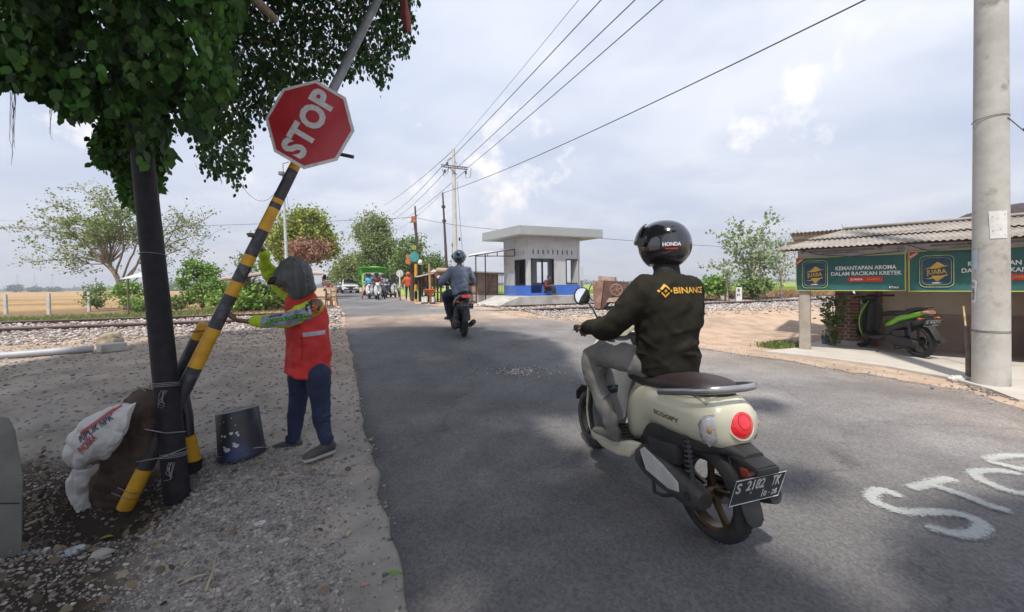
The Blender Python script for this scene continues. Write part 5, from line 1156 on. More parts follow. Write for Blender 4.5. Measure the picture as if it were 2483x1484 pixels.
    if shoes:
        for s_ in 'LR':
            an, to = J['an'+s_], J['toe'+s_]; d = (to-an); d.z = 0; d.normalize(); s2 = MB(); sd = Vector((-d.y, d.x, 0)); zb = C.get('solez', min(an.z-.085, to.z-.03))
            if C.get('soleoff') is not None: zb = an.z-C['soleoff']
            a0 = V_((an.x, an.y, 0)); L = .17
            keys = [(-.07, .045, .012, .050), (-.05, .045, .040, .085), (.0, .045, .042, .09), (.06, .038, .043, .065), (.12, .030, .046, .05), (.165, .026, .040, .036), (.19, .022, .02, .02)]
            rs = []
            for (x, cz, hw, ht) in keys: rs.append(sring(a0+d*x+V_((0, 0, zb+.012+ht/2)), sd, V_((0, 0, 1)), hw, ht/2+.004, 14, 2.6))
            s2.rings(rs); s2.tube([an+V_((0, 0, .03)), V_((an.x, an.y, zb+.05))], [.042, .045], 12)
            so_ = fuse(s2, 'shoe', C['shoe'], o, .008, 2); sm = MB(); rs = [[a0+d*(x+.0)+sd*(hw*1.03*math.copysign(1, q)*1)+V_((0, 0, zb)) for q in (1,)] for (x, cz, hw, ht) in keys]
            pl = [(x, hw*1.04+.002) for (x, cz, hw, ht) in keys]; poly = [a0+d*x+sd*h_ for x, h_ in pl]+[a0+d*x-sd*h_ for x, h_ in reversed(pl)]
            n_ = len(poly); sm.add([p+V_((0, 0, zb)) for p in poly]+[p+V_((0, 0, zb+.02)) for p in poly], [tuple(reversed(range(n_))), tuple(range(n_, 2*n_))]+[(i, (i+1) % n_, n_+(i+1) % n_, n_+i) for i in range(n_)]); sm.build('sole', C.get('sole', M('sole_pale', (.38, .36, .33), rough=.7)), so_)
    if helmet: make_helmet(o, hd+f.normalized()*.0+V_((0, 0, .015)), f, helmet)
    return o, jk, tz
def make_helmet(o, c, f, P):
    f = Vector(f).normalized(); up = Vector((0, 0, 1)); lf = up.cross(f).normalized(); c = Vector(c); s = P.get('s', 1.0)
    q = lambda x, y, z: c + f*x*s + lf*y*s + up*z*s
    mb = MB(); n = 34; m_ = 22; rings = []
    # shell: wraps the back, sides and crown; open in front of the face
    for i in range(m_+1):
        th = PI*.02 + (PI*.80)*i/m_; row = []
        for j in range(n+1):
            w0 = 2.62 if th < 1.15 else 2.62-(th-1.15)*.85 if th < 1.7 else 2.15+.18*(th-1.7)
            ph = PI - w0 + 2*w0*j/n if th >= .9 else PI - (PI-(PI-2.62)*max(0, (th-.55)/.35))+2*(PI-(PI-2.62)*max(0, (th-.55)/.35))*j/n
            rr = math.sin(th)**.85; x = .168*rr*math.cos(ph); y = .134*rr*math.sin(ph); z = .150*math.cos(th)
            if th > 1.9: k = (th-1.9); x *= 1-.10*k; y *= 1-.12*k
            row.append(q(x, y, z+.01))
        rings.append(row)
    mb.rings(rings, cap=False, closed=False); sh = mb.build('helmet', P['mat'], o, smooth='all')
    so = sh.modifiers.new('t', 'SOLIDIFY'); so.thickness = .012; so.offset = -1
    vm = MB(); rows = []      # visor
    for i in range(9):
        th = .95+.85*i/8 + P.get('lift', 0); row = []
        for j in range(15): ph = -1.15+2.3*j/14; row.append(q(.182*math.sin(th)**.8*math.cos(ph), .146*math.sin(th)**.8*math.sin(ph), .160*math.cos(th)+.012))
        rows.append(row)
    vm.rings(rows, cap=False, closed=False); vo = vm.build('visor', P.get('visor', M('visor_dark', (.012, .012, .014), rough=.08, spec=.8)), sh, smooth='all'); so = vo.modifiers.new('t', 'SOLIDIFY'); so.thickness = .004
    hm = MB()
    for k in (-1, 1): hm.cyl(q(.045, k*.128, .025), q(.045, k*.152, .025), .026*s, 14)
    hm.build('visor_hinge', M('hinge_black', (.02, .02, .02), rough=.3), sh, smooth=True)
    if P.get('peak'):
        pm_ = MB(); rows = []
        for i in range(4):
            row = []
            for j in range(11): ph = -.9+1.8*j/10; row.append(q((.17+.018*i)*math.cos(ph), .14*math.sin(ph), .085+.012*i))
            rows.append(row)
        pm_.rings(rows, cap=False, closed=False); po_ = pm_.build('peak', P['mat'], sh, smooth='all'); po_.modifiers.new('t', 'SOLIDIFY').thickness = .004
    return sh

# ================================================================ scooters
mtyre = M('tyre', (.018, .018, .018), (.028, .027, .026), scale=20, rough=.85, bump=.4); mplastic = M('black_plastic', (.022, .022, .023), (.035, .034, .033), scale=7, rough=.6)
mchrome = M('chrome', (.62, .63, .65), rough=.16, metal=1.0); malu = M('engine_alu', (.40, .40, .39), (.28, .28, .27), scale=10, rough=.5, metal=.4); mmirror = M('mirror_glass', (.85, .87, .9), (.85, .87, .9), rough=.02, metal=1.0)
mredl = M('red_lens', (.58, .005, .012), (.50, .004, .01), scale=30, rough=.12, bump=.5, bscale=70, coat=1.0, emit=((1, .015, .03), .22)); mclear = M('clear_lens', (.50, .49, .48), (.40, .39, .38), scale=25, bump=1.0, bscale=55, rough=.08, spec=.9, coat=1); mplate = M('plate_black', (.020, .022, .026), (.035, .037, .042), scale=8, rough=.5)
def wheel(root, part, x, r, w_, mrim, ns=5, steer=0.0):
    a = MB(); prof = []
    for t in np.linspace(-2.2, 2.2, 15): prof.append((r-.052+ .052*math.cos(t) if abs(t) < 1.7 else r-.052-.012, w_*.5*math.sin(t)/math.sin(1.57)))
    prof = [(r-.062, -w_*.42)] + [(r-.045+.045*math.cos(t), w_*.52*math.sin(t)) for t in np.linspace(-1.5, 1.5, 13)] + [(r-.062, w_*.42)]
    c = (x, 0, r)
    rim = MB(); rim.lathe([(r-.060, -w_*.36), (r-.050, -w_*.40), (r-.050, w_*.40), (r-.060, w_*.36), (r-.078, w_*.30), (r-.078, -w_*.30), (r-.060, -w_*.36)], c, (0, 1, 0), 36, cap=False)
    rim.cyl((x, -w_*.5, r), (x, w_*.5, r), .038, 16)
    for k in range(ns):
        an = 2*PI*k/ns+.3; d = Vector((math.cos(an), 0, math.sin(an))); sd = Vector((-d.z, 0, d.x)); cc = Vector(c)
        rim.rings([sring(cc+d*q, sd, (0, 1, 0), a_, w_*.16, 8, 4) for q, a_ in ((.03, .020), (.10, .012), (r-.07, .017))])
    o = rim.build(part, mrim, root, smooth=True)
    ty = MB(); ty.lathe(prof, c, (0, 1, 0), 44, cap=False)
    for k in range(44):     # tread blocks
        an = 2*PI*k/44; d = Vector((math.cos(an), 0, math.sin(an))); sd = Vector((-d.z, 0, d.x))
        for s_ in (-1, 1): ty.rings([sring(Vector(c)+d*q+Vector((0, s_*w_*.11, 0))+sd*.004*s_, sd, (0, 1, 0), .0085, w_*.09, 6, 6) for q in (r-.012, r+.0009)])
    ty.build('tyre', mtyre, o, smooth=True)
    if part == 'rear_wheel' or True: 
        dk = MB(); dk.cyl((x, -w_*.5-.006, r), (x, -w_*.5-.003, r), .075, 24); dk.build('brake_disc', mchrome, o)
    return o
def mirror(root, base, top, mglassm=mmirror, r=.062, facing=(-1, 0, .05), ov=1.25):
    mb = MB(); b, t = Vector(base), Vector(top); mb.tube([b, b.lerp(t, .4)+Vector((0, 0, .03)), t], .0065, 8); o = mb.build('mirror_stem', mchrome, root, smooth=True)
    fc = Vector(facing).normalized(); a = fc.orthogonal().normalized(); a = Vector((0, 1, 0))-fc*fc.y; a.normalize(); z = fc.cross(a); 
    h = MB(); h.rings([sring(t-fc*d, a, z, r*k*ov, r*k, 28, 2.2) for d, k in ((-.006, .98), (-.005, 1.03), (.01, 1.03), (.022, .75), (.028, .2))]); ho = h.build('mirror_shell', mplastic, o, smooth=True)
    g = MB(); g.rings([sring(t+fc*.0065, a, z, r*.92*ov, r*.92, 28, 2.2), sring(t+fc*.008, a, z, r*.90*ov, r*.90, 28, 2.2)]); g.build('mirror', mglassm, o)
def scooter(name, label, loc, hdg, P, group=None, lean=0.0, pitch=0.0):
    """local: x forward, y left, z up, origin under the rear axle; hdg = angle of +x in the world"""
    o = thing(name, label, 'scooter', loc, hdg, group); o.rotation_euler = (lean, pitch, hdg); wb = P.get('wb', 1.24); r = P.get('r', .245); st = P['style']; body = P['body']; det = P.get('detail', True)
    wheel(o, 'rear_wheel', 0, r, .105, P['rim']); wheel(o, 'front_wheel', wb, r, .088, P.get('frim', P['rim']))
    mb = MB()
    if st == 'round':
        xloft(mb, [(.70, 0, .44, .045, .12), (.62, 0, .49, .10, .19), (.50, 0, .555, .150, .20), (.34, 0, .635, .172, .152), (.16, 0, .650, .184, .150), (.02, 0, .656, .180, .146), (-.08, 0, .655, .168, .140), (-.155, 0, .650, .142, .120), (-.190, 0, .645, .090, .078), (-.200, 0, .645, .02, .015)], 40, 40, 2.35)
        cowl = fuse(mb, 'body_cowl', body, o, .0085, 5); 
        mb = MB()      # cream side skirts under the footboard
        for s_ in (-1, 1): mb.rings([sring((x, s_*y, z), (0, 1, 0), (0, 0, 1), hw, hh, 16, 3) for x, y, z, hw, hh in ((.44, .13, .34, .015, .02), (.52, .15, .29, .024, .060), (.62, .165, .255, .026, .050), (.80, .175, .235, .026, .040), (.95, .17, .26, .026, .045), (1.03, .15, .32, .02, .05))])
        fuse(mb, 'side_skirt', body, o, .009, 3)
        mb = MB(); mb.box((.80, 0, .265), (.42, .33, .03), bev=.01)
        for k in range(6): mb.box((.66+k*.055, 0, .283), (.025, .28, .010), bev=.003)
        mb.build('footboard', mplastic, o)
        # leg shield: shell with a dark rim
        def shield(off, sc, x0=0.0): 
            rows = []
            for z, hw, x in ((.20, .175, .97), (.30, .215, 1.0), (.45, .235, .995), (.58, .228, .975), (.72, .245, .945), (.84, .250, .915), (.93, .225, .895), (.985, .165, .885), (1.0, .09, .885)):
                rows.append([Vector((x+x0+off-.085*(abs(q)**2.4)*(1 if off == 0 else 1), q*hw*sc, z)) for q in np.linspace(-1, 1, 19)])
            return rows
        mb = MB(); a, b_ = shield(.0, .90), shield(.035, .90); mb.rings(a, cap=False, closed=False); ins = mb.build('inner_panel', P['inner'], o, smooth='all'); ins.modifiers.new('s', 'SOLIDIFY').thickness = .01; ins.modifiers.new('ss', 'SUBSURF').levels = 1
        mb = MB(); mb.rings(shield(.022, 1.0), cap=False, closed=False); sh = mb.build('leg_shield', body, o, smooth='all'); so_ = sh.modifiers.new('s', 'SOLIDIFY'); so_.thickness = .022; so_.offset = 1; sh.modifiers.new('ss', 'SUBSURF').levels = 1
        mb = MB(); e = shield(.004, .965); 
        for side in (0, -1): mb.tube([row[side] for row in e], .013, 8)
        mb.tube([e[-1][j] for j in range(19)], .012, 8); mb.build('shield_trim', mplastic, o, smooth=True)
        # glove box, tunnel
        mb = MB(); mb.rings([sring((x, 0, z), (0, 1, 0), (.5, 0, .87), hw, .09, 20, 3) for x, z, hw in ((.96, .40, .10), (.92, .60, .115), (.86, .78, .125), (.84, .90, .11), (.85, .97, .08))]); mb.build('steering_tunnel', P['inner'], o, smooth=True)
        mb = MB(); mb.box((.868, .165, .83), (.012, .075, .045), (0, -.3, .15), bev=.004); mb.box((.868, -.165, .83), (.012, .075, .045), (0, -.3, -.15), bev=.004); mb.build('glove_pocket', mplastic, o)
        mb = MB(); mb.box((.815, .10, .60), (.004, .11, .06), (0, -.15, .12)); sk = mb.build('sticker', mplastic, o)
        mb = MB(); text(mb, 'GO71', frame(Vector((.811, .10, .612)), (0, -1, 0), (0, 0, 1)) , .03, .001, fit=.08); mb.build('sticker_text', M('sticker_blue', (.15, .35, .5), rough=.6), sk)
        # seat
        mb = MB(); xloft(mb, [(.68, 0, .735, .05, .025), (.63, 0, .745, .085, .040), (.48, 0, .755, .125, .050), (.30, 0, .775, .152, .054), (.12, 0, .800, .155, .056), (-.03, 0, .812, .130, .050), (-.10, 0, .815, .080, .034), (-.125, 0, .815, .02, .01)], 34, 32, 2.6); seat = fuse(mb, 'seat', P['seat'], o, .008, 4)
        mb = MB(); mb.tube([Vector(p) for p in crom([(.30, .158, .775), (.12, .166, .795), (-.03, .145, .812), (-.115, .07, .82), (-.13, 0, .82), (-.115, -.07, .82), (-.03, -.145, .812), (.12, -.166, .795), (.30, -.158, .775)], 50)], .0025, 5); mb.build('seat_piping', mplastic, seat)
        # chrome grab rail round the tail
        mb = MB(); gr = crom([(.20, .180, .750), (.06, .192, .785), (-.08, .180, .822), (-.165, .12, .842), (-.185, 0, .845), (-.165, -.12, .842), (-.08, -.180, .822), (.06, -.192, .785), (.20, -.180, .750)], 50)
        mb.tube([Vector(p) for p in gr], .019, 10, ry=.010, up=(0, 0, 1)); mb.build('grab_rail', M('rail_silver', (.50, .50, .50), rough=.28, metal=.9), o, smooth=True)
        # tail lamp, indicators
        tn = Vector((-.93, 0, .36)).normalized(); tcn = Vector((-.172, 0, .672)); mb = MB(); mb.rings([sring(tcn+tn*d, (0, 1, 0), Vector((0, 1, 0)).cross(tn), k, k, 32) for d, k in ((-.03, .077), (.004, .077), (.018, .073), (.032, .057), (.040, .033), (.042, .005))]); tl_ = mb.build('tail_light', mredl, o, smooth=True)
        mb = MB(); mb.tube([tcn+tn*.006+Vector((0, 1, 0))*.082*math.cos(a)+Vector((0, 1, 0)).cross(tn)*.082*math.sin(a) for a in np.linspace(0, 2*PI, 41)], .006, 8, cap=False); mb.build('lamp_ring', body, tl_, smooth=True)
        mb = MB(); tb_ = Vector((0, 1, 0)).cross(tn)
        for rr_, dd_ in ((.060, .027), (.036, .038)): mb.tube([tcn+tn*dd_+Vector((0, 1, 0))*rr_*math.cos(a)+tb_*rr_*math.sin(a) for a in np.linspace(0, 2*PI, 41)], .0022, 6, cap=False)
        mb.build('lens_ridge', M('lens_ridge', (.22, .004, .008), rough=.2), tl_, smooth=True)
        for sgn in (1, -1):
            for nm_, P_, w_ in (('panel_seam', [(.56, .66), (.40, .735), (.20, .765), (.02, .775), (-.10, .755)], .0020), ('panel_seam', [(.30, .515), (.10, .535), (-.04, .548), (-.12, .575)], .0018)):
                k_ = crom([list(q) for q in P_], 24); vs = []; fs = []
                for i, q in enumerate(k_): vs += [Vector((-q[0]*sgn, q[1]-w_, 0)), Vector((-q[0]*sgn, q[1]+w_, 0))]
                fs = [(2*i, 2*i+2, 2*i+3, 2*i+1) for i in range(len(k_)-1)]; d = project_decal(vs, fs, cowl, frame(Vector((0, .3*sgn, 0)), (-sgn, 0, 0), (0, 0, 1)), .0012, .4, 0); d.build(nm_, mink, cowl, fix=False)
        for s_ in (1, -1):
            rows = [(-.138, .120, .715), (-.108, .160, .700), (-.094, .172, .660), (-.104, .165, .600), (-.128, .142, .560), (-.152, .112, .600), (-.152, .108, .66)]
            pts = [Vector((x-.004, s_*y, z)) for x, y, z in rows]; c_ = sum(pts, Vector())/len(pts); nrm = (pts[2]-pts[0]).cross(pts[4]-pts[0]).normalized(); nrm = nrm if nrm.x < 0 else -nrm
            mb = MB(); inn = [c_.lerp(p, .86)+nrm*.020 for p in pts]; cc = [c_.lerp(p, .4)+nrm*.027 for p in pts]; mb.rings([[p-nrm*.03 for p in pts], [p+nrm*.008 for p in pts], inn, cc]); il = mb.build('turn_signal', mclear, o, smooth='all')
            mb = MB(); mb.tube([p+nrm*.009 for p in pts+[pts[0]]], .005, 8, cap=False); mb.build('signal_frame', mchrome, il, smooth=True); mb = MB(); mb.ball(c_+nrm*.018, (.016, .016, .022), 12, 8); mb.build('bulb', M('bulb_amber', (.45, .28, .12), rough=.3), il, smooth=True)
        # panel between seat and lamp with a pale stripe and the maker's name
        def topdec(vs, fs, cx, cz, mat, nm, off=.004, pitch_=1.15):
            nz_ = Vector((-.70, 0, .72)).normalized(); fm = frame(Vector((cx, 0, cz))+nz_*.1, (0, -1, 0), Vector((.72, 0, .70))); d = project_decal([Vector((v.x, v.y, 0)) for v in vs], fs, cowl, fm, off, .3, 2); return d.build(nm, mat, cowl, smooth='all', fix=False)
        topdec([Vector(p) for p in ((-.13, -.012, 0), (.13, -.012, 0), (.125, .052, 0), (.06, .064, 0), (-.06, .064, 0), (-.125, .052, 0))], [(0, 1, 2, 3, 4, 5)], -.098, .765, M('tail_panel', (.30, .30, .24), (.26, .26, .21), scale=3, rough=.4), 'tail_panel', .003)
        topdec([Vector(p) for p in ((-.125, .012, 0), (.125, .012, 0), (.12, .034, 0), (-.12, .034, 0))], [(0, 1, 2, 3)], -.098, .765, body, 'tail_stripe', .0055)
        vs, fs = textdata('HONDA', .022, .0006); topdec([Vector((v.x*1.3-.01, v.y+.023, 0)) for v in vs], fs, -.098, .765, mink, 'lettering', .008)
        vs, fs = textdata('SCOOPY', .034, .0012, spacing=1.05); k = .205/(max(v.x for v in vs)-min(v.x for v in vs)); fm = frame(Vector((.14, .4, .628)), (-1, 0, .02), (0, 0, 1)); d = project_decal([Vector((v.x*k, v.y, 0)) for v in vs], fs, cowl, fm, .004, .3, 1); d.build('lettering', M('letter_bronze', (.26, .22, .15), rough=.3, metal=.6), cowl, fix=False)
        # undertail, plate
        mb = MB(); xloft(mb, [(.54, 0, .40, .06, .14), (.38, 0, .45, .12, .15), (.20, 0, .51, .135, .11), (.0, 0, .53, .13, .075), (-.12, 0, .545, .11, .05), (-.19, 0, .545, .075, .03), (-.26, 0, .535, .06, .018)], 20, 20, 3); mb.build('undertray', mplastic, o, smooth=True)
        mb = MB(); mb.rings([sring((x, 0, z), (0, 1, 0), (0, 0, 1), hw, hh, 12, 5) for x, z, hw, hh in ((-.14, .535, .07, .02), (-.28, .515, .068, .018), (-.325, .505, .066, .016))]); mb.box((-.325, 0, .50), (.022, .13, .032), bev=.006); mb.build('tail_guard', mplastic, o, smooth=True)
        mb = MB(); mb.box((-.26, 0, .470), (.05, .13, .05), (0, .3, 0), bev=.012); mb.build('reflector', M('reflector', (.20, .03, .015), rough=.3), o)
        pc = Vector((-.275, 0, .395)); pt = Euler((0, -.30, 0)).to_matrix(); mb = MB(); mb.box(pc, (.006, .315, .150), pt, bev=.002); pl_ = mb.build('number_plate', mplate, o); pn_ = pt @ Vector((-1, 0, 0)); pu = pt @ Vector((0, 0, 1))
        mb = MB(); e_ = [pc+pn_*.004+Vector((0, a_*.154, 0))+pu*b_*.072 for a_, b_ in ((-1, -1), (1, -1), (1, 1), (-1, 1), (-1, -1))]; mb.tube(e_, .0022, 4); fm = lambda y, z: frame(pc+pn_*.0035+Vector((0, -y, 0))+pu*z, (0, -1, 0), pu)
        mw_ = M('plate_white', (.50, .52, .52), (.38, .40, .40), scale=30, rough=.6)
        text(mb, 'S', fm(-.125, .022), .06, .0012, .001, fit=.030, tall=.058); text(mb, '2182', fm(-.022, .028), .06, .0012, .001, fit=.112, tall=.058); text(mb, 'TK', fm(.105, .028), .06, .0012, .001, fit=.056, tall=.058); text(mb, '10 \u00b7 26', fm(.082, -.040), .03, .0008, .001, fit=.100, tall=.032); mb.build('plate_lettering', mw_, pl_)
        mb = MB(); 
        for y in (-.033, .045): mb.cyl(pc+pn_*.003+Vector((0, y, 0))-pu*.012, pc+pn_*.007+Vector((0, y, 0))-pu*.012, .007, 12)
        mb.build('bolt', mchrome, pl_)
        mb = MB(); mb.rings([sring((x, 0, z), (0, 1, 0), (.8, 0, .6), hw, .012, 16, 4) for x, z, hw in ((-.15, .52, .05), (-.20, .40, .058), (-.245, .28, .060), (-.262, .235, .052), (-.266, .215, .03))]); mb.build('mudguard', mplastic, o, smooth=True)
        mb = MB(); mb.rings([sring(((r+.028)*math.cos(q), 0, r+(r+.028)*math.sin(q)), (0, 1, 0), (math.cos(q), 0, math.sin(q)), .075, .010, 14, 4) for q in np.linspace(.25, 2.75, 14)])
        for s_ in (-1, 1): mb.rings([sring(((r-.004)*math.cos(q), s_*.072, r+(r-.004)*math.sin(q)), (0, 1, 0), (math.cos(q), 0, math.sin(q)), .006, .036, 10, 4) for q in np.linspace(.5, 2.6, 12)])
        mb.build('inner_fender', mplastic, o, smooth=True)
        # front: fender, fork, handlebar cover, lamp
        mb = MB(); mb.rings([sring((wb+(r+.035)*math.cos(a), 0, r+(r+.035)*math.sin(a)), (0, 1, 0), (math.cos(a), 0, math.sin(a)), hw, .012, 16, 3) for a, hw in ((.35, .035), (.7, .06), (1.2, .066), (1.7, .068), (2.2, .064), (2.7, .05))]); mb.build('front_fender', mplastic, o, smooth=True)
        mb = MB(); xloft(mb, [(.82, 0, 1.02, .06, .035), (.86, 0, 1.03, .13, .05), (.92, 0, 1.03, .15, .06), (.98, 0, 1.01, .12, .065), (1.02, 0, 1.0, .07, .05)], 14, 24, 2.4); mb.build('handlebar_cover', body, o, smooth=True)
        mb = MB(); mb.ball((1.01, 0, 1.0), (.04, .075, .06), 18, 12); mb.build('headlight', mclear, o, smooth=True)
        gx0, gz0 = .87, 1.065
    else:
        tx = P.get('tx', 0.0)
        if st == 'sport':
            keys = [(.56, 0, .46, .04, .05), (.46, 0, .52, .11, .07), (.30, 0, .60, .135, .075), (.10, 0, .675, .130, .070), (-.10, 0, .735, .105, .060), (-.26, 0, .785, .07, .045), (-.36, 0, .815, .03, .02)]
        else:
            keys = [(.60, 0, .50, .05, .12), (.50, 0, .58, .14, .14), (.30, 0, .67, .165, .105), (.05, 0, .735, .16, .085), (-.15, 0, .785, .135, .065), (-.28, 0, .81, .105, .050), (-.35, 0, .815, .05, .03)]
        keys = [((q[0]+tx) if q[0] < .15 else q[0]+tx*.3,)+q[1:] for q in keys]; xloft(mb, keys, 30, 30, 2.6); cowl = fuse(mb, 'body_cowl', body, o, .010, 4)
        mb = MB(); xloft(mb, [(.62, 0, .40, .05, .10), (.48, 0, .44, .12, .12), (.20, 0, .56, .11, .08), (-.05, 0, .62, .09, .07), (-.22, 0, .70, .06, .04)], 18, 20, 3); mb.build('undertray', mplastic, o, smooth=True)
        if P.get('accent'):
            mb = MB()
            for s_ in (-1, 1): mb.rings([sring((x, s_*y, z), (0, 1, 0), (0, 0, 1), .012, hh, 8, 4) for x, y, z, hh in ((.42, .130, .66, .018), (.25, .138, .70, .02), (.0, .128, .76, .016), (-.22, .095, .83, .010))])
            mb.build('accent_panel', P['accent'], o, smooth=True)
        mb = MB(); xloft(mb, [(.62, 0, .70, .05, .03), (.56, 0, .725, .09, .045), (.40, 0, .745, .125, .05), (.20, 0, .765, .13, .05), (.05, 0, .80, .125, .052), (-.15+tx, 0, .845, .105, .045), (-.27+tx, 0, .87, .05, .02)], 26, 24, 2.8); fuse(mb, 'seat', P['seat'], o, .009, 3)
        mb = MB(); xloft(mb, [(.50, 0, .33, .09, .04), (.60, 0, .28, .15, .045), (.85, 0, .265, .16, .04), (.98, 0, .32, .14, .06)], 16, 22, 4); mb.build('footboard', P.get('floor', mplastic), o, smooth=True)
        mb = MB(); rows = [(1.02, .24, .12), (1.0, .36, .175), (.985, .50, .205), (.955, .64, .215), (.93, .76, .195), (.90, .88, .14), (.875, .98, .08)]
        mb.rings([[Vector((x-.05*abs(q)**2+.0, q*hw, z)) for q in np.linspace(-1, 1, 15)] for x, z, hw in rows], cap=False, closed=False); ip = mb.build('inner_panel', P.get('inner', mplastic), o, smooth='all'); ip.modifiers.new('s', 'SOLIDIFY').thickness = .02
        mb = MB(); mb.rings([[Vector((x+.06-.10*abs(q)**2.2, q*hw*1.12, z)) for q in np.linspace(-1, 1, 15)] for x, z, hw in rows], cap=False, closed=False); ls = mb.build('leg_shield', P.get('front', body), o, smooth='all'); ls.modifiers.new('s', 'SOLIDIFY').thickness = .02
        mb = MB(); mb.rings([sring((x, 0, z), (0, 1, 0), (.4, 0, .9), hw, .07, 16, 3) for x, z, hw in ((.96, .36, .07), (.93, .60, .075), (.89, .82, .075), (.87, .96, .06))]); mb.build('steering_tunnel', mplastic, o, smooth=True)
        mb = MB(); mb.rings([sring((wb+(r+.03)*math.cos(a), 0, r+(r+.03)*math.sin(a)), (0, 1, 0), (math.cos(a), 0, math.sin(a)), hw, .010, 14, 3) for a, hw in ((.5, .03), (.9, .055), (1.4, .062), (1.9, .06), (2.5, .05))]); mb.build('front_fender', P.get('front', body), o, smooth=True)
        mb = MB(); xloft(mb, [(.82, 0, 1.02, .05, .03), (.86, 0, 1.03, .12, .045), (.93, 0, 1.02, .13, .055), (1.0, 0, .97, .10, .06), (1.05, 0, .93, .05, .04)], 14, 22, 2.4); mb.build('handlebar_cover', P.get('hcover', mplastic), o, smooth=True)
        mb = MB(); mb.rings([sring(Vector((1.045, 0, P.get('lampz', .93)))+Vector((.85, 0, .2)).normalized()*d, (0, 1, 0), (-.2, 0, .95), k*1.5, k, 20, 3) for d, k in ((-.02, .055), (.0, .055), (.02, .045), (.028, .01))]); mb.build('headlight', P.get('lamp', mclear), o, smooth=True)
        tn = Vector((-.95, 0, .1)); mb = MB(); mb.rings([sring((x, 0, z), (0, 1, 0), (0, 0, 1), hw, hh, 16, 4) for x, z, hw, hh in ((-.26+tx, .80, .085, .030), (-.34+tx, .805, .080, .032), (-.375+tx, .80, .055, .022))]); mb.build('tail_light', P.get('tail', M('tail_dark_red', (.30, .03, .03), (.2, .02, .02), scale=20, rough=.25)), o, smooth=True)
        mb = MB(); gr = crom([(.10, .125, .80), (-.10+tx, .12, .85), (-.30+tx, .095, .89), (-.355+tx, 0, .90), (-.30+tx, -.095, .89), (-.10+tx, -.12, .85), (.10, -.125, .80)], 30); mb.tube([Vector(p) for p in gr], .013, 8); mb.build('grab_rail', mplastic, o, smooth=True)
        pc = Vector((-.36+tx, 0, .62)); pt = Euler((0, -.45, 0)).to_matrix(); mb = MB(); mb.rings([sring((x, 0, z), (0, 1, 0), (.7, 0, .7), hw, .012, 12, 4) for x, z, hw in ((-.16+tx, .68, .06), (-.28+tx, .64, .06), (-.36+tx, .55, .055), (-.43+tx, .42, .06), (-.45+tx, .36, .05))]); mb.build('mudguard', mplastic, o, smooth=True)
        mb = MB(); mb.box(pc+Vector((-.01, 0, 0)), (.005, .26, .115), pt, bev=.002); pl_ = mb.build('number_plate', mplate, o)
        if P.get('plate'):
            pn_ = pt @ Vector((-1, 0, 0)); pu = pt @ Vector((0, 0, 1)); mb = MB(); fm = lambda y, z: frame(pc+Vector((-.01, 0, 0))+pn_*.003+Vector((0, -y, 0))+pu*z, (0, -1, 0), pu); text(mb, P['plate'][0], fm(0, .018), .05, .001, .001, fit=.22, tall=.045); text(mb, P['plate'][1], fm(.05, -.036), .03, .0006, .001, fit=.08, tall=.022)
            e_ = [pc+Vector((-.013, 0, 0))+Vector((0, a_*.127, 0))+pu*b_*.055 for a_, b_ in ((-1, -1), (1, -1), (1, 1), (-1, 1), (-1, -1))]; mb.tube(e_, .0018, 4); mb.build('plate_lettering', M('plate_white', (.50, .52, .52), rough=.6), pl_)
        for s_ in (-1, 1): mb = MB(); mb.tube([(-.30+tx, s_*.05, .70), (-.31+tx, s_*.14, .70)], .008, 6); mb.ball((-.31+tx, s_*.155, .70), (.03, .03, .022), 12, 8); mb.build('turn_signal', P.get('sig', M('amber_lens', (.40, .12, .02), rough=.2)), o, smooth=True)
        gx0, gz0 = .86, 1.045
    # engine and rear suspension, common
    mb = MB(); mb.rings([sring((x, .115, z), (0, 1, 0), (0, 0, 1), .045, hh, 18, 3) for x, z, hh in ((.46, .27, .05), (.40, .275, .095), (.25, .265, .10), (.08, .25, .085), (-.02, .245, .075), (-.075, .245, .04))]); cv = mb.build('engine_case', P.get('case', M('case_dark', (.075, .072, .07), (.045, .043, .042), scale=9, rough=.55, metal=.2)), o, smooth=True)
    mb = MB(); mb.rings([sring((x, .163, z), (0, 0, 1), (1, 0, 0), hh, .012, 14, 3) for x, z, hh in ((.37, .275, .06), (.27, .27, .072))]) if False else mb.rings([[Vector((x, .162+d_, z)) for x, z in ((.40, .335), (.36, .365), (.20, .33), (.07, .285), (.06, .235), (.14, .215), (.34, .235))] for d_ in (-.01, .006)]); mb.build('case_cover', P.get('casecover', M('case_light', (.52, .52, .50), (.42, .42, .40), scale=6, rough=.45)), cv, bevel=.006)
    mb = MB(); mb.lathe([(.0, .0), (.035, .0), (.04, .008), (.03, .012), (0, .012)], (.36, .155, .275), (0, 1, 0), 20); mb.cyl((0, .15, r), (0, .172, r), .022, 12); mb.build('case_boss', mplastic, cv, smooth=True)
    mb = MB(); mb.box((.22, .10, .40), (.26, .10, .12), (0, .15, 0), bev=.03); mb.build('air_box', mplastic, o, smooth=True)
    mb = MB(); mb.tube([(.0, .12, r+.05), (.03, .13, .56)], .012, 8)
    for k in range(9): z = r+.12+k*.026; mb.tube([(.012+.03*(z-r)/.3*.5, .125, z), (.014+.03*(z-r)/.3*.5, .125, z+.009)], .027, 12)
    mb.build('shock_absorber', P.get('shock', M('spring_dark', (.05, .05, .055), rough=.5)), o, smooth=True)
    mb = MB(); mb.tube([(.45, -.02, .22), (.30, -.10, .17), (.15, -.14, .20)], .016, 8); mb.tube([(.16, -.145, .20), (.10, -.15, .22), (-.18, -.16, .30), (-.24, -.162, .315)], [.03, .048, .052, .042], 16); mb.build('exhaust', mplastic, o, smooth=True)
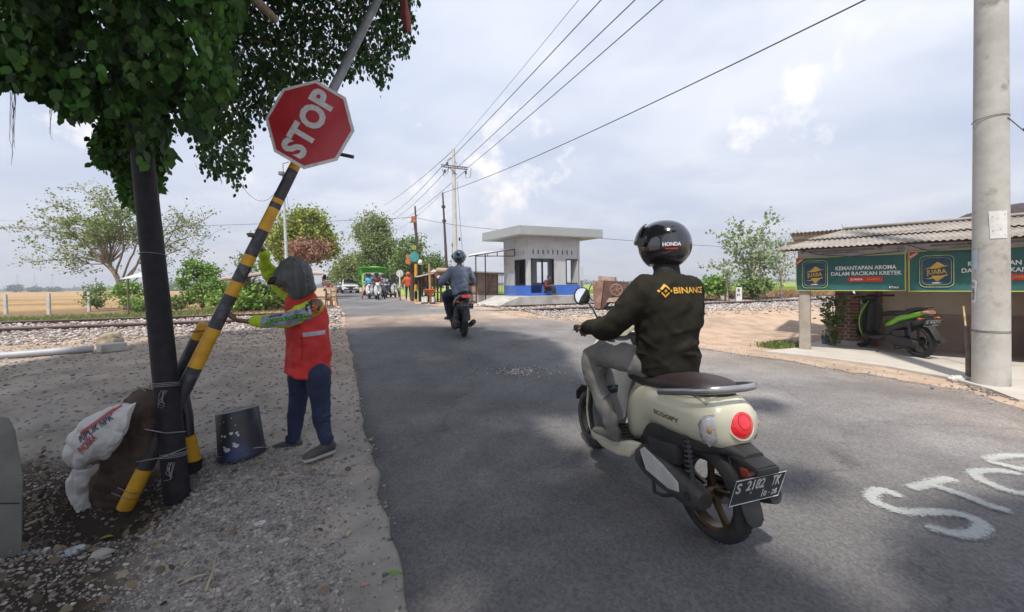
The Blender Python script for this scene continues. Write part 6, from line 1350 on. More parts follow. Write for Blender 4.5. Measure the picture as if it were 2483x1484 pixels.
    mb = MB(); mb.ball((.44, 0, .30), (.12, .10, .11), 16, 10); mb.box((.40, 0, .22), (.24, .14, .10), bev=.03); mb.build('engine', P.get('eng', mplastic), o, smooth=True)
    mb = MB(); mb.tube([(.36, .10, .19), (.32, .12, .10), (.22, .13, .13), (.18, .10, .15)], .011, 8); mb.tube([(.36, -.10, .19), (.32, -.12, .10), (.22, -.13, .13)], .011, 8); mb.tube([(.36, .10, .16), (.36, -.10, .16)], .011, 8)
    if P.get('sidestand'): mb.tube([(.55, .10, .24), (.53, .20, .10), (.54, .27, .005), (.58, .29, .003)], .010, 8)
    mb.build('stand', mplastic, o, smooth=True)
    mb = MB(); mb.tube([(.90, 0, .90), (wb-.03, 0, .46)], .024, 10); 
    for s_ in (-1, 1): mb.tube([(wb-.05, s_*.062, .50), (wb, s_*.062, r)], .017, 10)
    mb.box((wb-.05, 0, .50), (.05, .15, .05), bev=.015); mb.build('front_fork', mplastic, o, smooth=True)
    for s_ in (-1, 1):
        mb = MB(); mb.tube([(gx0+.03, s_*.12, gz0), (gx0-.005, s_*.26, gz0), (gx0-.03, s_*.36, gz0-.005)], .017, 10); mb.tube([(gx0-.03, s_*.355, gz0-.005), (gx0-.034, s_*.378, gz0-.005)], .023, 12); g_ = mb.build('grip', M('rubber', (.02, .02, .02), rough=.8), o, smooth=True)
        mb = MB(); mb.tube([(gx0+.065, s_*.17, gz0-.005), (gx0+.060, s_*.26, gz0-.012), (gx0+.03, s_*.355, gz0-.02)], [.007, .006, .006], 8); mb.ball((gx0+.027, s_*.36, gz0-.021), .0105, 10, 8); mb.build('brake_lever', P.get('lever', mplastic), o, smooth=True)
    mt = P.get('mirrors', ((.86, .20, 1.08, .84, .335, 1.30),))
    for (bx, by, bz, tx, ty, tz) in mt: mirror(o, (bx, by, bz), (tx, ty, tz), r=P.get('mr', .058), ov=P.get('mov', 1.1), facing=P.get('mface', (-1, 0, .05)))
    return o

cream = M('cream_paint', (.60, .57, .43), (.56, .53, .40), scale=1.5, rough=.28, coat=.6, c3=(.50, .47, .35), s3=2.2, e3=(.62, .8)); gunm = M('grey_panel', (.36, .37, .38), (.30, .31, .32), scale=3, rough=.38, coat=.3)
mbrownseat = M('brown_vinyl', (.045, .030, .028), (.035, .024, .023), scale=9, rough=.5, bump=.25, bscale=130); mblkseat = M('black_vinyl', (.016, .016, .017), (.024, .024, .024), scale=6, rough=.55, bump=.2, bscale=120); mgoldrim = M('bronze_rim', (.10, .062, .030), (.06, .04, .022), scale=8, rough=.35, metal=.6); mblkrim = M('black_rim', (.018, .018, .018), rough=.4)
hd1 = PI/2+R(18); p1 = Vector((1.065, 2.11, 0)); p1.z = Zbase(p1.x, p1.y)+.026
scooter('scooter', 'cream retro-style scooter with round red tail light and brown seat in the foreground', p1, hd1, dict(style='round', body=cream, inner=gunm, seat=mbrownseat, rim=mgoldrim, frim=mblkrim, lever=malu, mirrors=((.88, .16, 1.09, .83, .325, 1.285), (.88, -.16, 1.09, .83, -.325, 1.285)), mr=.062, mov=.92, mface=(-.97, .18, .05)))
# rider of the cream scooter
molive = M('olive_jacket', (.020, .018, .012), (.016, .0145, .010), scale=3, rough=.85, bump=.25, bscale=26, spec=.18); mgreyj = M('grey_trousers', (.21, .20, .185), (.15, .145, .135), scale=5, rough=.85, bump=.3, bscale=50); mshoeg = M('shoe_grey', (.17, .16, .14), (.12, .11, .10), scale=9, rough=.8)
pr1 = p1+Vector((math.sin(hd1), -math.cos(hd1), 0))*.022
JR = dict(pel=(.37, 0, .86), waist=(.36, 0, 1.02), chest=(.35, 0, 1.22), neck=(.36, 0, 1.43), head=(.385, 0, 1.565), shL=(.345, .195, 1.355), shR=(.345, -.195, 1.355), elL=(.47, .345, 1.10), elR=(.52, -.32, 1.10), wrL=(.765, .345, 1.075), wrR=(.765, -.315, 1.085), hdL=(.86, .325, 1.065), hdR=(.86, -.325, 1.07), pnL=(0, -.3, -1), pnR=(0, .3, -1),
          hipL=(.42, .10, .86), hipR=(.42, -.10, .86), knL=(.80, .285, .855), knR=(.80, -.24, .85), anL=(.665, .215, .40), anR=(.70, -.16, .40), toeL=(.86, .25, .34), toeR=(.88, -.17, .34))
ro1, jk, tz = person('person', 'rider in a dark olive jacket and black helmet riding the cream scooter', pr1, hd1, JR, dict(top=molive, legs=mgreyj, shoe=mshoeg, hem=Vector((0, 0, -.06)), solez=.290, curl=1.5, sleeve=.90, legr=1.08, crease=.006, folds=1), .0095, wr=.030, jk_scale=1.17, shoes=True)
hm = make_helmet(ro1, Vector((.395, 0, 1.60)), Vector((1, .30, 0)), dict(mat=M('helmet_black', (.008, .008, .010), (.010, .010, .012), rough=.10, coat=1, spec=.7), s=1.06, lift=-.30, visor=M('visor_smoke', (.02, .02, .022), rough=.12)))
mb = MB(); mb.tube([(.36, 0, 1.40), (.37, 0, 1.46), (.39, 0, 1.53)], [.088, .078, .082], 20); mb.ball((.415, 0, 1.555), (.088, .080, .085), 18, 12); fuse(mb, 'neck_gaiter', M('gaiter_black', (.010, .010, .012), rough=.8), ro1, .009, 3, None, fold=.008)
def decal_back(obj, vs, fs, c, xd, yd, mat, nm, off=.004, cuts=1): return project_decal(vs, fs, obj, frame(Vector(c), xd, yd), off, .4, cuts).build(nm, mat, obj, smooth='all', fix=False)
vd = Vector((-.80, .55, 0)).normalized()      # roughly where the lettering faces
mjl = M('jacket_print', (.62, .34, .04), (.52, .27, .03), scale=20, rough=.6)
xd = Vector((0, -1, 0)); vs, fs = textdata('BINANCE', .1, .0022); k = .255/(max(v.x for v in vs)-min(v.x for v in vs)); decal_back(jk, [Vector((v.x*k+.055, v.y*.50, 0)) for v in vs], fs, (0.0, 0, 1.325), xd, (0, 0, 1), mjl, 'lettering')
dm = []; ff = []
def sqr(cx, cy, r_, ri=None):
    b = len(dm)
    if ri is None: dm.extend([Vector((cx+r_, cy, 0)), Vector((cx, cy+r_, 0)), Vector((cx-r_, cy, 0)), Vector((cx, cy-r_, 0))]); ff.append((b, b+1, b+2, b+3))
U_ = .030
def bar(p, q, w_):
    b = len(dm); d = Vector((q[0]-p[0], q[1]-p[1], 0)).normalized(); n_ = Vector((-d.y, d.x, 0))*w_/2; P_, Q_ = Vector((p[0], p[1], 0)), Vector((q[0], q[1], 0)); e = d*w_/2; dm.extend([P_-n_-e, Q_-n_+e, Q_+n_+e, P_+n_-e]); ff.append((b, b+1, b+2, b+3))
for s_ in (1, -1): bar((-.020, s_*.013), (0, s_*.033), .011); bar((.020, s_*.013), (0, s_*.033), .011)
sqr(0, 0, .011); sqr(-.036, 0, .009); sqr(.036, 0, .009)
decal_back(jk, [Vector((v.x-.125, v.y, 0)) for v in dm], ff, (0, 0, 1.325), xd, (0, 0, 1), mjl, 'emblem', .005)
hw_ = M('helmet_print', (.70, .70, .72), rough=.5); vs, fs = textdata('HONDA', .03, .001); k = .10/(max(v.x for v in vs)-min(v.x for v in vs)); hc = Vector((.395, 0, 1.60)); hf = Vector((1, .30, 0)).normalized()
bk = Vector((-.93, .37, 0)); rtv = bk.cross(Vector((0, 0, 1))).normalized(); rtv = -rtv if rtv.y > 0 else rtv
decal_back(hm, [Vector((v.x*k, v.y, 0)) for v in vs], fs, hc+Vector((0, 0, .002)), rtv, (0, 0, 1), hw_, 'lettering', .004)
vs = [Vector(p) for p in ((-.034, -.028, 0), (.034, -.028, 0), (.034, -.020, 0), (-.034, -.020, 0))]; decal_back(hm, vs, [(0, 1, 2, 3)], hc+Vector((0, 0, .002)), rtv, (0, 0, 1), mredp, 'stripe', .004)

# ---- black scooter ahead with the rider in denim
mdenim = M('denim_jacket', (.22, .26, .34), (.15, .18, .25), scale=7, rough=.85, bump=.35, bscale=40, c3=(.34, .38, .45), s3=5, e3=(.56, .75)); mjeans = M('jeans', (.022, .034, .075), (.015, .023, .052), scale=7, rough=.85, bump=.3, bscale=50); mblackp = M('black_gloss', (.015, .015, .017), rough=.25, coat=.5); mredacc = M('red_accent', (.40, .03, .03), rough=.3)
g2 = G(1124, 819); hd2 = PI/2+R(17); p2 = Vector((g2.x, g2.y, Zbase(g2.x, g2.y)+.024))
scooter('scooter', 'black scooter with red trim ridden by the person in the denim jacket', p2, hd2, dict(style='maxi', body=mblackp, seat=mblkseat, rim=mblkrim, accent=mredacc, r=.27, wb=1.28, tail=mredl, case=mplastic, casecover=mplastic, mirrors=((.88, .16, 1.06, .84, .36, 1.20), (.88, -.16, 1.06, .84, -.36, 1.20)), mov=1.6, mr=.04, plate=('S 3139 A', '05\u00b728')), group='moving scooters')
J2 = {k: Vector(v) for k, v in JR.items()}
for k in J2: J2[k] = J2[k]*1.0
J2['knL'] = Vector((.76, .25, .80)); J2['anL'] = Vector((.66, .20, .40)); J2['pel'].x = .36
for k in ('neck', 'head', 'chest', 'shL', 'shR', 'waist'): J2[k].x += .02
ro2, jk2, _ = person('person', 'rider in a faded denim jacket and glossy dark teal helmet approaching the crossing', p2, hd2, J2, dict(top=mdenim, legs=mjeans, crease=.008, folds=1, shoe=M('shoe_black', (.02, .02, .022), rough=.6), solez=.285, curl=1.5, sleeve=.92), .012, wr=.03, jk_scale=1.03)
make_helmet(ro2, J2['head']+Vector((.01, 0, .03)), Vector((1, 0, 0)), dict(mat=M('helmet_teal', (.012, .05, .065), (.015, .06, .075), rough=.10, coat=1, spec=.7), s=1.02))
# ---- parked green scooter under the shop roof
ra, fa = G(2235, 871), G(2090, 846); ra = Vector((7.13, 6.86, .036)); hd3 = math.atan2(7.98-6.86, 7.16-7.13)
mgreen = M('green_paint', (.16, .42, .02), (.13, .34, .02), scale=2, rough=.25, coat=.6)
scooter('scooter', 'parked green and black sporty scooter on its side stand in front of the shop wall', ra, hd3, dict(style='sport', body=mgreen, seat=mblkseat, rim=mblkrim, front=mgreen, r=.28, wb=1.2, tx=.12, sidestand=1, case=mplastic, casecover=mplastic, plate=('S 4471', '07\u00b724'), mirrors=((.88, .16, 1.06, .86, .33, 1.16),), mr=.05, mface=(-1, .0, .1), tail=M('tail_smoky', (.26, .08, .06), (.35, .25, .2), scale=14, rough=.3)), lean=-.05)
# ================================================================ barrier boom, worker, black pole
myel = M('yellow_paint', (.62, .34, .02), (.50, .26, .015), scale=9, rough=.5, c3=(.16, .08, .04), s3=6, e3=(.63, .72)); mbp = M('worn_black_paint', (.035, .035, .04), (.10, .10, .115), scale=11, rough=.5, edge=(.52, .66), c3=(.35, .19, .04), s3=5, e3=(.70, .76)); mgp = M('boom_grey', (.22, .23, .25), (.15, .16, .17), scale=12, rough=.5, metal=.3)
bb = G(470, 1140); DB = 2.98
def BW(px, py, D=None): return W(px, py, D if D else DB)
br = thing('crossing_barrier', 'raised crossing barrier of black and yellow pipe leaning up into the tree', 'barrier', tuple(bb)); ob = Vector(bb)
# boom axis: straight from counterweight end (px 305,1228) to beyond the frame
A_, B_ = W(300, 1238, 2.68), W(915, 0, 3.5); bx = (B_-A_).normalized(); C_end = A_+bx*((B_-A_).length*1.5)
def onaxis(px, py):
    d = W(px, py, 1)-CAM; n_ = bx.cross(d); n2 = d.cross(n_); return A_ + bx*((CAM-A_).dot(n2)/bx.dot(n2))
stops = [(303, 1232, 'y'), (350, 1135, 'b'), (452, 930, 'b'), (470, 890, 'y'), (517, 795, 'b'), (556, 715, 'y'), (572, 682, 'b'), (592, 642, 'y'), (603, 618, 'b'), (622, 552, 'y'), (652, 500, 'b'), (658, 488, 'y'), (664, 478, 'b'), (700, 408, 'y'), (706, 392, 'b'), (735, 340, 'g')]
pts = [onaxis(p[0], p[1]) for p in stops]; pts[3:] = pts[3:]
seglist = []
for i, p in enumerate(stops):
    a = pts[i]; b_ = pts[i+1] if i+1 < len(pts) else C_end; seglist.append((a, b_, p[2]))
def rad(p): return float(np.interp((p-A_).length, [0, 1.0, 1.9, 3.3, 5.5], [.048, .048, .044, .036, .028]))
mb = MB(); mb.cur = 0
for a, b_, c in seglist:
    mb.cur = {'y': 1, 'b': 0, 'g': 2}[c]; mb.tube([a-ob, a.lerp(b_, .5)-ob, b_-ob], [rad(a), (rad(a)+rad(b_))/2, rad(b_)], 20, cap=False)
boom = mb.build('boom', [mbp, myel, mgp], br, smooth='all', fix=False)
def pipe(name, P, r, mat, parent=br, n=18): mb = MB(); mb.tube([p-ob for p in P], r, n); return mb.build(name, mat, parent, smooth=True)
# cradle pipe beside the boom, and its collar
c0, c1, c2, c3 = W(428, 925, 2.93), W(437, 900, 2.93), W(478, 820, 2.95), W(497, 785, 2.95)
pipe('cradle_pipe', [c0, c1, c2], .040, mbp); pipe('cradle_top', [c2-(c3-c2)*.02, c3], .041, myel)
pipe('collar', [W(494, 800, 2.95), W(522, 806, 2.96)], .046, myel)
mb = MB(); cc = (W(487, 797, 2.95)+W(511, 803, 2.96))/2; mb.tube([cc+(RT*math.cos(a)*.095+(-F_)*math.sin(a)*.06+bx*(.012*math.cos(a)))-ob for a in np.linspace(0, 2*PI, 33)], .006, 6, cap=False); mb.build('clamp_band', M('rust_band', (.30, .14, .03), (.15, .08, .03), rough=.7), br, smooth=True)
# upright post: black above, yellow below
s0, s1, s2, s3 = W(436, 925, 2.99), W(452, 1010, 2.98), W(455, 1055, 2.975), Vector(bb)+Vector((0, 0, .02))
pipe('post', [W(425, 880, 3.0), W(436, 925, 2.99), s1, s2], .042, M('post_black', (.012, .012, .03), (.02, .02, .025), scale=9, rough=.4)); pipe('post_foot', [s2, s3+Vector((0, 0, .06))], .047, myel); pipe('post_base', [s3+Vector((0, 0, .06)), s3-Vector((0, 0, .1))], .052, mblack)
pipe('yellow_sleeve', [W(438, 915, 2.985), W(443, 937, 2.985)], .047, myel)
# STOP sign fixed to the boom
sc = W(751, 302, 2.97); ang = R(59.5); ex = RT*math.cos(ang)+UP*math.sin(ang); ey = -RT*math.sin(ang)+UP*math.cos(ang); fm = frame(sc, ex, ey); k = 2.97/950; Ro = 106*k
sg = thing('stop_sign', 'red octagonal STOP sign with white edge tied slantwise on the boom', 'stop sign', tuple(sc)); f0 = frame(Vector((0, 0, 0)), ex, ey)
octo = lambda r_: [(r_*math.cos(R(22.5+45*i)), r_*math.sin(R(22.5+45*i))) for i in range(8)]
mb = MB(); mb.prism(octo(Ro*1.03), f0 @ Matrix.Translation((0, 0, -.006)), .006); pl = mb.build('plate', M('sign_white', (.66, .66, .64), (.50, .49, .47), scale=16, rough=.5, c3=(.25, .21, .19), s3=22, e3=(.64, .72)), sg, bevel=.0015)
mb = MB(); mb.prism(octo(Ro*.955), f0 @ Matrix.Translation((0, 0, .0)), .0015); mb.build('red_face', M('sign_red', (.42, .012, .022), (.36, .010, .018), scale=3, rough=.38, coat=.3, c3=(.20, .02, .02), s3=45, e3=(.70, .76)), pl)
mb = MB(); text(mb, 'STOP', f0 @ Matrix.Translation((0, .0, .003)), .3, .013, .0008, spacing=1.06, fit=172*k, tall=66*k); mb.build('lettering', M('letter_white', (.62, .62, .62), (.50, .50, .50), scale=30, rough=.6, c3=(.22, .19, .19), s3=38, e3=(.66, .70)), pl)
mb = MB(); q = W(846, 379, 2.99)-sc; mb.tube([W(810, 371, 2.99)-sc, W(857, 381, 2.99)-sc], .014, 4); mb.build('bracket', mbp, sg)
# faded red flag hanging from the boom top
fl = thing('flag', 'faded dark red cloth strip hanging at the top behind the boom', 'flag', tuple(W(975, -40, 3.6))); of = Vector(fl.location); mb = MB(); rows = []
for i in range(12):
    f = i/11; y = -60+f*135; l, r_ = np.interp(f, [0, .8, 1], [962, 972, 985]), np.interp(f, [0, .8, .9, 1], [975, 996, 997, 990]); rows.append([W(l+(r_-l)*g, y + (18*abs(g-.45) if i == 11 else 0), 3.6+.05*math.sin(g*5+f*3))-of for g in np.linspace(0, 1, 7)])
mb.rings(rows, cap=False, closed=False); x = mb.build('cloth', M('faded_red', (.30, .075, .065), (.17, .05, .045), scale=9, rough=.9, trans=.2), fl, smooth='all'); x.modifiers.new('s', 'SOLIDIFY').thickness = .003
# counterweight wrapped in sacking
cw = thing('counterweight', 'barrier counterweight wrapped in brown sacking and bound with wire', 'counterweight', tuple(W(290, 1180, 2.7))); oc2 = Vector(cw.location); mb = MB()
def cloth_lump(outline, cen, D, prof, org_, name, mat, par, **kw):
    """a bag: the closed outline swept through its real thickness and rounded over"""
    K2 = crom([list(q) for q in outline+[outline[0]]], 70)[:-1]; t = MB(); t.rings([[W(cen[0]+(x-cen[0])*k_, cen[1]+(y-cen[1])*k_, D+dd)-org_ for x, y in K2] for dd, k_ in prof]); return fuse(t, name, mat, par, **kw)
cloth_lump([(300, 965), (335, 946), (388, 950), (394, 1000), (386, 1060), (372, 1110), (346, 1150), (318, 1195), (298, 1240), (262, 1266), (225, 1270), (192, 1250), (183, 1215), (200, 1170), (215, 1120), (250, 1085), (280, 1040), (300, 1000)], (288, 1120), 2.80, [(-.12, .35), (-.105, .66), (-.07, .88), (-.02, 1), (.03, 1), (.08, .9), (.11, .66)], oc2, 'sacking', M('sacking_brown', (.095, .062, .042), (.05, .034, .026), scale=7, rough=.95, bump=.8, bscale=90, c3=(.16, .12, .085), s3=3, e3=(.55, .7)), cw, voxel=.009, smooth=4, crease=.03, csc=.14, fold=.015)
mb = MB(); rng4 = np.random.default_rng(9)
for k_ in range(26):    # frayed top
    p = W(rng4.uniform(325, 385), rng4.uniform(948, 962), 2.8)-oc2; mb.tube([p, p+Vector((rng4.normal(0, .02), rng4.normal(0, .02), rng4.uniform(.02, .06))), p+Vector((rng4.normal(0, .04), rng4.normal(0, .03), rng4.uniform(.0, .07)))], .0025, 4)
mb.build('frayed_edge', M('fray', (.30, .26, .21), (.18, .14, .1), rough=.95), cw)
mw = M('tie_wire', (.26, .26, .27), (.16, .15, .15), rough=.5, metal=.3)
mb = MB()
for (xa, ya, xb, yb) in ((350, 1040, 450, 1046), (330, 1120, 452, 1085), (285, 1182, 345, 1196), (270, 1195, 350, 1212)):
    mb.tube([W(xa, ya, 2.50)-oc2, W((xa+xb)/2, (ya+yb)/2+7, 2.50)-oc2, W(xb, yb, 2.66)-oc2], .0028, 5); 
mb.build('tie_wire', mw, cw)
# white fertiliser sack hanging over it
sk = thing('plastic_sack', 'white woven plastic sack with red and blue print draped over the counterweight', 'sack', tuple(W(230, 1080, 2.55))); osk = Vector(sk.location); mb = MB()
def blobs(L, D):
    for (px, py, rx, ry, ro_) in L: c = W(px, py, D)-osk; kk = D/950; mb.ball(c, (rx*kk, .075, ry*kk), 18, 12, Matrix.Rotation(ro_, 3, 'Y'))
sko = cloth_lump([(332, 974), (296, 980), (258, 986), (218, 1008), (178, 1036), (160, 1064), (156, 1100), (166, 1128), (182, 1142), (204, 1138), (228, 1122), (258, 1116), (285, 1092), (306, 1056), (322, 1014)], (232, 1062), 2.59, [(-.085, .30), (-.078, .60), (-.055, .85), (-.02, 1), (.02, 1), (.055, .86), (.075, .6)], osk, 'sack', M('woven_plastic', (.60, .59, .58), (.50, .49, .48), scale=5, rough=.55, bump=.3, bscale=150, c3=(.38, .35, .33), s3=3, e3=(.60, .75)), sk, voxel=.007, smooth=2, crease=.040, csc=.13, fold=.012)
mb = MB(); mb.rings([sring(W(px, py, 2.60)-osk, RT, F_, w_*2.6/950, .05, 16, 2.5) for px, py, w_ in ((205, 1130, 30), (192, 1165, 26), (186, 1195, 22), (196, 1222, 16), (204, 1238, 6))]); lo2 = fuse(mb, 'sack_tail', MATS['woven_plastic'], sk, .008, 3, [(.02, .08)], crease=.05, csc=.10)
fmS = lambda px, py, a: frame(W(px, py, 2.55)-osk-F_*0, RT*math.cos(a)+UP*math.sin(a), UP*math.cos(a)-RT*math.sin(a))
def skd(s_, px, py, a, size, fit, tall, mat, nm):
    vs, fs = textdata(s_, size, .003); kx = fit/(max(v.x for v in vs)-min(v.x for v in vs)); ky = tall/(max(v.y for v in vs)-min(v.y for v in vs)); m_ = fmS(px, py, a); d = project_decal([Vector((v.x*kx, v.y*ky, 0)) for v in vs], fs, sko, m_, .004, .5, 1); d.build(nm, mat, sko, fix=False)
skd('PUPUK NPK', 243, 1035, .62, .1, .27, .042, M('print_navy', (.06, .07, .13), rough=.7), 'sack_lettering'); skd('PHONSKA', 225, 1072, .75, .1, .16, .05, M('print_red', (.42, .07, .07), rough=.7), 'sack_lettering')
vs = [Vector((x*.17, y*.012, 0)) for x, y in ((-1, -1), (1, -1), (1, 1), (-1, 1))]; project_decal(vs, [(0, 1, 2, 3)], sko, fmS(262, 1022, .66) @ Matrix.Translation((0, .035, 0)), .004, .5, 3).build('sack_stripe', MATS['print_red'], sko, fix=False)
# black pole
q0 = W(430, 1172, 2.70); q0.z -= .02; q1 = W(345, 375, 2.86); o = thing('black_pole', 'thick black painted pole leaning left, its top wrapped in leaves', 'pole', tuple(q0)); e = (q1-q0)*1.6
mb = MB(); mb.tube([Vector((0, 0, -.1)), e*.33, e*.66, e], [.074, .070, .066, .060], 32); mb.build('pole', mblack, o, smooth=True)
def ringat(px, py, wob=.0, n=2, part='wire_tie'):
    # nearest point on the axis
    d = W(px, py, 1)-CAM; u_ = e.normalized(); n_ = u_.cross(d); n2 = d.cross(n_); t_ = (CAM-q0).dot(n2)/u_.dot(n2); mb = MB()
    for j in range(n): mb.tube([u_*(t_+.011*j+wob*math.cos(a+1)) + RT*.0745*math.cos(a)+u_.cross(RT).normalized()*.0745*math.sin(a) for a in np.linspace(0, 2*PI, 37)], .0028, 5, cap=False)
    if n > 1: 
        for k_ in range(5): a0 = u_*(t_-.01)-F_*.078+RT*.03; mb.tube([a0+RT*.01*k_-u_*.0, a0+Vector((rng4.normal(0, .015), -.012, -.03-.02*k_)), a0+Vector((rng4.normal(.01, .02), -.01, -.07-.012*k_))], .0022, 4)
    mb.build(part, mw, o)
ringat(388, 618, .008, 1); ringat(410, 935, .010, 3); ringat(425, 1105, .012, 3)
# upturned bucket
c = G(588, 1104); o = thing('bucket', 'upturned black plastic bucket with flaking paint beside the worker', 'bucket', (c.x, c.y, c.z)); o.rotation_euler = (R(-5), R(-9), 0)
mbk = M('bucket_black', (.018, .018, .020), (.028, .030, .04), scale=5, rough=.45, c3=(.03, .05, .14), s3=2.2, e3=(.52, .66)); mb = MB(); mb.lathe([(.150, .0), (.168, .0), (.170, .018), (.168, .05), (.163, .052), (.160, .10), (.150, .36), (.144, .372), (.10, .372), (.095, .366), (.0, .366)], n=40, cap=False); bk = mb.build('body', mbk, o, smooth=True)
mb = MB(); mb.lathe([(.0, .3675), (.093, .3675), (.093, .3695), (.0, .3695)], n=32, cap=False); mb.build('base_disc', M('bucket_grey', (.10, .10, .105), (.07, .07, .075), scale=8, rough=.5), bk)
def curved(mb, cx, cz, pts): 
    an0 = -PI/2+.15; n_ = len(pts); vs = []
    for x, z in pts: rr_ = np.interp(cz+z, [.1, .36], [.160, .150])+.0015; a = an0+(cx+x)/rr_; vs.append((rr_*math.cos(a), rr_*math.sin(a), cz+z))
    mb.add(vs, [tuple(range(n_))])
mb = MB(); r5 = random.Random(8)
for (cx, cz, s_) in ((.02, .215, .02), (-.03, .20, .016), (-.055, .205, .012), (.055, .21, .016), (.065, .19, .014), (.04, .115, .028), (.03, .135, .014), (-.035, .10, .022), (-.02, .092, .03), (-.045, .12, .012), (-.06, .30, .006), (-.03, .31, .006), (.03, .33, .006), (.05, .27, .006), (-.07, .17, .006)):
    curved(mb, cx, cz, [(s_*r5.uniform(.5, 1.1)*math.cos(t_), s_*r5.uniform(.35, .8)*math.sin(t_)) for t_ in np.linspace(0, 2*PI, 9)[:-1]])
mb.build('flaked_paint', M('flake_white', (.55, .56, .55), (.35, .38, .42), scale=40, rough=.7), bk, fix=False)
mb = MB(); mb.tube([(.18*math.cos(a), .18*math.sin(a), .035-.03*math.sin(a*2)) for a in np.linspace(-.5, 2.4, 20)], .003, 5); mb.build('handle', mgalv, o)

# ---- worker pulling the boom
wr_ = Vector((W(752, 1105, 3.25).x, 3.27, 0)); wr_.z = Zg(wr_.x, wr_.y)
def wp(px, py, D): return W(px, py, D)-wr_
mvest = M('red_vest', (.50, .022, .018), (.40, .016, .014), scale=4, rough=.75, bump=.35, bscale=24); mlime = M('lime_shirt', (.42, .60, .02), (.34, .50, .02), scale=5, rough=.7, bump=.25, bscale=40, c3=(.50, .38, .03), s3=4, e3=(.60, .72)); mhood = M('hood_grey', (.105, .108, .112), (.07, .073, .077), scale=5, rough=.85, bump=.35, bscale=60)
JW = dict(pel=wp(748, 888, 3.26), waist=wp(749, 830, 3.27), chest=wp(744, 762, 3.27), neck=wp(728, 702, 3.27), head=wp(703, 676, 3.26), shL=wp(768, 738, 3.14), shR=wp(704, 716, 3.40), elL=wp(694, 776, 3.04), elR=wp(655, 664, 3.34), wrL=wp(604, 780, 3.02), wrR=wp(636, 604, 3.18), hdL=wp(560, 776, 3.02), hdR=wp(624, 572, 3.10),
          hipL=wp(770, 905, 3.18), hipR=wp(727, 903, 3.34), knL=wp(778, 1005, 3.20), knR=wp(719, 1000, 3.38), anL=wp(792, 1073, 3.18), anR=wp(712, 1066, 3.40), pnL=Vector((.2, .2, 1)), pnR=Vector((-.9, -.6, -.2)))
for k_, (px, py, D_) in dict(toeL=(762, 1100, 3.10), toeR=(664, 1096, 3.38)).items(): JW[k_] = wp(px, py, D_)
wk, shirt, _ = person('person', 'hooded worker in a red vest and lime sleeves hauling on the barrier boom', tuple(wr_), 0, JW, dict(topname='shirt', top=mlime, legs=M('navy_jeans', (.018, .026, .070), (.012, .018, .045), scale=7, rough=.85, bump=.3, bscale=50), shoe=M('shoe_dark', (.075, .075, .072), (.045, .045, .045), scale=6, rough=.8), sole=0, hem=Vector((0, 0, -.02)), curl=.75, solez=None, sleeve=.86, arm=1.0, folds=1, thumbL=-1, thumbR=1, legr=.97, hs=1.12, soleoff=.088, crease=.012) | {'sole': M('sole_pale', (.42, .40, .36), rough=.7)}, .0095, face=Vector((-1, -.15, -.45)), wr=.022, jk_scale=.93, faceup=(0, 0, 1))
# vest over the shirt
t = MB(); acr = (JW['shR']-JW['shL']).normalized(); torso(t, [(JW['pel']+Vector((-.005, 0, -.055)), .192, .165), (JW['pel']+Vector((0, 0, .05)), .190, .155), (JW['waist'], .186, .150), (JW['chest'], .190, .152), ((JW['shL']+JW['shR'])/2+Vector((.005, 0, -.03)), .168, .128), (JW['neck']-Vector((-.02, 0, .01)), .095, .092), (JW['neck']+Vector((-.01, 0, .025)), .078, .08)], acr)
vest = fuse(t, 'vest', mvest, wk, .0095, 5, [(.014, .14)], fold=.016, crease=.016, csc=.15)
mb = MB(); 
gy = M('reflective_grey', (.34, .33, .36), (.28, .27, .30), scale=9, rough=.35); vfm = lambda px, py: frame(wp(px, py, 3.0), RT, UP)
mb = project_decal([Vector((x*.145*.55, y*.018, 0)) for x, y in ((-1, -1), (1, -.7), (1, 1.2), (-1, .9))], [(0, 1, 2, 3)], vest, vfm(744, 814) @ Matrix.Rotation(.04, 4, 'Z'), .004, .4, 3); mb.build('reflective_strip', gy, vest, smooth='all', fix=False)
mb = project_decal([Vector((x*.003, y*.09, 0)) for x, y in ((-1, -1), (1, -1), (1, 1), (-1, 1))], [(0, 1, 2, 3)], vest, vfm(716, 848), .003, .4, 3); mb.build('pocket_seam', M('seam_dark', (.18, .01, .01), rough=.9), vest, fix=False)
# hood cloth
ho = [(702, 619), (716, 621), (740, 632), (757, 652), (766, 684), (769, 704), (752, 716), (738, 730), (722, 738), (706, 731), (702, 714), (686, 698), (664, 692), (655, 682), (661, 665), (672, 642), (687, 627)]
K2 = crom([list(q) for q in ho+[ho[0]]], 60)[:-1]; t = MB(); rs = []
for dd, k_ in ((-.155, .30), (-.140, .62), (-.105, .86), (-.05, .98), (.0, 1.0), (.05, .98), (.105, .86), (.140, .62), (.155, .30)): rs.append([wp(712+(x-712)*k_, 678+(y-678)*k_, 3.25+dd*.92) for x, y in K2])
t.rings(rs)
for P_, r_ in (([(704, 628), (690, 650), (694, 680), (712, 712)], .016), ([(712, 626), (716, 660), (722, 700), (722, 732)], .018), ([(726, 632), (738, 665), (742, 700), (738, 726)], .016), ([(744, 645), (755, 675), (758, 704)], .014), ([(668, 664), (685, 672), (700, 690), (708, 720)], .016)):
    for dz_ in (-.150, ): t.tube([Vector(q) for q in crom([list(wp(x, y, 3.25+dz_*(.98 if i in (1, 2) else .80))) for i, (x, y) in enumerate(P_)], 12)], [r_*math.sin(PI*(i+.6)/12.2)+.003 for i in range(12)], 8)
hood = fuse(t, 'hood', mhood, wk, .008, 4, [(.010, .14)], fold=.014, crease=.008, csc=.16)
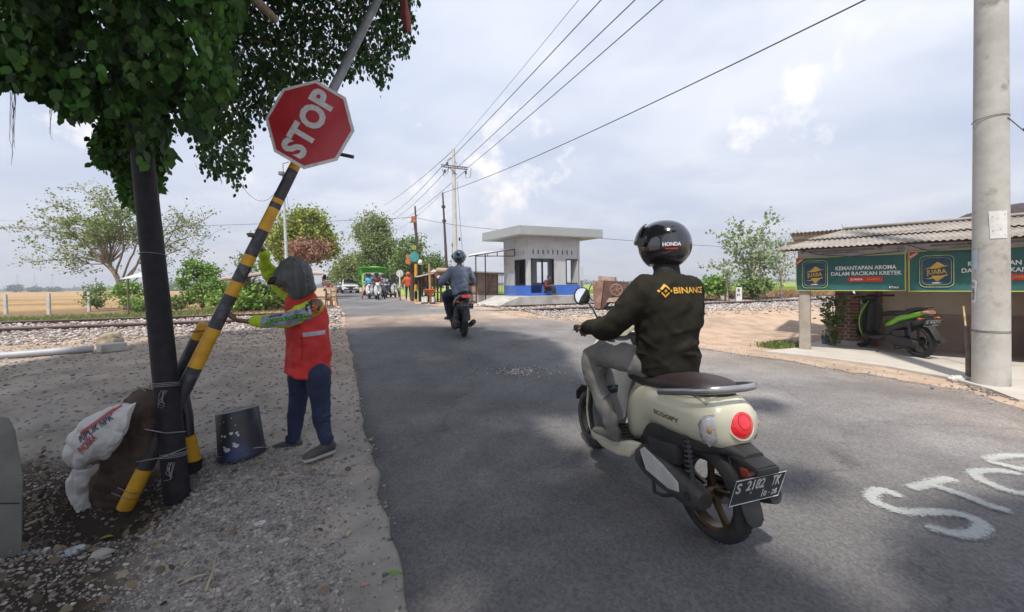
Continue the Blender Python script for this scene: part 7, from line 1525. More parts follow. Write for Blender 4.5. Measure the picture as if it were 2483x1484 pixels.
mb = MB(); mb.rings([sring(wp(px, py, D_), RT, F_, rx, ry, 18, 3) for px, py, D_, rx, ry in ((676, 672, 3.2, .055, .06), (664, 684, 3.18, .035, .058), (657, 690, 3.17, .012, .05))]); fuse(mb, 'cap_peak', M('cap_dark', (.018, .016, .018), rough=.7), hood, .008, 2)
# printed sleeve
def arm_patch(c, pts, nm, mat, rot=0.0, D_=2.8, off=.003, cuts=3, tgt=shirt):
    fm_ = frame(wp(*c, D_), RT*math.cos(rot)+UP*math.sin(rot), UP*math.cos(rot)-RT*math.sin(rot)); kk = 3.02/950; return project_decal([Vector((x*kk, -y*kk, 0)) for x, y in pts], [tuple(range(len(pts)))], tgt, fm_, off, .35, cuts).build(nm, mat, tgt, smooth='all', fix=False)
gp_ = M('sleeve_grey', (.26, .27, .33), (.13, .135, .15), scale=12, rough=.7, edge=(.45, .6))
arm_patch((655, 783), [(-56, -14), (0, -20), (45, -34), (60, -30), (48, -4), (20, 10), (-10, 13), (-56, 12)], 'sleeve_panel', gp_); arm_patch((742, 733), [(-14, -12), (8, -16), (24, -6), (26, 8), (4, 14), (-8, 6)], 'sleeve_panel', M('camo_grey', (.04, .045, .07), (.28, .28, .30), scale=40, rough=.7, edge=(.5, .53)))
arm_patch((716, 752), [(-18, -20), (8, -26), (14, 2), (-8, 12), (-20, 6)], 'sleeve_panel', M('patch_dark', (.03, .03, .035), rough=.7), off=.0035)
def arm_text(s_, c, rot, fit, tall, mat, off=.007, bold=.004, nm='sleeve_lettering'):
    vs, fs = textdata(s_, .1, bold); kx = fit/(max(v.x for v in vs)-min(v.x for v in vs)); ky = tall/(max(v.y for v in vs)-min(v.y for v in vs)); fm_ = frame(wp(*c, 2.8), RT*math.cos(rot)+UP*math.sin(rot), UP*math.cos(rot)-RT*math.sin(rot)); project_decal([Vector((v.x*kx, v.y*ky, 0)) for v in vs], fs, shirt, fm_, off, .35, 2).build(nm, mat, shirt, fix=False)
dkp = M('print_black', (.015, .018, .015), rough=.7)
arm_text('MOJOANYAR', (654, 778), .16, .275, .036, dkp, .0055, .012); arm_text('MOJOANYAR', (654, 778), .16, .27, .030, M('print_green', (.10, .45, .05), rough=.7), .008, .002); arm_text('ZONE', (630, 771), .16, .10, .014, dkp, .0055, .004)
arm_text('URN', (728, 750), 1.48, .085, .030, M('print_orange', (.55, .13, .03), rough=.7), .008, .006); arm_text('BAB', (713, 755), 1.48, .085, .034, MATS['print_orange'], .008, .006); arm_text('WME', (702, 757), -1.35, .07, .018, M('print_pale', (.6, .62, .6), rough=.7), .008, .003)

# ================================================================ small foreground things
c = G(112, 860); e1, e2 = G(-60, 876), G(226, 853); o = thing('pipe', 'pale grey plastic pipe lying on the ground at the left', 'pipe', tuple(e1)); mb = MB(); mb.tube([Vector((0, 0, .05)), (e2-e1)*.5+Vector((0, 0, .05)), (e2-e1)+Vector((0, 0, .055))], .052, 20); mb.build('pipe', M('pipe_grey', (.42, .43, .46), (.36, .37, .40), scale=4, rough=.5), o, smooth=True)
a, b_ = G(228, 858), G(292, 850); o = thing('concrete_block', 'flat concrete block at the end of the grey pipe', 'block', tuple((a+b_)/2)); mb = MB(); dv = (b_-a); mb.box((0, .07, .07), (dv.length, .24, .13), (0, 0, math.atan2(dv.y, dv.x)), bev=.012); mb.build('block', mconc, o)
c = G(281, 832); o = thing('broken_concrete', 'broken chunk of concrete standing near the rails', 'rubble', tuple(c)); mb = MB(); mb.prism([(-.17, 0), (.16, .0), (.17, .09), (.10, .20), (.02, .22), (-.17, .13)], frame(Vector((0, -.08, 0)), (1, 0, 0), (0, 0, 1)) @ Matrix.Translation((0, 0, -.08)), .2); x = fuse(mb, 'chunk', M('chunk', (.38, .31, .24), (.30, .25, .19), scale=6, rough=.95, bump=.5), o, .02, 2, [(.05, .08)])
# leaning concrete slab at the left edge
P_ = [(-250, 1010), (-75, 1036), (-58, 1070), (-44, 1150), (-38, 1200), (-40, 1320), (-42, 1500), (-250, 1560)]; o0 = W(0, 1300, 1.95); o = thing('concrete_slab', 'weathered concrete slab edge standing at the left border of the picture', 'slab', tuple(o0)); f_ = frame(Vector((0, 0, 0)), RT, UP); kk = 1.95/950
mb = MB(); mb.prism([((x-0)*kk, -(y-1300)*kk) for x, y in P_], f_ @ Matrix.Translation((0, 0, -.16)), .17); mb.build('slab', M('slab_concrete', (.20, .20, .175), (.15, .15, .13), scale=5, rough=.95, bump=.6, bscale=40, c3=(.08, .08, .07), s3=4, e3=(.6, .7)), o, bevel=.012)
mb = MB(); mb.box((.035, -.012, .17), (.16, .004, .006)); mb.build('crack', M('crack', (.02, .02, .02), rough=1), o)
# litter, each piece its own thing
def crumple(px, py, s_, mat, label, cat='litter', name='crumpled_paper', flat=.5):
    c = G(px, py); o = thing(name, label, cat, tuple(c)); mb = MB(); rr2 = random.Random(px)
    for k_ in range(3): mb.ball((rr2.uniform(-.4, .4)*s_, rr2.uniform(-.4, .4)*s_, s_*.35*flat), (s_*rr2.uniform(.4, .8), s_*rr2.uniform(.3, .6), s_*.4*flat), 10, 8, (rr2.uniform(-.3, .3), rr2.uniform(-.3, .3), rr2.uniform(0, 3)))
    fuse(mb, 'sheet', mat, o, max(.004, s_*.09), 1, [(s_*.7, s_*.45), (s_*.3, s_*.15)]); return o
mpl = M('litter_white', (.55, .54, .53), (.42, .41, .42), scale=12, rough=.6)
crumple(628, 1270, .040, mpl, 'crumpled white paper scrap on the gravel in front of the worker'); crumple(690, 1313, .035, M('litter_cream', (.50, .44, .36), (.4, .33, .27), scale=12, rough=.8), 'torn cream paper scrap lying on the gravel below the crumpled one', flat=.25)
crumple(103, 1338, .035, mpl, 'white plastic scrap in the rubble near the slab edge', name='plastic_scrap'); crumple(176, 1340, .055, M('litter_blue', (.34, .38, .40), (.28, .31, .33), scale=9, rough=.5), 'flat grey-blue plastic sheet in the rubble under the sacks', name='plastic_scrap', flat=.3); crumple(903, 1262, .018, M('litter_tan', (.45, .28, .17), rough=.8), 'small tan paper bit near the road edge', flat=.3)
def leafthing(px, py, L, wd, mat, label, rz_):
    c = G(px, py); o = thing('fallen_leaf', label, 'leaf', (c.x, c.y, c.z+.012), rz_); mb = MB(); n_ = 7; rows = [[Vector((L*(f-.5), wd*math.sin(PI*min(1, f*1.02+.02))*g*.5, .008*abs(g)+.006*math.sin(f*3))) for g in (-1, 0, 1)] for f in np.linspace(0, 1, n_)]; mb.rings(rows, cap=False, closed=False); x = mb.build('blade', mat, o, smooth='all'); x.modifiers.new('s', 'SOLIDIFY').thickness = .001
leafthing(957, 1400, .085, .030, M('leaf_cut_green', (.16, .30, .06), (.10, .2, .04), rough=.5), 'fresh green leaf lying at the road edge in the foreground', .1); leafthing(258, 1310, .075, .035, M('leaf_yellow', (.45, .40, .05), (.3, .3, .05), rough=.5), 'yellow-green leaf on the rubble below the counterweight', .5); leafthing(885, 1429, .04, .02, M('leaf_pink', (.40, .25, .2), rough=.6), 'small pinkish leaf on the gravel near the bottom', .4)
mstk = M('dry_stalk', (.42, .34, .22), (.30, .24, .15), rough=.9)
for i, (x0, y0, x1, y1, lab) in enumerate(((498, 1440, 522, 1370, 'longest pale dry stalk standing out of the foreground gravel'), (430, 1425, 510, 1398, 'thin pale straw lying across the foreground gravel'), (402, 1318, 414, 1298, 'short straw piece on the gravel below the sacks'), (840, 1305, 850, 1294, 'short brown stub on the dirt left of the road edge'), (60, 1280, 110, 1262, 'thin twig on the rubble beside the slab'), (445, 1380, 480, 1352, 'bent straw on the gravel in the middle foreground'))):
    a, b_ = G(x0, y0), G(x1, y1); o = thing('dry_stalk', lab, 'stalk', (a.x, a.y, a.z+.012), 0, 'dry stalks on the gravel'); e_ = b_-a; mb = MB(); mb.tube([Vector((0, 0, 0)), e_*.5+Vector((.004, .004, .012)), e_+Vector((0, 0, .006))], [.005, .004, .002] if i != 3 else [.009, .009, .008], 6); mb.build('stalk', mstk, o, smooth=True)
for (px, py, s_, lab) in ((640, 1090, 0, ''), (245, 1350, .05, 'pale flat stone among the foreground rubble'), (210, 1135, .045, 'grey stone under the white sack'), (228, 1150, .03, 'small stone beside the grey stone under the sack')):
    if s_: c = G(px, py); tag(stones('stone', np.array([tuple(c+Vector((0, 0, s_*.3)))]), np.array([s_]), M('stone_pale', (.34, .32, .28), (.24, .22, .2), scale=9, rough=.95, bump=.5), rng=np.random.default_rng(px), sub=2), lab, 'stone')
# ================================================================ traffic and people beyond the crossing
hb_ = math.atan2(-AX.y, -AX.x)      # facing back towards the camera
mwheel = M('wheel_rubber', (.02, .02, .02), rough=.85); mhub = M('hub_grey', (.30, .30, .31), rough=.5, metal=.5); mwind = M('windscreen', (.045, .055, .065), (.07, .08, .09), scale=2, rough=.06, spec=.9); mlamp = M('headlamp', (.70, .70, .68), rough=.1, spec=.9, coat=1)
def vwheel(root, x, y, r, w_=.2, part='wheel'):
    mb = MB(); s_ = 1 if y > 0 else -1; mb.lathe([(r*.6, -w_/2), (r*.95, -w_/2), (r, -w_*.3), (r, w_*.3), (r*.95, w_/2), (r*.6, w_/2)], (x, y, r), (0, 1, 0), 26, cap=False); o = mb.build('wheel', mwheel, root, smooth=True)
    mb = MB(); mb.lathe([(0, -w_*.4), (r*.6, -w_*.45), (r*.6, w_*.45), (0, w_*.4)], (x, y, r), (0, 1, 0), 20, cap=False); mb.build('rim', mhub, o, smooth=True)
def roadpt(px, py):
    g = G(px, py); return Vector((g.x, g.y, Zbase(g.x, g.y)+.02))
def vroot(name, label, cat, px, pb, ptop, H, group=None, rz=0, D=None):
    """place a vehicle of height H so that it stands at px and reaches from pb to ptop"""
    D = H*950/(pb-ptop); p = W(px, pb, D); z = Zbase(p.x, p.y)+.02; p = Vector((p.x, p.y, z)); return thing(name, label, cat, tuple(p), hb_+rz, group)
gV = 'vehicles queuing beyond the crossing'
def truck(label, px, pb, pt, H, cabc, bedc, bedl=4.2, group=gV, banner_=True, rz=0):
    o = vroot('dump_truck', label, 'truck', px, pb, pt, H, group, rz); k = H/2.6
    def B(c, d, **kw): return MB().box(Vector(c)*k, Vector(d)*k, **kw)
    mb = MB(); mb.rings([sring(Vector((x, 0, 1.22))*k + Vector((0, 0, z0*k)), (0, 1, 0), (0, 0, 1), hw*k, hh*k, 20, 7) for x, z0, hw, hh in ((-1.35, .0, .90, .78), (-.2, .0, .92, .80), (.12, -.02, .92, .79), (.22, -.30, .90, .46), (.30, -.32, .88, .42))]); mb.build('cab', cabc, o, smooth=True)
    mb = MB(); mb.add([Vector(p)*k for p in ((.325, -.80, 1.28), (.325, .80, 1.28), (.16, .74, 1.90), (.16, -.74, 1.90))], [(0, 1, 2, 3)]); x = mb.build('windscreen', mwind, o); x.modifiers.new('s', 'SOLIDIFY').thickness = .03
    if banner_: mb = MB(); mb.add([Vector(p)*k for p in ((.225, -.62, 1.76), (.225, .62, 1.76), (.195, .62, 1.89), (.195, -.62, 1.89))], [(0, 1, 2, 3)]); mb.build('windscreen_strip', mwht, x, fix=False)
    B((.30, 0, .88), (.06, 1.3, .16), bev=.02).build('grille', mplastic, o); B((.32, 0, .50), (.16, 1.84, .24), bev=.03).build('bumper', M('bumper_pale', (.45, .47, .44), rough=.5), o)
    for s_ in (-1, 1):
        B((.31, s_*.70, .74), (.06, .26, .16), bev=.02).build('headlight', mlamp, o); B((.10, s_*1.08, 1.55), (.08, .16, .36), bev=.03).build('mirror', mplastic, o)
    B((.41, 0, .50), (.01, .42, .12)).build('number_plate', mplate, o)
    mb = MB(); mb.add([Vector(p)*k for p in ((-1.45, -1.05, 1.0), (-1.45, 1.05, 1.0), (-1.45-bedl, 1.05, 1.0), (-1.45-bedl, -1.05, 1.0), (-1.40, -1.12, 2.45), (-1.40, 1.12, 2.45), (-1.45-bedl, 1.12, 2.45), (-1.45-bedl, -1.12, 2.45))], [(0, 3, 2, 1), (0, 1, 5, 4), (1, 2, 6, 5), (2, 3, 7, 6), (3, 0, 4, 7), (4, 5, 6, 7)])
    for s_ in (-1, 1):
        mb.box(Vector((-1.45-bedl/2, s_*1.14, 2.50))*k, Vector((bedl+.1, .10, .12))*k); 
        for q in range(6): mb.box(Vector((-1.6-bedl*.93*q/5, s_*1.13, 1.7))*k, Vector((.08, .08, 1.5))*k)
        for z_ in (1.4, 1.9): mb.box(Vector((-1.45-bedl/2, s_*1.13, z_))*k, Vector((bedl, .05, .08))*k)
    mb.box(Vector((-1.15, 0, 2.52))*k, Vector((.7, 2.1, .10))*k); mb.box(Vector((-1.43, 0, 2.52))*k, Vector((.1, 2.3, .16))*k)
    mb.build('dump_body', bedc, o); B((-2.6, 0, .72), (5.4, .8, .28)).build('chassis', mplastic, o)
    mb = MB(); mb.ball(Vector((-2.6, .1, 2.48))*k, Vector((1.0, .9, .22))*k, 14, 8); fuse(mb, 'load', M('load_pale', (.45, .38, .30), (.35, .28, .22), scale=4, rough=.9), o, .05, 2)
    for x_, y_ in ((-.55, .82), (-.55, -.82), (-4.4, .86), (-4.4, -.86), (-3.3, .86), (-3.3, -.86)): vwheel(o, x_*k, y_*k, .42*k, .26*k)
    return o
truck('bright green dump truck first in the queue behind the waiting motorcycles', 905, 719, 648, 2.62, M('cab_lime', (.38, .52, .13), (.32, .45, .11), scale=2, rough=.35, coat=.4), M('truck_green', (.07, .40, .03), (.06, .32, .025), scale=1.2, rough=.45, c3=(.12, .22, .05), s3=1.5, e3=(.6, .7)), rz=-.10)
truck('cream and yellow dump truck farther back in the queue behind the white car', 822, 703.5, 665, 2.62, M('cab_cream', (.52, .44, .30), rough=.4), M('bed_yellow', (.45, .34, .10), (.12, .11, .09), scale=1, rough=.5), rz=.0)
truck('dark red truck farthest back at the left end of the queue', 798, 700, 665, 2.62, M('cab_red', (.30, .03, .03), rough=.4), M('bed_brown', (.13, .07, .06), rough=.5), rz=.0)
def car(label, px, pb, pt, H, col, suv=False, name='parked_car', rz=0):
    o = vroot('car', label, 'car', px, pb, pt, H, gV, rz); k = H/1.65; mb = MB()
    prof = [(2.05, .42, .52), (2.0, .72, .80), (1.55, .86, .98), (1.0, .90, 1.06), (.45, .82, 1.52), (-.5, .80, 1.64), (-1.6, .78, 1.58), (-2.0, .84, 1.02), (-2.1, .80, .6)]
    rs = []
    for x, hw, zt in ((2.12, .66, .55), (2.05, .78, .78), (1.75, .83, .90), (1.2, .85, .99), (1.05, .85, 1.03)): rs.append(sring(Vector((x, 0, (zt+.28)/2))*k, (0, 1, 0), (0, 0, 1), hw*k, (zt-.28)/2*k, 24, 5))
    for x, hw, zt in ((-.2, .86, 1.03), (-1.5, .86, 1.05), (-2.0, .83, 1.0), (-2.12, .74, .85)): rs.append(sring(Vector((x, 0, (zt+.28)/2))*k, (0, 1, 0), (0, 0, 1), hw*k, (zt-.28)/2*k, 24, 5))
    mb.rings(rs); ca = [(1.08, .80, .98), (.55, .74, 1.38), (.30, .70, 1.60), (-.4, .70, 1.65), (-1.4, .70, 1.60), (-1.9, .72, 1.30), (-2.05, .76, .98)]
    mb.rings([sring(Vector((x, 0, (zt+.9)/2))*k, (0, 1, 0), (0, 0, 1), hw*k, (zt-.9)/2*k+.01, 24, 4) for x, hw, zt in ca]); fuse(mb, 'body', col, o, .035, 2)
    mb = MB(); mb.add([Vector(p)*k for p in ((1.13, -.66, 1.03), (1.13, .66, 1.03), (.43, .58, 1.52), (.43, -.58, 1.52))], [(0, 1, 2, 3)]); x = mb.build('windscreen', mwind, o); x.modifiers.new('s', 'SOLIDIFY').thickness = .02
    for s_ in (-1, 1):
        mb = MB(); mb.add([Vector(p)*k for p in ((.85, s_*.80, 1.08), (.32, s_*.725, 1.50), (-1.5, s_*.72, 1.50), (-1.85, s_*.79, 1.08))], [(0, 1, 2, 3)]); x = mb.build('side_window', mwind, o); x.modifiers.new('s', 'SOLIDIFY').thickness = .02
        mb = MB(); mb.ball(Vector((2.0, s_*.62, .74))*k, Vector((.12, .20, .10))*k, 14, 10); mb.build('headlight', mlamp, o, smooth=True); mb = MB(); mb.ball(Vector((.95, s_*.95, 1.08))*k, Vector((.07, .12, .09))*k, 12, 8); mb.build('mirror', col, o, smooth=True)
        for x_ in (1.32, -1.32): vwheel(o, x_*k, s_*.76*k, .32*k, .2*k)
    MB().box(Vector((2.10, 0, .66))*k, Vector((.05, .9, .16))*k, bev=.02).build('grille', mplastic, o); MB().box(Vector((2.13, 0, .42))*k, Vector((.05, 1.3, .12))*k, bev=.02).build('lower_grille', mplastic, o); MB().box(Vector((2.165, 0, .52))*k, Vector((.01, .42, .11))*k).build('number_plate', mplate, o)
    return o
car('white car just behind and left of the green dump truck', 848, 710, 673, 1.78, M('car_white', (.70, .70, .70), rough=.25, coat=1))
car('dark grey car between the white car and the cream truck', 834, 707, 674.5, 1.72, M('car_dark', (.06, .065, .08), rough=.25, coat=1))
car('maroon car low in front of the cream truck', 822, 704.5, 681, 1.55, M('car_maroon', (.22, .015, .02), rough=.25, coat=1))
# ---- waiting motorcycles facing the camera
hf = hb_+.05
def waiting(px, pb, pt, lab_s, lab_p, P, C, helm, rz=0, passenger=None, footdown='R', H=1.62):
    D = H*950/(pb-pt); p = W(px, pb, D); p = Vector((p.x, p.y, Zbase(p.x, p.y)+.022)); g = 'motorcycles waiting at the far side'
    P = dict(dict(style='maxi', seat=mblkseat, rim=mblkrim, mirrors=((.88, .16, 1.06, .86, .30, 1.26), (.88, -.16, 1.06, .86, -.30, 1.26)), lamp=mlamp), **P); off = Vector((math.cos(hb_+rz), math.sin(hb_+rz), 0))*-1.2; p = p+off; p.z = Zbase(p.x, p.y)+.022
    scooter('scooter', lab_s, tuple(p), hb_+rz, P, g); J = {k: Vector(v) for k, v in JR.items()}
    for s_ in ('L', 'R'):
        J['kn'+s_].y *= .85; J['kn'+s_].x = .72; J['an'+s_] = Vector((.60, .16*(1 if s_ == 'L' else -1), .38)); J['toe'+s_] = J['an'+s_]+Vector((.2, 0, -.05)); J['kn'+s_].z = .80
    if footdown: s1 = 1 if footdown == 'L' else -1; J['kn'+footdown] = Vector((.62, s1*.36, .55)); J['an'+footdown] = Vector((.55, s1*.46, .10)); J['toe'+footdown] = Vector((.74, s1*.50, .04))
    o, _, _ = person('person', lab_p, tuple(p), hb_+rz, J, dict(dict(shoe=M('shoe_black', (.02, .02, .022), rough=.6), legs=M('trousers_dark', (.03, .03, .035), rough=.9), hem=Vector((0, 0, -.05)), soleoff=.088), **C), .018, group='riders waiting at the far side', wr=.02, hands=True)
    if helm: make_helmet(o, J['head']+Vector((0, 0, .03)), Vector((1, 0, 0)), dict(mat=helm, s=1.0, lift=-.1))
    if passenger:
        J3 = {k: v+Vector((-.36, .0, .04)) for k, v in J.items()}; J3['head'].y += -.12; J3['neck'].y += -.06
        for s_, q in (('L', 1), ('R', -1)): J3['wr'+s_] = Vector((.22, q*.22, 1.0)); J3['hd'+s_] = Vector((.30, q*.16, 1.0)); J3['el'+s_] = Vector((.02, q*.30, 1.08)); J3['kn'+s_] = Vector((.35, q*.26, .80)); J3['an'+s_] = Vector((.22, q*.24, .38)); J3['toe'+s_] = Vector((.4, q*.24, .33))
        o3, _, _ = person('person', passenger[0], tuple(p), hb_+rz, J3, dict(shoe=M('shoe_black', (.02, .02, .022), rough=.6), legs=M('trousers_dark', (.03, .03, .035), rough=.9), top=passenger[1]), .02, group='riders waiting at the far side', wr=.02); make_helmet(o3, J3['head']+Vector((0, 0, .03)), Vector((1, -.2, 0)), dict(mat=passenger[2], s=1.0, lift=-.1))
    return o
mplain = lambda n_, c, **k: M(n_, c, rough=.75, bump=.2, bscale=30, **k)
waiting(895, 733, 674, 'white and dark scooter leftmost of the waiting motorcycles', 'rider in a bright blue jacket on the leftmost waiting scooter', dict(body=M('scooter_white', (.6, .6, .62), rough=.3, coat=.5), front=MATS.get('scooter_white') or M('scooter_white', (.6, .6, .62), rough=.3, coat=.5)), dict(top=mplain('jacket_cyan', (.05, .40, .62)), legs=mplain('trousers_pink', (.55, .22, .22))), M('helmet_brown', (.10, .06, .05), rough=.2, coat=1), rz=-.12, passenger=('passenger in a pale hood behind the blue-jacketed rider', mplain('top_beige', (.42, .33, .27)), M('helmet_lilac', (.35, .30, .36), rough=.3, coat=1)))
waiting(917, 736.5, 673.5, 'small-wheeled motorcycle with blue front foremost of the waiting group', 'rider in a dark maroon top and black helmet at the front of the group', dict(body=M('bike_blue', (.05, .10, .30), rough=.3, coat=.5), front=M('bike_white', (.55, .57, .6), rough=.3, coat=.5), hcover=M('cover_pale', (.6, .55, .38), rough=.4)), dict(top=mplain('top_maroon', (.12, .02, .025))), M('helmet_slate', (.10, .10, .13), rough=.2, coat=1), rz=.0, footdown='L')
waiting(936, 729, 674.5, 'dark grey scooter third of the waiting motorcycles, beside the green truck', 'rider in a light grey shirt and maroon helmet behind the front motorcycles', dict(body=M('scooter_slate', (.06, .06, .09), rough=.3, coat=.5)), dict(top=mplain('shirt_pale', (.45, .46, .52))), M('helmet_red', (.30, .04, .06), rough=.25, coat=1), rz=.1)
waiting(958, 729, 674.5, 'black and silver scooter rightmost of the waiting motorcycles by the white round sign', 'rider all in black rightmost of the waiting group', dict(body=mblackp, front=M('bike_silver', (.45, .46, .47), rough=.3, coat=.5)), dict(top=mplain('top_black', (.02, .02, .022))), M('helmet_night', (.025, .028, .03), rough=.2, coat=1), rz=.12, footdown='L')
# ---- crossing keeper in orange, and a second standing figure
def standing(px, pb, pt, H, label, C, fac, arms, helm=None, name='person', seat=False):
    D = H*950/(pb-pt); p = W(px, pb, D); p.z = Zg(p.x, p.y); f = Vector(fac).normalized(); l = Vector((-f.y, f.x, 0)); v_ = lambda x, y, z: f*x+l*y+Vector((0, 0, z))
    J = dict(pel=v_(0, 0, .92), waist=v_(0, 0, 1.06), chest=v_(0, 0, 1.25), neck=v_(0, 0, 1.46), head=v_(.03, 0, 1.60), shL=v_(0, .19, 1.38), shR=v_(0, -.19, 1.38), hipL=v_(0, .10, .88), hipR=v_(0, -.10, .88), knL=v_(.08, .12, .48), knR=v_(-.02, -.12, .48), anL=v_(.06, .13, .09), anR=v_(-.16, -.13, .09), toeL=v_(.2, .14, .04), toeR=v_(-.0, -.14, .04))
    for s_ in 'LR':
        e_, w_, h_ = arms[s_]; J['el'+s_], J['wr'+s_], J['hd'+s_] = v_(*e_), v_(*w_), v_(*h_)
    return person(name, label, tuple(p), 0, J, dict(dict(shoe=M('shoe_black', (.02, .02, .022), rough=.6), legs=mjeans, soleoff=.085, hem=Vector((0, 0, -.1))), **C), .018, face=f, wr=.02)[0]
ok = standing(990, 731, 665, 1.70, 'crossing worker in orange vest and hat seen from behind by the striped signal post', dict(top=mplain('orange_vest', (.62, .09, .03))), (-.25, 1, 0), dict(L=((-.02, .30, 1.10), (.05, .32, .88), (.07, .32, .80)), R=((.12, -.38, 1.25), (.2, -.52, 1.42), (.22, -.58, 1.48))))
mb = MB(); mb.ball((.0, .0, 1.64), (.115, .115, .10), 16, 10); mb.lathe([(.0, 1.60), (.17, 1.585), (.175, 1.60), (.0, 1.64)], n=20, cap=False); mb.build('hat', mplain('hat_orange', (.60, .13, .06)), ok, smooth=True)
standing(1028, 728, 668, 1.62, 'dark-clothed figure holding a yellow bag beside the striped signal post', dict(top=mplain('top_black', (.02, .02, .022)), legs=M('trousers_dark', (.03, .03, .035), rough=.9)), (.2, -1, 0), dict(L=((-.02, .28, 1.10), (.02, .30, .88), (.03, .30, .80)), R=((-.02, -.28, 1.10), (.02, -.30, .88), (.03, -.30, .80))))
# man sitting in the booth doorway
ps = W0+u*.93+v*.10+Vector((0, 0, BZ+.12)); f = Vector((.45, -.2, 0)).normalized(); l = Vector((-f.y, f.x, 0)); v_ = lambda x, y, z: f*x+l*y+Vector((0, 0, z))
J = dict(pel=v_(0, 0, .10), waist=v_(.0, 0, .24), chest=v_(.06, 0, .42), neck=v_(.14, 0, .60), head=v_(.20, 0, .72), shL=v_(.08, .17, .55), shR=v_(.08, -.17, .55), elL=v_(.14, .24, .32), elR=v_(.14, -.24, .32), wrL=v_(.32, .15, .34), wrR=v_(.32, -.15, .34), hdL=v_(.40, .12, .36), hdR=v_(.40, -.12, .36), hipL=v_(.06, .09, .09), hipR=v_(.06, -.09, .09), knL=v_(.38, .12, .30), knR=v_(.38, -.12, .30), anL=v_(.45, .12, -.02), anR=v_(.45, -.12, -.02), toeL=v_(.6, .12, -.06), toeR=v_(.6, -.12, -.06))
o, _, _ = person('person', 'man in a dark red shirt sitting in the booth doorway', tuple(ps), 0, J, dict(top=mplain('shirt_darkred', (.10, .025, .03)), legs=M('trousers_dark', (.03, .03, .035), rough=.9), shoe=M('shoe_black', (.02, .02, .022), rough=.6), soleoff=.085), .018, face=f, wr=.015)
mb = MB(); mb.ball(v_(.19, 0, .765), (.085, .085, .075), 14, 10); mb.build('hair', M('hair_black', (.01, .01, .01), rough=.7), o, smooth=True)

# ================================================================ crossing furniture
D = 21.5
b = W(1010, 740, D); b.z = Zg(b.x, b.y); o = thing('signal_post', 'yellow and black striped crossing post with round teal and orange boards', 'signal', tuple(b)); q_ = lambda px, py, dd=0: W(px, py, D+dd)-b
mb = MB(); st_p = [q_(1009, 742), q_(1008, 725), q_(1008, 706), q_(1008, 690), q_(1008, 672), q_(1008, 640)]
for i in range(5): mb.cur = i % 2; mb.tube([st_p[i], st_p[i+1]], .085, 10)
mb.build('post', [myel, mblack], o, smooth=True)
pk = lambda px, py, r_, mat, nm, dd: MB().lathe([(0, -.03), (r_, -.03), (r_, .0), (r_*.9, .015), (0, .015)], q_(px, py, dd), (0, 1, 0), 24, cap=False).build(nm, mat, o, smooth=True)
pk(1004, 623, .27, M('teal_board', (.04, .22, .20), (.05, .28, .25), scale=3, rough=.6), 'round_board', -.1); pk(989, 634, .15, M('orange_board', (.50, .16, .04), rough=.6), 'orange_board', -.05); pk(989, 622, .12, MATS['orange_board'], 'orange_board', -.04); pk(1003, 600, .13, M('board_olive', (.30, .30, .06), rough=.6), 'upper_board', -.05)
mb = MB(); mb.box(q_(1004, 608), (.12, .1, .5)); mb.box(q_(1017, 640), (.3, .05, .05)); mb.build('bracket', M('board_green', (.05, .20, .08), rough=.6), o)
mb = MB(); mb.tube([q_(999, 742, .3), q_(999, 640, .3)], .10, 8); mb.build('dark_post', M('post_brown', (.10, .05, .04), rough=.8), o, smooth=True)
b2 = W(1018, 741, D); b2.z = Zg(b2.x, b2.y); o = thing('bell_post', 'slim dark post with a white bell head right of the striped signal post', 'post', tuple(b2)); mb = MB(); mb.tube([(0, 0, 0), W(1018, 640, D)-b2], .06, 8); mb.build('post', mblack, o, smooth=True); mb = MB(); mb.ball(W(1018, 636, D)-b2, (.13, .13, .16), 14, 10); mb.build('bell', M('bell_white', (.7, .7, .7), rough=.4), o, smooth=True)
b = W(970, 734, 23); b.z = Zg(b.x, b.y); o = thing('stop_sign', 'pale back of a round stop sign on a thin post beyond the crossing', 'stop sign', tuple(b)); hC = W(969, 663, 23)-b; mb = MB(); mb.tube([(0, 0, 0), hC], .035, 6); mb.build('post', mdk, o, smooth=True)
mb = MB(); mb.prism([(.225*math.cos(R(22.5+45*i)), .225*math.sin(R(22.5+45*i))) for i in range(8)], frame(hC, (1, 0, 0), (0, 0, 1)), .01); mb.build('plate', M('sign_back', (.55, .54, .56), rough=.6), o); mb = MB(); mb.box(hC+Vector((0, -.03, -.35)), (.07, .02, .9)); mb.build('stiffener', M('sign_white2', (.7, .7, .7), rough=.6), o)
b = W(1044, 748, 18.5); b.z = Zg(b.x, b.y); o = thing('barrier_post', 'bamboo upright with an orange cone wedged on it at the stall corner', 'post', tuple(b)); mb = MB(); mb.tube([(0, 0, 0), W(1040, 640, 18.5)-b], .055, 8); mb.build('cane', M('bamboo_pole', (.42, .27, .15), (.3, .19, .1), scale=6, rough=.7), o, smooth=True)
mb = MB(); c_ = W(1042, 706, 18.3)-b; mb.rings([sring(c_+Vector((0, 0, z)), (1, 0, 0), (0, 1, 0), r_, r_, 16) for z, r_ in ((.10, .25), (.06, .26), (-.05, .17), (-.20, .10))]); mb.build('orange_cone', M('cone_orange', (.50, .10, .04), rough=.7), o, smooth=True)
gS = 'black and white striped kerb posts'
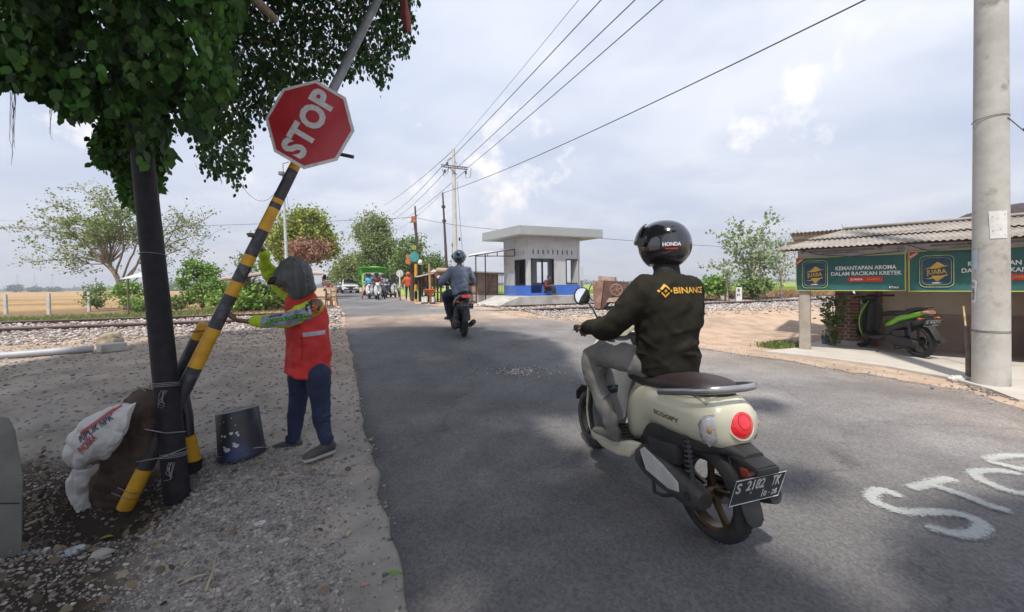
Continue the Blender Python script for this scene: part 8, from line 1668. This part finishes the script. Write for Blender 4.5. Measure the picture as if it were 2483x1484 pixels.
for px, pt, pb_, lab in ((1026, 717, 745, 'leftmost black and white kerb post by the stall'), (1033, 715, 745, 'second black and white kerb post by the stall'), (1050, 716, 743, 'rightmost black and white kerb post by the stall')):
    b = W(px, pb_, 19); b.z = Zg(b.x, b.y); o = thing('kerb_post', lab, 'post', tuple(b), 0, gS); h = max(.4, W(px, pt, 19).z-b.z); mb = MB(); mb.tube([(0, 0, h*.15), (0, 0, h*.85)], .085, 10); mb.build('shaft', M('kerb_white', (.65, .65, .63), rough=.7), o, smooth=True); mb = MB(); mb.tube([(0, 0, -.02), (0, 0, h*.15)], .10, 10); mb.tube([(0, 0, h*.85), (0, 0, h)], .088, 10); mb.build('bands', mblack, o, smooth=True)
# stall of poles and sheet roofs, and shed
D = 20.5; b = W(1085, 742, D); b.z = Zg(b.x, b.y); o = thing('roadside_stall', 'rickety stall of dark timber with pale sheet roofs behind the denim rider', 'stall', tuple(b)); q_ = lambda px, py, dd=0: W(px, py, D+dd)-b
msheet = M('tin_sheet', (.52, .49, .46), (.38, .33, .29), scale=2, rough=.6); mst2 = M('stall_timber', (.12, .075, .05), (.08, .05, .035), scale=4, rough=.9)
def slabq(mb, P, th=.04): P = [Vector(p) for p in P]; mb.add(P+[p-Vector((0, 0, th)) for p in P], [(0, 1, 2, 3), (7, 6, 5, 4), (0, 4, 5, 1), (1, 5, 6, 2), (2, 6, 7, 3), (3, 7, 4, 0)])
mb = MB(); slabq(mb, [q_(1008, 671, -.5), q_(1052, 661, -.7), q_(1056, 660, 1.5), q_(1015, 668, 1.5)]); slabq(mb, [q_(1042, 659, -.3), q_(1100, 655, -.5), q_(1104, 652, 1.6), q_(1050, 654, 1.6)]); mb.build('roof', msheet, o)
mb = MB(); slabq(mb, [q_(1056, 653, -.4), q_(1130, 656, -.6), q_(1140, 652, 1.8), q_(1060, 649, 1.8)], .08); mb.build('upper_roof', M('roof_straw', (.40, .30, .19), (.28, .2, .13), scale=4, rough=.9), o)
mb = MB()
for px, pt, dd in ((1022, 668, 0), (1036, 664, 1.2), (1052, 664, 0), (1060, 664, 1.4), (1068, 662, .2), (1082, 660, 1.3), (1096, 660, 0), (1112, 660, .8), (1128, 660, .2)):
    t_ = q_(px, pt, dd); mb.tube([Vector((t_.x, t_.y, 0)), t_], .05, 5)
mb.tube([q_(1018, 690), q_(1130, 690)], .04, 5); mb.tube([q_(1018, 672), q_(1130, 664)], .05, 5); mb.box(q_(1080, 678, 2.0), (3.6, .06, .7)); mb.build('frame', mst2, o)
mb = MB(); t_ = q_(1050, 722, -.2); mb.box(Vector((t_.x+.6, t_.y, .55)), (2.0, .6, .06)); 
for dx in (-.3, .5, 1.4): mb.box(Vector((t_.x+dx, t_.y, .27)), (.09, .5, .54))
mb.build('bench', mst2, o)
mb = MB(); mb.box(q_(1076, 667, -.3), (1.0, .03, .16)); mb.build('red_board', M('red_board', (.35, .06, .05), rough=.7), o)
rs_ = np.random.default_rng(2)
b = W(1172, 735, 21.0); b.z = Zg(b.x, b.y); o = thing('shed', 'small shed of patched plywood panels between the denim rider and the booth', 'shed', tuple(b)); q_ = lambda px, py, dd=0: W(px, py, 21+dd)-b
zt = (W(1160, 661, 21)-b).z; wd = (W(1205, 700, 21)-W(1130, 700, 21)).length; mpw = M('plywood', (.36, .27, .21), (.26, .19, .145), scale=2.5, rough=.9, c3=(.16, .11, .08), s3=2, e3=(.58, .7))
mb = MB(); x0 = (W(1130, 700, 21)-b).x; mb.box((x0+wd/2, .9, zt/2-.1), (wd, 1.8, zt+.1)); mb.build('wall', mpw, o)
mb = MB()
for f in (.0, .35, .7, 1.0): mb.box((x0+wd*f, -.03, zt/2-.1), (.06, .05, zt+.1))
mb.box((x0+wd/2, -.025, zt*.42), (wd, .04, .06)); mb.tube([(x0+wd*.55, -.06, .1), (x0+wd*.85, -.06, zt*.9)], .03, 5); mb.build('battens', M('batten', (.28, .17, .11), rough=.9), o)
mb = MB(); slabq(mb, [Vector((x0-.2, -.35, zt+.04)), Vector((x0+wd+.7, -.35, zt-.10)), Vector((x0+wd+.7, 2.0, zt+.05)), Vector((x0-.2, 2.0, zt+.18))], .06); mb.build('roof', M('roof_dark', (.10, .085, .075), (.2, .17, .14), scale=3, rough=.8), o)
# rusty mixer by the rails
D = 14.2; b = W(1470, 755, D); b.z = Zg(b.x, b.y); o = thing('concrete_mixer', 'rusty box-shaped mixing machine with flywheels beside the rails, partly behind the rider', 'machine', tuple(b)); k = D/950; q_ = lambda px, py, dd=0: W(px, py, D+dd)-b
mrust = M('rusty_steel', (.30, .17, .125), (.20, .115, .09), scale=4, rough=.85, bump=.3, c3=(.38, .29, .24), s3=3, e3=(.55, .7)); mrd = M('dark_rust', (.14, .08, .065), (.09, .055, .045), scale=5, rough=.85)
mb = MB(); A4 = lambda L, dd: [q_(x, y, dd) for x, y in L]
def hexa(mb, F1, F2): n_ = len(F1); mb.add(F1+F2, [tuple(range(n_)), tuple(reversed(range(n_, 2*n_)))]+[(i, n_+i, n_+(i+1) % n_, (i+1) % n_) for i in range(n_)])
hexa(mb, A4([(1436, 681), (1463, 680), (1459, 716), (1455, 748), (1442, 748), (1438, 716)], -.1), A4([(1450, 682), (1475, 681), (1471, 716), (1468, 745), (1455, 745), (1452, 716)], .9)); mb.build('hopper', mrust, o, smooth=False)
mb = MB(); hexa(mb, A4([(1464, 680), (1520, 684), (1520, 728), (1478, 730), (1457, 752)], 0), A4([(1472, 680), (1524, 684), (1524, 728), (1484, 730), (1464, 752)], .8)); mb.build('side_panel', mrd, o)
mb = MB(); hexa(mb, A4([(1450, 669), (1490, 672), (1490, 682), (1450, 681)], .1), A4([(1456, 669), (1494, 672), (1494, 682), (1456, 681)], .7)); mb.build('top_box', M('rust_pale', (.42, .32, .27), (.3, .2, .16), scale=4, rough=.85), o)
def flyw(px, py, r_, dd, mat, t_=.016):
    c_ = q_(px, py, dd); mb = MB(); mb.tube([c_+Vector((math.cos(a)*r_, math.sin(a)*r_*.25, math.sin(a)*r_)) for a in np.linspace(0, 2*PI, 33)], t_, 6)
    for a in (0.3, 1.35, 2.4): mb.tube([c_-Vector((math.cos(a)*r_, 0, math.sin(a)*r_)), c_+Vector((math.cos(a)*r_, 0, math.sin(a)*r_))], t_*.7, 5)
    mb.cyl(c_-Vector((0, .06, 0)), c_+Vector((0, .06, 0)), r_*.22, 10); mb.build('flywheel', mat, o, smooth=True)
flyw(1494, 703, .20, -.25, mrust, .025)
mb = MB(); c_ = q_(1438, 709, .3); mb.tube([c_+Vector((math.cos(a)*.16, 0, math.sin(a)*.30)) for a in np.linspace(PI*.5, PI*1.55, 20)], .018, 6); mb.build('wheel_hoop', mblack, o, smooth=True)
mb = MB(); hexa(mb, A4([(1476, 724), (1502, 721), (1502, 730), (1470, 733)], -.3), A4([(1476, 722), (1502, 719), (1502, 728), (1470, 731)], .1)); mb.build('timber', M('timber_pale', (.45, .34, .25), rough=.9), o)
for px in (1444, 1466, 1500): mb = MB(); t_ = q_(px, 745, .2); mb.box(Vector((t_.x, t_.y, .2)), (.08, .08, .4)); mb.build('leg', mrd, o)
# timber shelter on the left behind the rails, with barricades
g0 = G(600, 756); D = g0.y; b = W(640, 757, D); b.z = Zg(b.x, b.y); o = thing('timber_shelter', 'open timber shelter with braced posts and slanting roof behind the worker', 'shelter', tuple(b)); q_ = lambda px, py, dd=0: W(px, py, D+dd)-b
mtw = M('raw_timber', (.36, .22, .15), (.24, .15, .10), scale=5, rough=.85)
mb = MB(); slabq(mb, [q_(530, 675, 0), q_(650, 657, 0), q_(787, 660, .2), q_(650, 668, -1.0)], .05) if False else slabq(mb, [q_(530, 676, -.4), q_(648, 660, -.4), q_(655, 655, 2.2), q_(545, 670, 2.2)], .07); slabq(mb, [q_(640, 661, -.5), q_(786, 663, -.5), q_(770, 654, 2.2), q_(648, 655, 2.2)], .06); mb.build('roof', M('shelter_roof', (.30, .22, .18), (.42, .38, .35), scale=2, rough=.8), o)
mb = MB()
for px, pt, dd, r_ in ((575, 692, -.2, .045), (580, 680, .1, .035), (602, 668, 0, .06), (756, 664, 0, .06), (605, 665, 2, .05), (700, 662, 2, .05)):
    t_ = q_(px, pt, dd); mb.tube([Vector((t_.x, t_.y, -.05)), t_], r_, 6)
mb.build('posts', mtw, o); mb = MB()
for a, c_, r_ in (((607, 699), (690, 742), .022), ((688, 704), (622, 752), .022), ((580, 735), (615, 733), .035), ((594, 692), (600, 757), .03), ((602, 700), (625, 665), .02), ((590, 710), (600, 670), .02), ((535, 679), (655, 664), .04), ((655, 664), (780, 666), .035)): mb.tube([q_(*a, -.1), q_(*c_, -.1)], r_, 5)
mb.build('braces', M('brace_timber', (.16, .10, .07), rough=.9), o)
mb = MB(); mb.ball(q_(787, 671, -.4), (.07, .07, .10), 10, 8); mb.build('hanging_lamp', mblack, o, smooth=True)
for px, D_, lab in ((797, 18.5, 'left folding timber barricade beside the road, behind the worker'), (809, 18.0, 'right folding timber barricade beside the road, behind the worker')):
    b = W(px, 744, D_); b.z = Zg(b.x, b.y); o = thing('barricade', lab, 'barricade', tuple(b), .2, 'timber barricades'); mb = MB()
    for s_ in (-1, 1):
        mb.tube([(s_*.12, -.15, 0), (s_*.10, 0, .95)], .025, 5); mb.tube([(s_*.12, .2, 0), (s_*.10, 0, .95)], .025, 5)
    mb.build('frame', M('barricade_wood', (.45, .27, .15), rough=.8), o); mb = MB()
    for z in (.28, .52, .76): mb.box((0, -.07+z*.06, z), (.28, .03, .14))
    mb.build('boards', M('barricade_board', (.55, .30, .12), (.6, .55, .5), scale=5, rough=.7, edge=(.5, .56)), o)
# small white hut/sign behind the spreading tree
b = W(338, 690, 17); o = thing('tarp_hut', 'small pale tarpaulin roof among the bushes behind the black pole', 'hut', (b.x, b.y, 0)); z_ = b.z; mb = MB(); slabq(mb, [Vector((-.55, -.3, z_+.25)), Vector((.6, -.3, z_+.35)), Vector((.6, .6, z_+.75)), Vector((0, .6, z_+.7))], .03); mb.build('roof', M('tarp_teal', (.35, .48, .48), (.5, .55, .55), scale=3, rough=.7), o); mb = MB()
for x_ in (-.5, .5): mb.tube([(x_, 0, 0), (x_, 0, z_+.35)], .04, 6)
mb.build('posts', mtim, o)
# ================================================================ haze: even thin air round everything
mb = MB(); mb.box((0, 600, 44), (2700, 1360, 94)); hz_ = mb.build('haze', None); hz_['kind'] = 'stuff'; hz_['label'] = 'thin pale haze in the air over the fields'
hm_ = bpy.data.materials.new('haze'); hm_.use_nodes = True; t_ = hm_.node_tree; t_.nodes.remove(t_.nodes['Principled BSDF']); pv = t_.nodes.new('ShaderNodeVolumePrincipled'); pv.inputs['Color'].default_value = (.93, .95, 1, 1); pv.inputs['Density'].default_value = .0010; pv.inputs['Anisotropy'].default_value = .3
t_.links.new(pv.outputs[0], t_.nodes['Material Output'].inputs['Volume']); hz_.data.materials.clear(); hz_.data.materials.append(hm_)
